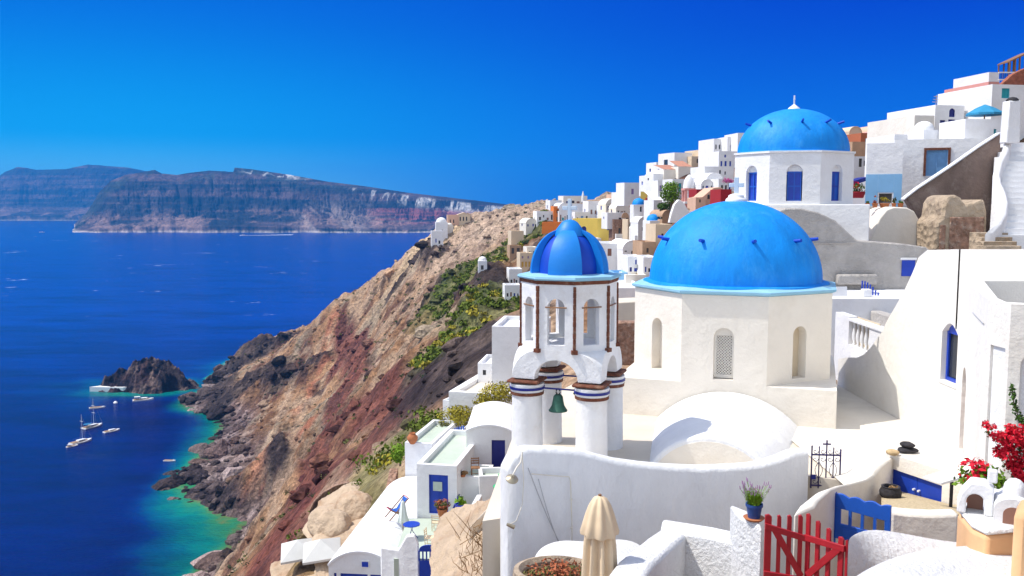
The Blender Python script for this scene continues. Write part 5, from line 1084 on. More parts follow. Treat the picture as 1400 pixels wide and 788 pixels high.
# sun-bleached wall and rocks under the tower wall
rwall('broad cream parapet curving down towards the boulders', [(693,668,29),(678,683,28.5),(664,697,28),(650,712,27.6),(641,722,27.5)], (.6, .5, 0), -22, 'cream_plaster', bev=.12)
crag(lump('cream earth slope with dry scrub below the curtain wall', [[(600,700,36),(640,690,33),(665,684,31),(694,672,30)], [(590,740,32),(630,735,29.5),(665,725,28),(696,712,27)], [(585,800,28),(630,800,26),(665,790,24),(698,788,22)], [(585,900,24),(630,900,22),(665,900,20),(698,900,18)]], 'cave_rock', 'earth_bank', 'bank').children[0], .55, .9)
for i, (px, py, d, r, l) in enumerate(((648, 775, 27.5, .85, 'tall smooth beige boulder under the cream parapet, right of another boulder'), (617, 790, 29.5, .8, 'tall smooth beige boulder beside the court wall, left of another boulder'))):
    o = crag(single(rock_lump(r, 1.5, 20+i), 'boulder', 'cave_rock', l, 'boulder', 'boulders under the cream parapet', smooth=60), .5, 1.6); o.location = at(px, py, d)-Vector((0, 0, 1.2)); o.rotation_euler = (0, R(18), R(30*i))
tw = MB(); rs = random.Random(12)
for _ in range(90):
    p = at(rs.uniform(628, 692), rs.uniform(720, 790), 24.5); q = p+Vector((rs.gauss(0, .25), rs.gauss(0, .2), rs.uniform(.2, .7))); tw.tube([p, p.lerp(q, .5)+Vector((rs.gauss(0, .08), 0, 0)), q], [.012, .009, .004], 4)
single(tw, 'dry_scrub', 'dry_twig', None, None, kind='stuff')
# cave ruin and square parasols
crag(lump('hollowed beige cave rock with tan niches left of the long vaulted house', [[(418,735,62),(424,700,66),(440,678,70),(470,664,72),(500,662,72),(520,672,70)], [(425,745,58),(436,722,60),(452,712,62),(476,700,63),(500,690,63),(520,690,62)], [(430,770,55),(445,765,55),(460,760,56),(480,745,57),(500,730,57),(515,718,57)], [(440,830,52),(450,830,52),(465,830,52),(480,820,52),(500,800,52),(515,790,52)]], 'cave_rock', 'cave_rock', 'rock').children[0], 1.8, 3.4)
for i, (px, py, d, r, l) in enumerate(((452, 712, 60, 1.6, 'rounded cream rock hump at the mouth of the cave ruin'), (488, 690, 63, 1.5, 'pale rock hump near the top of the cave ruin'))):
    o = crag(single(rock_lump(r, .8, 40+i, 28), 'rock_hump', 'cave_rock', l, 'rock', smooth=60), 1.4, 3.2); o.location = at(px, py, d)-Vector((0, 0, 1.6))
for i, (px, py, d, w, h) in enumerate(((470, 712, 58.6, .8, 1.5), (436, 724, 58.0, .55, 1.2))):
    pass
rwall('curved rubble stone wall with a pale cap above the cave ruin', [(424,694,67),(430,683,69),(442,671,71.5),(460,661,73.5),(480,656,74.5),(500,658,74.5)], (.1, -.6, 0), -40, 'field_stone')
rwall('rubble stone wall edge beside the green scrub and the long vault', [(527,668,60),(530,655,61),(533,640,62)], (.6, 0, 0), -30, 'field_stone')
def sq_parasol(label, px, py, d, rz):
    t = thing('square_parasol', label, 'parasol', P0(px, py, d), rz, 'square white parasols by the cave'); r = 1.2; t.rotation_euler = (R(10), R(-6), rz)
    c = [(-r, -r, .0), (r, -r, 0), (r, r, 0), (-r, r, 0)]
    MB().add(c+[(0, 0, .8)], [(0, 1, 4), (1, 2, 4), (2, 3, 4), (3, 0, 4)]).add([(x, y, z-.16) for x, y, z in c]+c, [(0, 1, 5, 4), (1, 2, 6, 5), (2, 3, 7, 6), (3, 0, 4, 7)]).build('canopy', 'canvas_white', t); MB().tube([(0, 0, -2.6), (0, 0, .6)], .04, 8).build('pole', 'wood', t)
sq_parasol('open square white parasol, the left one of the pair by the cave', 409, 752, 58, R(12)); sq_parasol('open square white parasol, overlapping its twin by the long vault', 440, 752, 56, R(10))
crag(lump('cream terrace edge and rubble under the square parasols', [[(372,780,62),(395,772,62),(430,768,60),(455,760,58)], [(372,800,58),(395,790,58),(430,788,56),(460,785,54)], [(372,840,52),(395,840,52),(430,840,52),(460,840,50)]], 'cave_rock', 'rock_terrace', 'rock').children[0], 1.8, 3.4)
# bushes on the terraces
def bush(label, px, py, d, rad, n, size, m, name='shrub', rs=None, group=None, loc=None):
    p = at(px, py, d) if loc is None else Vector(loc); t = thing(name, label, 'shrub', tuple(p), 0, group); rs = rs or random.Random(int(px*7+py))
    leaf_cloud(MB(), (0, 0, rad[2]*.45), rad, n, size, rs).build('foliage', m, t); MB().tube([(0, 0, -rad[2]), (.05, 0, rad[2]*.3)], [.08, .03], 6).build('stem', 'bark', t); return t
bush('golden yellow-green broom beside the tower column', 682, 545, 58, (1.3, 1.2, .8), 1500, .085, 'leaf_yellow')
bush('golden dry shrub above the white vaulted house, left of the column', 664, 552, 59, (.9, .9, .5), 800, .085, 'leaf_yellow')
bush('olive and gold shrub spilling over the wall behind the green roofs', 626, 575, 60, (1.4, 1.2, .7), 1500, .09, 'leaf_yellow')
bush('grey-green shrub at the left end of the golden shrubs', 606, 588, 60, (1.1, 1, .5), 900, .09, 'leaf_olive')
bush('bright green succulent bush below the urn corner', 547, 625, 56, (.7, .7, .6), 600, .09, 'leaf_bright')
# ------------------------------------------------------------------ second church and the cluster on the right
c2 = thing('upper_church', 'higher white octagonal church with a flatter blue dome and tall blue windows', 'church', (13.17, 42, 0), R(-15))
r2 = 2.82; z2b, z2t = -1.6, 2.22
O8 = octv(r2); w8 = (Vector(O8[0])-Vector(O8[1])).length
b = MB(); hatch(b, O8, z2b, z2t, {k: [(w8/2-.34, w8/2+.34, 1.7, 3.12+.18, True)] for k in range(8)}, .3); b.add([(x, y, z2t) for x, y in O8], [tuple(range(8))]); b.build('wall', 'white', c2)
for k in range(8):
    p, q = Vector((*O8[k-1], 0)), Vector((*O8[k], 0)); U = (q-p).normalized(); Nn = U.cross(Vector((0, 0, 1))); c_ = p+U*w8/2-Nn*.18
    def qv(u, z, off=0): v = c_+U*u-Nn*off; return (v.x, v.y, z)
    w_ = MB(); w_ = w_.add([qv(-.30, z2b+1.7), qv(.30, z2b+1.7), qv(.30, z2b+3.0), qv(-.30, z2b+3.0)], [(0, 1, 2, 3)]).build('window', 'gate_blue' if k in (1, 2) else 'blue_paint', c2)
    fr_ = MB()
    for u0, u1, a0, a1 in ((-.30, -.25, 1.7, 3.0), (.25, .30, 1.7, 3.0), (-.025, .025, 1.7, 3.0), (-.25, -.025, 2.94, 3.0), (.025, .25, 2.94, 3.0), (-.25, -.025, 1.7, 1.76), (.025, .25, 1.7, 1.76), (-.25, -.025, 2.32, 2.38), (.025, .25, 2.32, 2.38)): fr_.add([qv(u0, z2b+a0, -.03), qv(u1, z2b+a0, -.03), qv(u1, z2b+a1, -.03), qv(u0, z2b+a1, -.03)], [(0, 1, 2, 3)])
    fr_.build('shutter_frame', 'blue_paint' if k in (1, 2) else 'gate_blue', w_)
    MB().add([qv(-.34, z2b+3.0, -.02), qv(.34, z2b+3.0, -.02), qv(.34, z2b+3.35, -.02), qv(-.34, z2b+3.35, -.02)], [(0, 1, 2, 3)]).build('niche', 'white', c2)
MB().loft([[(x, y, z2t+.003) for x, y in octv(r2+.06)], [(x, y, z2t+.09) for x, y in octv(r2+.06)]]).build('cornice', 'white', c2)
dm2 = MB().lathe([(2.60, z2t+.05), (2.58, z2t+.12)]+[(2.52*math.cos(k/20*math.pi/2), z2t+.14+2.02*math.sin(k/20*math.pi/2)) for k in range(20)]+[(.01, z2t+2.16)], 64).build('dome', 'dome_blue', c2, smooth=60)
for a in (-75, -32, 8, 42, 75, 120, 180, 240):
    th = R(a); e = R(38); dv = Vector((math.sin(th)*math.cos(e)*2.5, -math.cos(th)*math.cos(e)*2.5, z2t+.14+2.02*math.sin(e))); o_ = Vector((math.sin(th), -math.cos(th), .35)).normalized()
    MB().tube([dv-o_*.08, dv+o_*.30], [.06, .05], 8).build('peg', 'dome_dark', dm2, smooth=50)
MB().lathe([(.30, z2t+2.1), (.26, z2t+2.2), (.12, z2t+2.3), (.05, z2t+2.36)], 18).build('cross_base', 'white', dm2, smooth=50); MB().box(-.035, .035, -.035, .035, z2t+2.3, z2t+2.78).box(-.035, .035, -.16, -.036, z2t+2.55, z2t+2.62).box(-.035, .035, .036, .16, z2t+2.55, z2t+2.62).build('cross', 'white', dm2)
MB().box(-3.0, 3.15, -2.72, 2.9, -4.5, z2b+1.55).build('plinth', 'white', c2, bevel=.04)
def facade(name, label, cat, pxs, d, depth, mt, yaw=0, zb=None, group=None, bevel=.06, smooth=40):
    """a block whose front outline is surveyed point by point; it has a real depth"""
    P_ = [at(px, py, d) for px, py in pxs]; c = P_[0].copy(); t = thing(name, label, cat, tuple(c), R(yaw), group)
    cs_ = math.cos(R(yaw)); pl_ = []
    for p in P_: pl_.append(((p.x-c.x)/cs_, (p.z-c.z)))
    o = MB().ext(pl_, 0, depth).build('body', mt, t, bevel=bevel, smooth=smooth); return t
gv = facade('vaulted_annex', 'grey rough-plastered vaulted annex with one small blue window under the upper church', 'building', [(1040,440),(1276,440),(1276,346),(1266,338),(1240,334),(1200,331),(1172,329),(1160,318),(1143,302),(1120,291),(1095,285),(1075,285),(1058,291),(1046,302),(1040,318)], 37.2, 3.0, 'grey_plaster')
s37 = 37.2/F
def gvp(px, py): return ((px-1040)*s37, 0, (440-py)*s37)
a_, b_ = gvp(1231, 377), gvp(1249, 355); MB().box(a_[0], b_[0], -.05, .02, a_[2], b_[2]).build('window', 'blue_paint', gv, bevel=.01)
MB().box(a_[0]-.06, b_[0]+.06, -.06, .02, b_[2]+.002, b_[2]+.1).build('lintel', 'white', gv, bevel=.02)
MB().box(gvp(1140, 0)[0], gvp(1195, 0)[0], -.35, .02, gvp(0, 388)[2], gvp(0, 374)[2]).build('ledge', 'grey_plaster', gv, bevel=.08)
MB().box(gvp(1040, 0)[0]-.0, gvp(1165, 0)[0], -.06, .0, gvp(0, 331)[2]-.05, gvp(0, 331)[2]).build('string_course', 'grey_plaster', gv, bevel=.02)
single(MB().box(11.9, 23.5, 33.5, 37.4, -8, -3.62), 'annex_terrace', 'white', None, None, kind='structure')
sg = thing('slatted_gate', 'small blue and white slatted gate with a curved top below the grey annex', 'gate', P0(1177, 411, 35, -3.62), R(-25))
for k in range(7): h = .52*(1-.055*k*k*.5)+.04; MB().box(k*.10, k*.10+.055, -.02, .02, 0, max(.12, h)).build('slat', 'blue_paint', sg)
MB().box(-.03, .70, .021, .04, .06, .12).build('rail', 'boat_white', sg)
wb = single(MB().box(-.17, .17, -.15, .15, 0, .30), 'planter_box', 'white', 'tiny white plastered block in front of the small slatted gate', 'planter', bevel=.04); wb.location = P0(1184, 409, 34.3, -3.62)
pn = single(MB().box(-.35, .35, -.03, .03, 0, .36), 'sign_board', 'white', 'small white board leaning on the terrace edge beside the big dome', 'board'); pn.location = P0(1147, 402, 34.6, -3.62); pn.rotation_euler = (R(-10), 0, R(10))
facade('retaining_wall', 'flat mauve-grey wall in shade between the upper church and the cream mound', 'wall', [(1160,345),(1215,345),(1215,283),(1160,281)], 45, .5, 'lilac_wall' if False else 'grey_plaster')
facade('vault_end', 'cream plastered mound with a rounded outline below the row of flower pots', 'building', [(1188,338),(1264,338),(1261,318),(1257,301),(1250,289),(1240,284),(1222,283),(1212,287),(1203,298),(1196,314)], 43, 2.2, 'cream_plaster')
sw_ = facade('stair_wall', 'big bare brown wall whose white-capped top slants up to the stairs', 'wall', [(1262,345),(1372,352),(1368,183),(1340,201),(1300,229),(1255,259),(1240,271),(1247,284),(1256,306)], 46, .6, 'brown_wall')
rwall('white coping strip along the slanting top of the big brown wall', [(1237,272,45.9),(1255,258,45.9),(1300,228,45.9),(1340,200,45.9),(1368,182,45.9)], (0, .8, 0), -1, 'white', name='coping') if False else None
cpn = MB()
for (p, q) in zip([(1237,273),(1255,259),(1300,229),(1340,201)], [(1255,259),(1300,229),(1340,201),(1368,183)]):
    a = at(*p, 45.85)-sw_.location; b_ = at(*q, 45.85)-sw_.location
    cpn.loft([[(v.x, v.y, v.z+.0), (v.x, v.y+.45, v.z), (v.x, v.y+.45, v.z+.07), (v.x, v.y, v.z+.07)] for v in (a, b_)])
cpn.build('coping', 'white', sw_)
ru = facade('ruin', 'crumbling tan stone ruin with a dark rubble front before the brown wall', 'ruin', [(1279,352),(1349,352),(1350,290),(1346,272),(1333,276),(1320,280),(1315,271),(1306,266),(1297,269),(1291,278),(1288,298),(1280,304)], 41, 2.2, 'ruin_stone', bevel=.12)
s41 = 41/F
MB().box((1296-1279)*s41, (1343-1279)*s41, -.06, .02, (352-346)*s41, (352-297)*s41).build('rubble_face', 'field_stone', ru, bevel=.05)
MB().box((1283-1279)*s41, (1291-1279)*s41, -.05, .02, (352-346)*s41, (352-308)*s41).build('rubble_face', 'field_stone', ru, bevel=.05)
stn = thing('staircase', 'long flight of white steps climbing along the right frame edge', 'stairs', P0(1385, 335, 38))
m = MB(); a = at(1366, 330, 38); e = at(1372, 196, 47); ns = 18
for k in range(ns):
    t = k/ns; x = a.x+(e.x-a.x)*t; y = a.y+(e.y-a.y)*t; z = a.z+(e.z-a.z)*(k+1)/ns; m.box(x, x+3.2, y, y+(e.y-a.y)/ns+.3 if k < ns-1 else y+2, z-3, z)
child(m, 'steps', 'white', stn)
par = [(1352,318,37.6),(1364,306,38),(1371,292,38.8),(1373,276,39.7),(1370,262,40.6),(1364,250,41.4),(1362,238,42.2),(1366,222,43.4),(1374,206,44.6),(1378,192,45.6),(1380,176,46.6)]
pt = [at(*q) for q in par]
rings = []
for p in pt: rings.append([(p.x-.14, p.y, p.z-2.4), (p.x-.16, p.y, p.z-.1), (p.x-.08, p.y, p.z), (p.x+.12, p.y, p.z), (p.x+.2, p.y, p.z-.1), (p.x+.2, p.y, p.z-2.4)])
child(MB().loft(rings), 'parapet', 'white', stn, smooth=60)
bs_ = thing('brick_steps', 'short curved flight of bare tan brick steps at the foot of the white stairs', 'stairs', P0(1372, 342, 37))
for k in range(4): MB().box(-.75+.08*k, .75, .35*k, .35*k+.8, -.3, .17*(k+1)).build('step', 'ruin_stone', bs_, bevel=.02)
pier = thing('chimney_pier', 'square white pier with a dark cap standing at the top of the wavy parapet', 'chimney', P0(1381, 196, 45))
s45 = 45/F; MB().loft([[(-9*s45, -.3, 0), (9*s45, -.3, 0), (9*s45, .4, 0), (-9*s45, .4, 0)], [(-8*s45, -.27, 56*s45), (8*s45, -.27, 56*s45), (8*s45, .37, 56*s45), (-8*s45, .37, 56*s45)]]).build('shaft', 'white', pier, bevel=.05)
MB().lathe([(.30, 56*s45+.02), (.28, 56*s45+.08), (.18, 56*s45+.17), (.05, 56*s45+.2), (.01, 56*s45+.2)], 16).build('cap', 'stone_dark', pier, smooth=50)
# houses of the right cluster
bh = house('white house whose lower half is painted sky blue, with flower pots before it', 1186, 1228, 196, 283, 50, 'white', [(.38, .74, .06, .21, 'k')], roof='flat', yaw=-22, deep=5, roofm='paving')
hwb = 42*50/F/2/math.cos(R(22)); MB().box(-hwb-.01, hwb*.36*2-hwb-.02 if False else -hwb+.34*2*hwb, -.015, -.002, .01, 1.82).box(-hwb+.78*2*hwb, hwb, -.015, -.002, .01, 1.82).box(-hwb+.34*2*hwb+.003, -hwb+.78*2*hwb-.003, -.015, -.002, .80, 1.82).build('painted_panel', 'sky_plaster', bh)
for i, (px, w, l) in enumerate(((1186,4,'small round terracotta pot at the left end of the ledge row'), (1196,5,'terracotta pot with a low red plant, second along the ledge'), (1209,9,'wide terracotta trough with a yellow-green dome of plants'), (1222,4,'terracotta pot with a spiky plant right of the trough'), (1231,5,'low terracotta trough at the right end of the ledge row'))):
    r = w*45/F*.75; plant_pot('flower_pot', l, P0(px, 284, 44.2), r, .22, 'terracotta', ('leaf_green', 'rust_wall', 'leaf_yellow', 'leaf_olive', 'leaf_green')[i], (r*.9, r*.8, .2 if i in (1, 2, 3) else .07), 90, .05, group='flower pots along the ledge')
dh = house('rough white house with a sky-blue door in a red-brown frame', 1229, 1348, 190, 285, 54, 'white', [(.32, .53, .47, .84, 's')], yaw=-20, deep=5, roof='flat', down=3)
W_d = 119*54/F/math.cos(R(20)); hd_ = at(1288, 190, 54).z-at(1288, 285, 54).z
fr = MB(); u0, u1, v0, v1 = -W_d/2+.32*W_d, -W_d/2+.53*W_d, .47*hd_, .84*hd_
fr.box(u0-.14, u0-.003, -.06, .05, v0, v1+.14).box(u1+.003, u1+.14, -.06, .05, v0, v1+.14).box(u0-.003, u1+.003, -.06, .05, v1+.003, v1+.14); fr.build('door_frame', 'rust_stone', dh)
G = 'houses climbing the hill'
def H(*a, **k):
    a = list(a); k.setdefault('group', G)
    if a[5] > 120:                                          # sit the house on the slope where its foot shows
        h = min(hit(px, a[4]-1.2, ground_h)[1] for px in (a[1]+2, (a[1]+a[2])/2, a[2]-2))
        if h < a[5]: a[5] = max(h, a[5]*.55)
        if len(a) < 8: a.append([])
        if a[6] in ('white', 'cream_plaster') and len(a[7]) < 3 and k.get('roof', 'flat') in ('flat', 'vault') and (a[2]-a[1]) > 12:
            r_ = random.Random(int(a[1]*13)); free = [u for u in (.12, .34, .56, .78) if all(abs(u+.05-(w[0]+w[1])/2) > .16 for w in a[7])]
            a[7] = list(a[7])+[(u, u+r_.uniform(.09, .13), .28, r_.uniform(.46, .56), r_.choice('ddnbw')) for u in free if r_.random() < .75]
            if len(a) < 9: a.append([(.3, .48, .3, .56, r_.choice('dnb'))])
    a = tuple(a)
    k.setdefault('down', 1.7 if a[5] > 120 else 3); return house(*a, **k)
H('two-level white house with an arched blue window and two blue windows below', 1275, 1318, 144, 198, 66, 'white', [(.48, .68, .70, .92, 'n', True), (.18, .36, .40, .62, 'n'), (.46, .70, .42, .64, 'n')], yaw=10, deep=6)
H('lower cream block with a navy window left of the arched blue window', 1248, 1277, 158, 198, 65, 'cream_plaster', [(.38, .55, .15, .45, 'n')], yaw=10, deep=6)
H('white house block in grey shade at the right end of the two-level house', 1314, 1336, 141, 175, 69, 'white', yaw=14, deep=5)
H('low white parapet house stretching left of the two-level house', 1222, 1252, 184, 205, 62, 'white', [(.25, .32, .2, .5, 'd'), (.6, .66, .2, .5, 'd')], yaw=6, deep=4)
H('round white plastered oven-like hut under the two-level house', 1262, 1290, 178, 200, 60, 'white', roof='dome', yaw=5, deep=2.5, rise=.5)
H('white house with a teal window behind the dark-capped pier', 1353, 1410, 116, 150, 64, 'white', [(.25, .46, .45, .85, 't')], yaw=10, deep=6)
H('white upper house with a pale red base below the blue railing', 1337, 1352, 128, 152, 78, 'white', yaw=12, deep=5)
H('pink house corner just under the railing at the skyline', 1350, 1366, 112, 132, 80, 'pink_wall', yaw=10, deep=6)
H('white top block left of the blue and white railing', 1351, 1367, 99, 115, 84, 'white', yaw=10, deep=5)
facade('sloping_brick_wall', 'red brick wall with a pale slanting coping near the top right corner', 'wall', [(1362,122),(1402,122),(1402,93),(1385,101)], 74, .6, 'red_brick')
rl = thing('terrace_railing', 'blue and white balustrade on the skyline terrace at the upper right', 'railing', P0(1375, 110, 82)); sR = 82/F
for k in range(8): MB().box((-9+k*2.6)*sR, (-9+k*2.6+1.2)*sR, -.04, .04, 0, 9*sR).build('baluster', 'gate_blue', rl)
for z in (0, 9.5): MB().box(-10*sR, 12*sR, -.05, .05, z*sR, (z+1.6)*sR).build('rail', 'white', rl)
pg_ = thing('pergola', 'dark wooden pergola frame against the sky in the top right corner', 'pergola', P0(1380, 103, 86)); sP = 86/F
for px, h in ((0, 17), (7, 21), (13, 24), (20, 27), (28, 30)): MB().box(px*sP-.06, px*sP+.06, -.06, .06, 0, h*sP).build('post', 'wood', pg_); MB().box(px*sP-.05, px*sP+.05, 1.9, 2.0, 0, h*sP).build('post', 'wood', pg_)
MB().loft([[(x*sP, y, z*sP) for y, z in ((-.1, h), (2.1, h), (2.1, h+1.8), (-.1, h+1.8))] for x, h in ((-1, 17), (29, 31))]).build('roof_frame', 'wood', pg_)
def parasol(label, px, py, d, wpx, hpx, m_, name='open_parasol', pole=2.2, group='open parasols of the village'):
    t = thing(name, label, 'parasol', P0(px, py, d), 0, group); r = wpx*d/F/2; h = hpx*d/F
    MB().lathe([(r, 0), (r, .12), (r*.5, .12+h*.6), (.02, .12+h)], 8).build('canopy', m_, t); MB().tube([(0, 0, -pole), (0, 0, h)], .04, 6).build('pole', 'wood', t); return t
parasol('big teal-blue open parasol under the house with the teal window', 1346, 158, 58, 48, 12, 'canvas_blue')
H('white terrace wall with a green chair behind the teal parasol', 1318, 1372, 163, 190, 57, 'white', [(.75, .82, .1, .5, 't')], yaw=4, deep=3)
H('brown rubble-stone house with a dark arched opening beside the upper dome', 1150, 1166, 195, 222, 92, 'tan_wall', [(.3, .75, .0, .5, 'k', True)], yaw=6, deep=5)
H('tan stone house with dark doorways below the salmon vaults', 1164, 1186, 194, 226, 90, 'tan_wall', [(.15, .35, .0, .35, 'k'), (.65, .85, .0, .35, 'k')], yaw=6, deep=6)
H('cream round-topped house at the left of the salmon vaults', 1160, 1178, 174, 200, 104, 'beige_wall', [(.25, .42, .05, .35, 'l'), (.5, .66, .05, .35, 'l')], roof='vault', yaw=10, deep=8)
H('rust-red low house between the cream vault and the salmon vault', 1176, 1192, 182, 200, 100, 'rust_wall', [(.4, .6, .2, .55, 'k')], yaw=10, deep=5)
H('salmon vaulted house with three dark windows on the skyline', 1187, 1213, 172, 200, 106, 'salmon_wall', [(.12, .3, .12, .38, 'k'), (.38, .56, .12, .38, 'k'), (.64, .8, .12, .38, 'k'), (.45, .58, .66, .8, 'd')], roof='vault', yaw=8, deep=8)
H('mauve vaulted house with one dark round window right of the salmon vault', 1204, 1223, 178, 200, 102, 'lilac_wall', [(.3, .48, .35, .6, 'd', True)], roof='vault', yaw=8, deep=6, rise=.9)
H('white step house with dark openings between the stone house and the blue-painted house', 1160, 1187, 214, 243, 74, 'white', [(.5, .66, .5, .9, 'k'), (.75, .95, .55, .8, 'k')], yaw=4, deep=4)
aw = facade('navy_awning', 'navy blue awning with a white top above red potted plants', 'awning', [(1160,256),(1186,247),(1186,242),(1160,250)], 57, 1.6, 'navy', bevel=.01)
plant_pot('red_planter', 'red trough of green plants under the navy awning', P0(1172, 271, 56), .5, .4, 'canvas_red', 'leaf_green', (.6, .4, .35), 300, .07, 'red_flower', 90)
H('pale house wall behind the red trough and the navy awning', 1158, 1188, 246, 290, 60, 'white', yaw=2, deep=3)
ae = thing('roof_aerial', 'spindly pale aerial standing on the skyline house with the arched blue window', 'aerial', P0(1279, 158, 68)); MB().tube([(0, 0, -.5), (0, 0, 1.5)], .025, 5).build('mast', 'metal', ae)
for k, z in enumerate((1.0, 1.2, 1.4)): MB().bar((-.3+.06*k, 0, z), (.3-.06*k, 0, z), .03).build('arm', 'metal', ae)
# ------------------------------------------------------------------ the village on the hillside
W1, CR = 'white', 'cream_plaster'
H('tall white house block on the skyline with a plain grey side and one window', 921, 947, 209, 234, 200, W1, [(.75, .85, .5, .68, 'd', True)], [(.35, .6, .25, .65, 'd')], yaw=20, deep=7)
H('white house with two narrow dark slits at the left end of the upper skyline', 897, 910, 222, 240, 205, W1, [(.3, .42, .2, .8, 'd'), (.62, .74, .2, .8, 'd')], yaw=14, deep=6)
H('white house with a dark arched opening under the tall grey-sided block', 907, 922, 226, 236, 196, W1, [(.1, .45, .05, .75, 'k', True)], yaw=12, deep=5)
H('low terracotta-roofed house below the tall grey-sided block', 907, 930, 232, 243, 188, CR, roof='slope', rise=1.2, roofm='terracotta_roof', yaw=12, deep=6)
H('second terracotta-roofed house, further right under the tall block', 927, 946, 228, 241, 190, CR, roof='slope', rise=1.4, roofm='terracotta_roof', yaw=12, deep=5)
H('cream house with a dark square window right of the tall block', 945, 961, 214, 228, 192, 'beige_wall', [(.45, .62, .35, .75, 'k'), (.72, .84, .4, .7, 'k')], yaw=15, deep=6)
H('tall cream house rising between the tall block and the teal balcony', 956, 973, 205, 228, 198, 'beige_wall', yaw=16, deep=7)
H('white many-windowed house with three narrow dark windows near the skyline', 975, 996, 190, 222, 190, W1, [(.10, .2, .55, .75, 'd'), (.34, .44, .55, .75, 'd'), (.58, .68, .55, .75, 'd')], yaw=14, deep=7)
H('white house with three blue windows and a round one, left of the upper church', 982, 1008, 207, 232, 172, W1, [(.10, .2, .18, .46, 'b'), (.32, .44, .18, .46, 'b'), (.58, .68, .18, .46, 'b'), (.30, .40, .66, .82, 'b', True)], yaw=10, deep=6)
H('white house with two tall blue windows behind the upper dome', 994, 1014, 187, 212, 180, W1, [(.20, .36, .2, .55, 'b'), (.55, .72, .2, .55, 'b')], yaw=8, deep=7)
H('plain white house top cut by the left side of the upper dome', 1008, 1030, 182, 205, 178, W1, yaw=8, deep=7)
bcn = facade('balcony', 'teal balcony rail on the white skyline house', 'balcony', [(981,209.5),(995,208.5),(995,205.5),(981,206.5)], 186, 1.2, 'teal_paint', bevel=0)
H('plain white house with tiny dark windows under the blue-windowed house', 962, 1004, 228, 250, 160, W1, [(.50, .56, .55, .78, 'd'), (.68, .73, .5, .7, 'd')], yaw=12, deep=6)
H('white barrel-vaulted house in grey shade beside the pink belfry', 966, 988, 237, 256, 150, W1, [(.62, .72, .2, .42, 'd', True)], roof='vault', rise=.8, yaw=14, deep=7)
H('white house with dark doors behind the pink flowers', 982, 1004, 245, 262, 146, W1, [(.15, .3, .1, .5, 'k'), (.4, .55, .1, .5, 'k'), (.65, .78, .1, .5, 'n')], yaw=10, deep=5)
H('white house with a glazed front and plants above the green tree', 899, 921, 247, 264, 178, W1, [(.1, .25, .15, .6, 'l'), (.55, .7, .15, .6, 'd'), (.8, .95, .15, .6, 't')], yaw=12, deep=5)
H('white house with a slim blue awning over its terrace', 893, 922, 238, 250, 190, W1, [(.45, .85, .35, .6, 'b')], yaw=12, deep=5)
H('white house behind the pink belfry with a blue door and green blind', 919, 940, 245, 264, 172, W1, [(.1, .25, .1, .6, 'd'), (.4, .6, .1, .7, 't'), (.75, .85, .3, .6, 'd')], yaw=12, deep=5)
H('long cream-white house with one lilac door on the middle skyline', 853, 892, 250, 272, 236, W1, [(.25, .34, .28, .62, 'l'), (.62, .68, .3, .55, 'd'), (.80, .86, .3, .55, 'd')], yaw=13, deep=6)
H('small white house at the left end of the middle skyline', 844, 856, 263, 276, 246, W1, [(.4, .55, .3, .6, 'd')], yaw=13, deep=5)
H('bright orange-yellow house wall behind the white parasol', 889, 900, 250, 268, 218, 'canvas_orange', yaw=-8, deep=2)
H('mustard yellow house front under the white parasol', 876, 899, 262, 276, 212, 'yellow_wall', [(.7, .82, .25, .7, 'k')], yaw=-8, deep=2)
H('white house gable with a dark door right of the mustard front', 896, 913, 256, 284, 200, W1, [(.2, .34, .30, .55, 'k')], yaw=10, deep=5)
cdm = H('small white church with a cyan dome and a dark window', 866, 887, 280, 294, 196, W1, [(.42, .54, .3, .8, 'd'), (.74, .8, .3, .7, 'd')], yaw=5, deep=3.6, roof='dome', roofm='dome_blue', rise=.05, name='dome_church', cat='church')
H('dark red terrace wall right of the cyan-domed church', 884, 899, 271, 283, 225, 'crimson_wall', yaw=5, deep=3)
H('white sloping house roof right of the dark red terrace wall', 893, 915, 274, 300, 205, W1, roof='slope', rise=1.8, yaw=14, deep=5)
bf = thing('pink_belfry', 'pink and white striped bell tower rising beside the green tree', 'bell tower', P0(944, 297, 150), R(8)); sB = 150/F
for z0_, z1_, w, m_, nm in ((0, 4.5, 8, 'white', 'white_base'), (4.6, 8, 7.6, 'pink_wall', 'pink_stage'), (8.1, 11, 8.2, 'white', 'white_band'), (11.1, 18, 7.8, 'pink_wall', 'pink_stage'), (18.1, 21, 9, 'white', 'white_band')): MB().box(-w*sB, w*sB, -w*sB+1, w*sB+1, z0_*sB, z1_*sB).build(nm, m_, bf, bevel=.02)
for sx in (-1, 1):
    for yy in (-.7, .7): MB().box((sx*6.2-1.6)*sB, (sx*6.2+1.6)*sB, 1+yy-.2, 1+yy+.2, 21.1*sB, 36*sB).build('pillar', 'pink_wall', bf)
MB().box(-.9*sB, .9*sB, .8, 1.2, 21.1*sB, 36*sB).build('mullion', 'white', bf)
MB().box(-8.6*sB, 8.6*sB, -8*sB+1, 8*sB+1, 36.1*sB, 39*sB).build('pink_band', 'pink_wall', bf)
MB().lathe([(8.2*sB, 39.1*sB), (8.0*sB, 43*sB), (7*sB, 49*sB), (4.5*sB, 54*sB), (1.5*sB, 57*sB), (.01, 58*sB)], 24, (0, 1)).build('dome', 'white', bf, smooth=50)
H('crimson house wall between the pink belfry and the salmon house', 952, 972, 259, 276, 138, 'crimson_wall', yaw=6, deep=4)
H('crimson house end right of the salmon house', 985, 1000, 259, 280, 134, 'crimson_wall', yaw=6, deep=4)
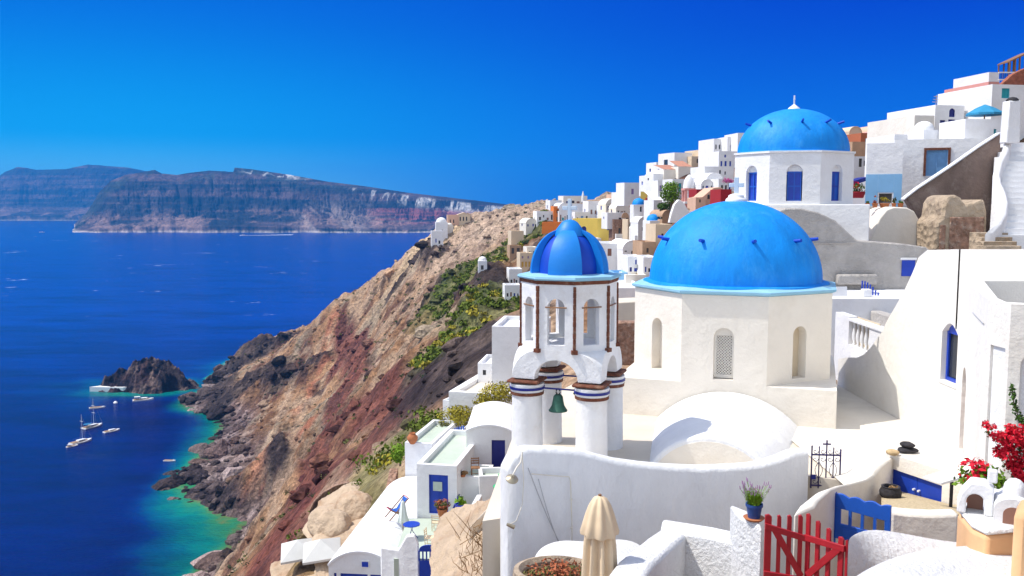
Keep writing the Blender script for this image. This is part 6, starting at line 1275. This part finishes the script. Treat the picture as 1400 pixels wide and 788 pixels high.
sh_ = facade('salmon_house', 'salmon house with a stepped curved gable and two dark arched windows', 'house', [(952,292),(989,292),(989,258),(984,256),(976,257),(968,263),(961,269),(952,271)], 130, 5, 'salmon_wall', yaw=4, group=G)
s13 = 130/F
for px in (968.5, 980.5): MB().ext([((px-952-1.6)*s13, (292-272.5)*s13), ((px-952+1.6)*s13, (292-272.5)*s13)]+[((px-952+1.6*math.cos(math.pi*k/8))*s13, (292-268+1.6*math.sin(math.pi*k/8))*s13) for k in range(9)], -.04, .02).build('window', 'dark_glass', sh_)
H('low orange house with a tiny dark window left of the salmon house', 951, 965, 270, 280, 128, 'salmon_wall', [(.35, .5, .3, .7, 'k')], yaw=4, deep=3)
facade('curved_white_wall', 'white wall curving down from the pink belfry towards the big dome', 'wall', [(915,305),(952,305),(950,290),(941,288),(934,276),(928,273),(922,280),(918,292)], 118, 1.2, 'white')
ch2 = H('small white chapel front with a blue half-dome and tan vault', 888, 908, 302, 330, 182, W1, [(.35, .45, .3, .5, 'd')], yaw=8, deep=4.6, roof='dome', roofm='dome_blue', rise=.05, name='half_dome_chapel', cat='church')
H('tan rubble vault joined to the right of the blue half-dome chapel', 905, 922, 288, 310, 178, 'tan_wall', roof='vault', rise=1.6, yaw=10, deep=7)
H('white-grey vaulted house with a blue fanlight left of the half-dome', 872, 890, 297, 328, 190, W1, [(.30, .40, .4, .55, 'd'), (.68, .76, .4, .55, 'd'), (.06, .55, .72, .88, 'b', True)], roof='vault', rise=1.4, yaw=8, deep=6)
H('cream house with a small grey window below the tan vault', 896, 919, 307, 332, 168, 'beige_wall', [(.35, .48, .3, .5, 'd')], yaw=6, deep=5)
H('white house carrying a pointed belfry spire at the left skyline', 770, 803, 268, 282, 300, CR, yaw=14, deep=6)
spire = thing('belfry_spire', 'slim white belfry spire on the left skyline against the sea', 'bell tower', P0(797, 276, 296)); sS = 296/F; MB().lathe([(2.2*sS, 0), (2.1*sS, 5*sS), (1.6*sS, 9*sS), (.6*sS, 13*sS), (.01, 15*sS)], 8).build('spire_body', 'white', spire)
H('large white house with two dark windows under the belfry spire', 768, 806, 279, 302, 285, W1, [(.76, .82, .3, .55, 'd'), (.88, .94, .3, .55, 'd'), (.30, .36, .2, .4, 'd')], yaw=12, deep=7)
H('white house with a curved shoulder left of the pointed spire house', 764, 778, 278, 312, 278, W1, [(.3, .5, .3, .42, 't'), (.3, .5, .1, .2, 'p')], roof='vault', rise=2.4, yaw=12, deep=7)
H('white house with a pale teal door right of the belfry spire', 804, 831, 275, 300, 280, W1, [(.48, .70, .12, .52, 'p')], yaw=12, deep=6)
H('white low house with a crimson plant beside the cream vaults', 820, 834, 281, 300, 268, W1, [(.5, .6, .3, .5, 'd')], yaw=12, deep=5)
H('cream barrel vault, the left of two beside the cyan-domed church', 828, 848, 272, 294, 262, CR, [(.3, .62, .0, .42, 'w', True), (.60, .68, .68, .8, 'd')], roof='vault', yaw=10, deep=8)
H('cream barrel vault, the right and lower of two beside the cyan-domed church', 842, 861, 278, 298, 256, CR, [(.28, .60, .0, .45, 'w', True)], roof='vault', yaw=10, deep=7)
H('long white terrace house under the cream vaults and the cyan dome', 830, 876, 291, 304, 250, W1, yaw=8, deep=6)
H('bright yellow house with a navy arched window above the belfry dome', 783, 816, 299, 330, 252, 'yellow_wall', [(.36, .56, .38, .66, 'n', True)], yaw=-24, deep=6)
H('yellow house wing jutting forward with one slim navy window', 817, 838, 299, 328, 246, 'yellow_wall', [(.60, .72, .45, .72, 'n')], yaw=-14, deep=6)
rh = H('red rubble-stone house with a red door and an arched pediment', 838, 871, 300, 324, 242, 'field_stone', [(.42, .56, .0, .50, 'r'), (.22, .32, .15, .5, 'd'), (.66, .76, .15, .5, 'd')], yaw=6, deep=5)
MB().ext([(-.9, 4.6), (.9, 4.6)]+[(.9*math.cos(math.pi*k/8), 4.75+1.2*math.sin(math.pi*k/8)) for k in range(9)], -.05, .3).build('pediment', 'tan_wall', rh)
H('ochre stone house with a small dark window near the big dome edge', 878, 897, 331, 352, 176, 'tan_wall', [(.3, .45, .3, .6, 'k')], yaw=6, deep=5)
H('large white house with pink-brown shutters and slit windows', 814, 853, 333, 378, 215, W1, [(.05, .16, .55, .82, 'l'), (.42, .56, .62, .84, 'w'), (.86, .92, .55, .85, 'd')], yaw=8, deep=7)
H('white house with a round window and a sloping right shoulder', 851, 877, 330, 362, 210, W1, [(.10, .22, .55, .75, 'd'), (.45, .6, .30, .6, 'd', True), (.78, .85, .3, .42, 'd')], roof='vault', rise=1.2, yaw=8, deep=7)
H('small white house with a blue door and three blue windows', 858, 880, 351, 378, 192, W1, [(.40, .60, .05, .42, 'b'), (.12, .26, .20, .46, 'n'), (.74, .88, .18, .44, 'n'), (.46, .56, .60, .84, 'b')], yaw=4, deep=5)
H('plain grey-white house wall between the small blue-doored house and the dome', 879, 900, 352, 380, 178, W1, yaw=4, deep=5)
H('cream retaining house wall under the blue-doored house', 855, 884, 376, 398, 168, CR, yaw=2, deep=5)
H('pale blue plastered house corner under the pergola', 838, 858, 373, 398, 172, 'sky_plaster', [(.6, .8, .2, .5, 'b')], yaw=2, deep=4)
pgl = thing('white_pergola', 'white pergola with blue posts beside the blue shutter', 'pergola', P0(845, 375, 190)); sG = 190/F
for px in (-11, -5, 2, 8): MB().box(px*sG-.12, px*sG+.12, -.1, .1, 0, 11*sG).build('post', 'blue_paint', pgl)
MB().box(-13*sG, 10*sG, -.2, 2, 11.1*sG, 13*sG).build('canopy', 'white', pgl); MB().box(7.2*sG, 11*sG, .3, .5, 0, 15*sG).build('shutter', 'blue_paint', pgl)
H('white stepped terrace house at the foot of the village between the domes', 836, 882, 394, 420, 92, W1, yaw=0, deep=10, down=3)
op = thing('orange_parasol', 'closed orange parasol on the terrace just right of the belfry', 'parasol', P0(846, 408, 120)); sO = 120/F
MB().lathe([(.02, 17*sO), (2.2*sO, 12*sO), (2.8*sO, 3*sO), (2.2*sO, 1*sO)], 10).build('folded_canopy', 'canvas_orange', op, smooth=50); MB().tube([(0, 0, 0), (0, 0, 17*sO)], .04, 6).build('pole', 'wood', op)
sf = thing('red_frame_board', 'red-framed white notice board beside the closed orange parasol', 'board', P0(853, 408, 118)); MB().box(-.42, .42, 0, .05, .15, 1.35).build('panel', 'boat_white', sf); MB().box(-.5, -.423, -.03, .06, 0, 1.5).box(.423, .5, -.03, .06, 0, 1.5).box(-.42, .42, -.03, .06, 1.353, 1.45).box(-.42, .42, -.03, .06, .06, .147).build('frame', 'terracotta', sf)
facade('rubble_terrace_wall', 'brown rubble terrace wall seen between the belfry and the chapel', 'wall', [(838,500),(874,500),(874,441),(838,441)], 44, .8, 'field_stone')
facade('banded_terrace', 'pale terrace wall with pink-brown bands above the rubble wall', 'wall', [(836,446),(878,446),(878,412),(836,414)], 47, 2.0, 'paving')
H('white cube house with a navy door on the slope below the yellow house', 806, 822, 326, 342, 232, W1, [(.4, .6, 0, .55, 'n'), (.72, .84, .3, .6, 'd')], yaw=8, deep=5)
H('small cream vaulted house tucked right of the red rubble-stone house', 868, 880, 309, 326, 226, CR, [(.35, .62, 0, .45, 'w', True)], roof='vault', yaw=8, deep=5)
H('tiny white cube house with a blue door above the ochre stone house', 868, 884, 322, 338, 196, W1, [(.35, .6, 0, .6, 'b')], yaw=6, deep=4)
H('white terrace house with three arched openings under the red rubble house', 842, 868, 320, 336, 224, W1, [(.08, .28, .05, .6, 'k', True), (.40, .60, .05, .6, 'k', True), (.72, .92, .05, .6, 'k', True)], yaw=6, deep=5)
H('pale pink house with two dark windows left of the long lilac-door house', 836, 850, 266, 284, 262, 'salmon_wall', [(.2, .36, .3, .6, 'd'), (.6, .76, .3, .6, 'd')], yaw=12, deep=5)
H('white house with a blue shutter between the lilac-door house and the slim awning house', 884, 898, 240, 258, 205, W1, [(.3, .5, .25, .6, 'b')], yaw=12, deep=5)
H('white vaulted house with a blue door above the salmon house', 958, 976, 246, 262, 148, W1, [(.35, .6, 0, .5, 'b', True)], roof='vault', yaw=10, deep=6)
H('beige house with two teal shutters beside the white-grey fanlight vault', 858, 874, 300, 318, 212, 'beige_wall', [(.15, .35, .25, .65, 't'), (.6, .8, .25, .65, 't')], yaw=8, deep=5)
H('low white house with a sky-blue door under the spire houses', 786, 806, 290, 304, 262, W1, [(.4, .58, 0, .6, 's'), (.75, .88, .3, .6, 'd')], yaw=10, deep=5)
H('white two-window house on the ridge between the orange tower and the spire', 752, 768, 274, 290, 300, W1, [(.2, .36, .3, .6, 'd'), (.6, .76, .3, .6, 'n')], yaw=12, deep=6)
# left of the belfry
H('bright orange house block on the slope left of the belfry dome', 741, 765, 304, 322, 268, 'orange_wall', yaw=-12, deep=5)
H('slim orange house tower with dark openings above the orange block', 757, 768, 282, 308, 276, 'orange_wall', [(.35, .6, .62, .78, 'k'), (.35, .65, .2, .42, 'k')], yaw=12, deep=4)
H('white house with a small dark window left of the orange tower', 734, 758, 289, 306, 284, W1, [(.8, .9, .3, .7, 'd'), (.35, .42, .5, .7, 'd')], yaw=12, deep=5)
H('little white barrel vault on the slope left of the orange block', 719, 735, 299, 314, 288, CR, roof='vault', yaw=16, deep=7)
H('ruined beige house shell on the slope above the dark trees', 699, 716, 316, 337, 282, 'beige_wall', yaw=12, deep=5)
H('grey stone house with two dark openings below the ruined shell', 697, 713, 336, 349, 270, 'tan_wall', [(.15, .38, .15, .75, 'k'), (.6, .85, .15, .75, 'k')], yaw=10, deep=5)
H('cream house with a row of yellow shutters left of the belfry dome', 711, 728, 346, 370, 240, 'beige_wall', [(.12, .28, .2, .5, 'y'), (.40, .56, .2, .5, 'y'), (.68, .84, .2, .5, 'y'), (.15, .26, .68, .82, 'l'), (.6, .72, .68, .82, 'l')], yaw=10, deep=5)
H('small cream house with slim windows above the yellow-shuttered house', 720, 735, 338, 352, 248, CR, [(.2, .34, .2, .6, 'k'), (.6, .74, .2, .6, 'k')], yaw=10, deep=5)
H('pale blue house stepping down behind the belfry lantern', 696, 714, 368, 398, 180, W1, [(.5, .62, .3, .5, 'd')], yaw=6, deep=5)
H('white low house with an orange planted roof beside the belfry lantern', 690, 712, 390, 412, 160, W1, yaw=6, deep=4)
H('tiny white hut alone in the green scrub of the slope', 654, 666, 357, 372, 262, W1, [(.3, .6, .2, .6, 'k')], roof='dome', rise=.5, yaw=4, deep=2.6, name='hut', cat='hut')
# headland chapel and ruins
H('white domed chapel clinging to the cliff at the end of the headland', 596, 612, 304, 330, 405, W1, [(.5, .6, .45, .6, 'd')], yaw=8, deep=5, roof='dome', roofm='white', rise=.05, name='headland_chapel', cat='church')
H('white buttressed house below the headland chapel', 590, 606, 316, 338, 398, W1, [(.6, .75, .2, .4, 'd')], yaw=8, deep=5)
H('small white-pink domed annex right of the headland chapel', 610, 620, 309, 322, 402, CR, yaw=8, deep=3, roof='dome', rise=.05)
H('ochre ruined mansion on top of the headland', 612, 627, 294, 310, 415, 'salmon_wall', [(.2, .3, .3, .6, 'd'), (.5, .6, .3, .6, 'd')], yaw=8, deep=6)
H('cream mansion with slim windows right of the ochre ruin', 626, 643, 291, 307, 412, 'beige_wall', [(.15, .25, .3, .65, 'd'), (.4, .5, .3, .65, 'd'), (.65, .75, .3, .65, 'd')], yaw=8, deep=6, roof='gable', rise=1.0)
# trees, shrubs and parasols of the village
def tree(label, px, py, d, rad, n, size, m, name='tree', group=None):
    p = at(px, py, d); t = thing(name, label, 'tree', tuple(p), 0, group); rs = random.Random(int(px)); h = rad[2]
    leaf_cloud(MB(), (0, 0, h*1.5), rad, n, size, rs).build('crown', m, t)
    tm = MB().tube([(0, 0, -1.5), (.1, 0, h*.7), (0, 0, h*1.5)], [.28, .2, .08], 7)
    for k in range(4): a = k*1.6; tm.tube([(.05, 0, h*.6), (rad[0]*.5*math.cos(a), rad[1]*.5*math.sin(a), h*1.5)], [.12, .04], 5)
    tm.build('trunk', 'bark', t)
tree('bushy bright green tree beside the pink belfry', 917, 286, 160, (1.9, 1.6, 2.0), 1500, .20, 'leaf_bright')
tree('lower dark green tree at the left foot of the bright green tree', 908, 293, 164, (1.3, 1.2, .9), 600, .18, 'leaf_green')
tree('dark cypress-like tree between the little vault and the orange block', 738, 318, 282, (1.6, 1.5, 1.5), 500, .22, 'leaf_dark')
tree('dark tree in front of the ruined beige shell', 722, 342, 258, (2.2, 1.6, 1.3), 600, .24, 'leaf_dark')
tree('yellow-green shrub tree under the red rubble house', 851, 331, 236, (2.0, 1.4, .8), 400, .2, 'leaf_yellow')
bush('pink oleander shrub beside the cross of the big dome', 996, 250, 140, (1.0, .8, .6), 260, .12, 'pink_flower')
bush('crimson flowering shrub left of the cyan-domed church', 859, 283, 244, (1.0, .8, 1.0), 160, .18, 'red_flower')
bush('dark climbing plants on the terrace between the half-dome chapel and the tree', 915, 299, 172, (1.6, 1.2, 1.3), 400, .2, 'leaf_dark')
bush('orange-brown shrub on the low white roof left of the lantern', 702, 392, 160, (1.3, 1.0, .5), 260, .14, 'leaf_yellow')
parasol('white open parasol in front of the mustard yellow house', 889, 265, 206, 24, 5, 'canvas_white')
parasol('brown open parasol on the terrace above the pink belfry', 951, 235, 170, 12, 3, 'wood')
parasol('dark crimson open parasol right of the cyan-domed church', 893, 274, 218, 10, 3, 'canvas_red')
# people too small to show more than a figure stand nowhere near enough to model; boats in the cove
def boat(label, px, py, L_, rz, hull='boat_white', mast=0, cabin=True, canopy=None, name='motor_boat', cat='boat'):
    p = sea_pt(px, py); t = thing(name, label, cat, (p.x, p.y, SEA), rz, 'boats in the cove'); w = L_*.19
    rings = []
    for x in np.linspace(-.5, .5, 13):
        k = (1-max(0, (x-.02)/.48)**2.2)*(1-.12*max(0, -x/.5)); k = max(k, .02); sheer = .10*L_*(.55+.35*max(0, x)*2)
        rings.append([(x*L_, -w*k, sheer), (x*L_, -w*k*.8, -.02*L_), (x*L_, w*k*.8, -.02*L_), (x*L_, w*k, sheer)])
    MB().loft(rings).build('hull', hull, t, smooth=60)
    MB().prism([(-.46*L_, -w*.68), (.18*L_, -w*.6), (.34*L_, 0), (.18*L_, w*.6), (-.46*L_, w*.68)], L_*.072, L_*.085).build('deck', 'boat_wood', t)
    if cabin: c_ = MB().prism([(-.18*L_, -w*.55), (.14*L_, -w*.5), (.22*L_, 0), (.14*L_, w*.5), (-.18*L_, w*.55)], L_*.08, L_*.135).build('cabin', 'boat_white', t, bevel=.05); MB().prism([(-.16*L_, -w*.57), (.12*L_, -w*.52), (.12*L_, w*.52), (-.16*L_, w*.57)], L_*.10, L_*.122).build('window_band', 'dark_glass', c_)
    if canopy: MB().box(-.42*L_, -.14*L_, -w*.6, w*.6, L_*.20, L_*.215).build('canopy', canopy, t); [MB().bar((x*L_, s*w*.55, L_*.08), (x*L_, s*w*.55, L_*.2), .06).build('canopy_pole', 'metal', t) for x in (-.4, -.16) for s in (-1, 1)]
    if mast:
        MB().tube([(.06*L_, 0, .1*L_), (.06*L_, 0, mast)], [.09, .06], 6).build('mast', 'boat_white', t); MB().tube([(.05*L_, 0, .22*L_), (-.38*L_, 0, .22*L_)], .13, 6).build('boom', 'boat_blue', t)
        for z in (.5, .75): MB().bar((.06*L_, -.09*L_*1.3, mast*z), (.06*L_, .09*L_*1.3, mast*z), .10).build('spreader', 'boat_white', t)
        for s in (-1, 1): MB().tube([(.06*L_, s*w*.9, .08*L_), (.06*L_, s*.09*L_, mast*.5), (.06*L_, 0, mast*.97)], .03, 4).build('stay', 'metal', t)
        MB().tube([(.5*L_, 0, .1*L_), (.06*L_, 0, mast*.97)], .03, 4).build('stay', 'metal', t)
    return t
boat('white sailing yacht with bare mast, lowest of the moored boats', 111, 605, 10.5, R(58), mast=13)
boat('small white launch tied at the stern of the lowest yacht', 99, 610.5, 5.2, R(50), cabin=False, canopy='canvas_white', name='launch')
boat('white sailing yacht with blue canopy, above the lowest yacht', 127, 584, 10.5, R(62), mast=14, canopy='canvas_blue')
boat('white cabin motor boat moored right of the two yachts', 153, 590, 8, R(52))
boat('long low white boat moored above the yachts', 133, 558, 8, R(25), cabin=False)
boat('white speedboat close to the rocky islet', 196, 547.5, 11, R(25), canopy='canvas_white')
boat('small white dinghy nearest the rocky shore', 232, 630.5, 5.2, R(-4), cabin=False, name='dinghy')
by = thing('buoy', 'pale round mooring buoy floating left of the islet speedboat', 'buoy', (*sea_pt(158, 552)[:2], SEA)); MB().lathe([(.01, -.4), (1.0, 0), (1.15, .5), (.7, 1.1), (.2, 1.4), (.01, 1.42)], 16).build('float', 'boat_white', by, smooth=50)
fe = boat('fast ferry far out with a long white wake', 333, 322.5, 26, R(180), cabin=True, name='ferry'); 
wk = MB(); p0_ = sea_pt(334, 322.3); p1_ = sea_pt(400, 321.2); wk.add([(p0_.x, p0_.y-5, SEA+.25), (p1_.x, p1_.y-22, SEA+.25), (p1_.x, p1_.y+22, SEA+.25), (p0_.x, p0_.y+5, SEA+.25)], [(0, 1, 2, 3)]); single(wk, 'wake', 'foam', None, None, kind='stuff')
boat('lone white boat far off below the distant mountains', 57, 318, 22, R(170), name='far_boat')
# quay on the islet
qy = thing('islet_quay', 'white concrete landing platform at the left foot of the islet', 'quay', (*sea_pt(166, 533)[:2], SEA+.6), 0, None, 1.35)
MB().prism([(-12, -4), (3, -5), (9, 0), (9, 4), (2, 3), (-6, 1)], -1, 1.6).build('platform', 'white', qy); MB().prism([(1, 0), (12, -1), (14, 5), (4, 7)], 1.5, 4.5).build('upper_step', 'white', qy); MB().box(8, 12, 4, 8, 4.4, 7.5).build('shrine_wall', 'white', qy)
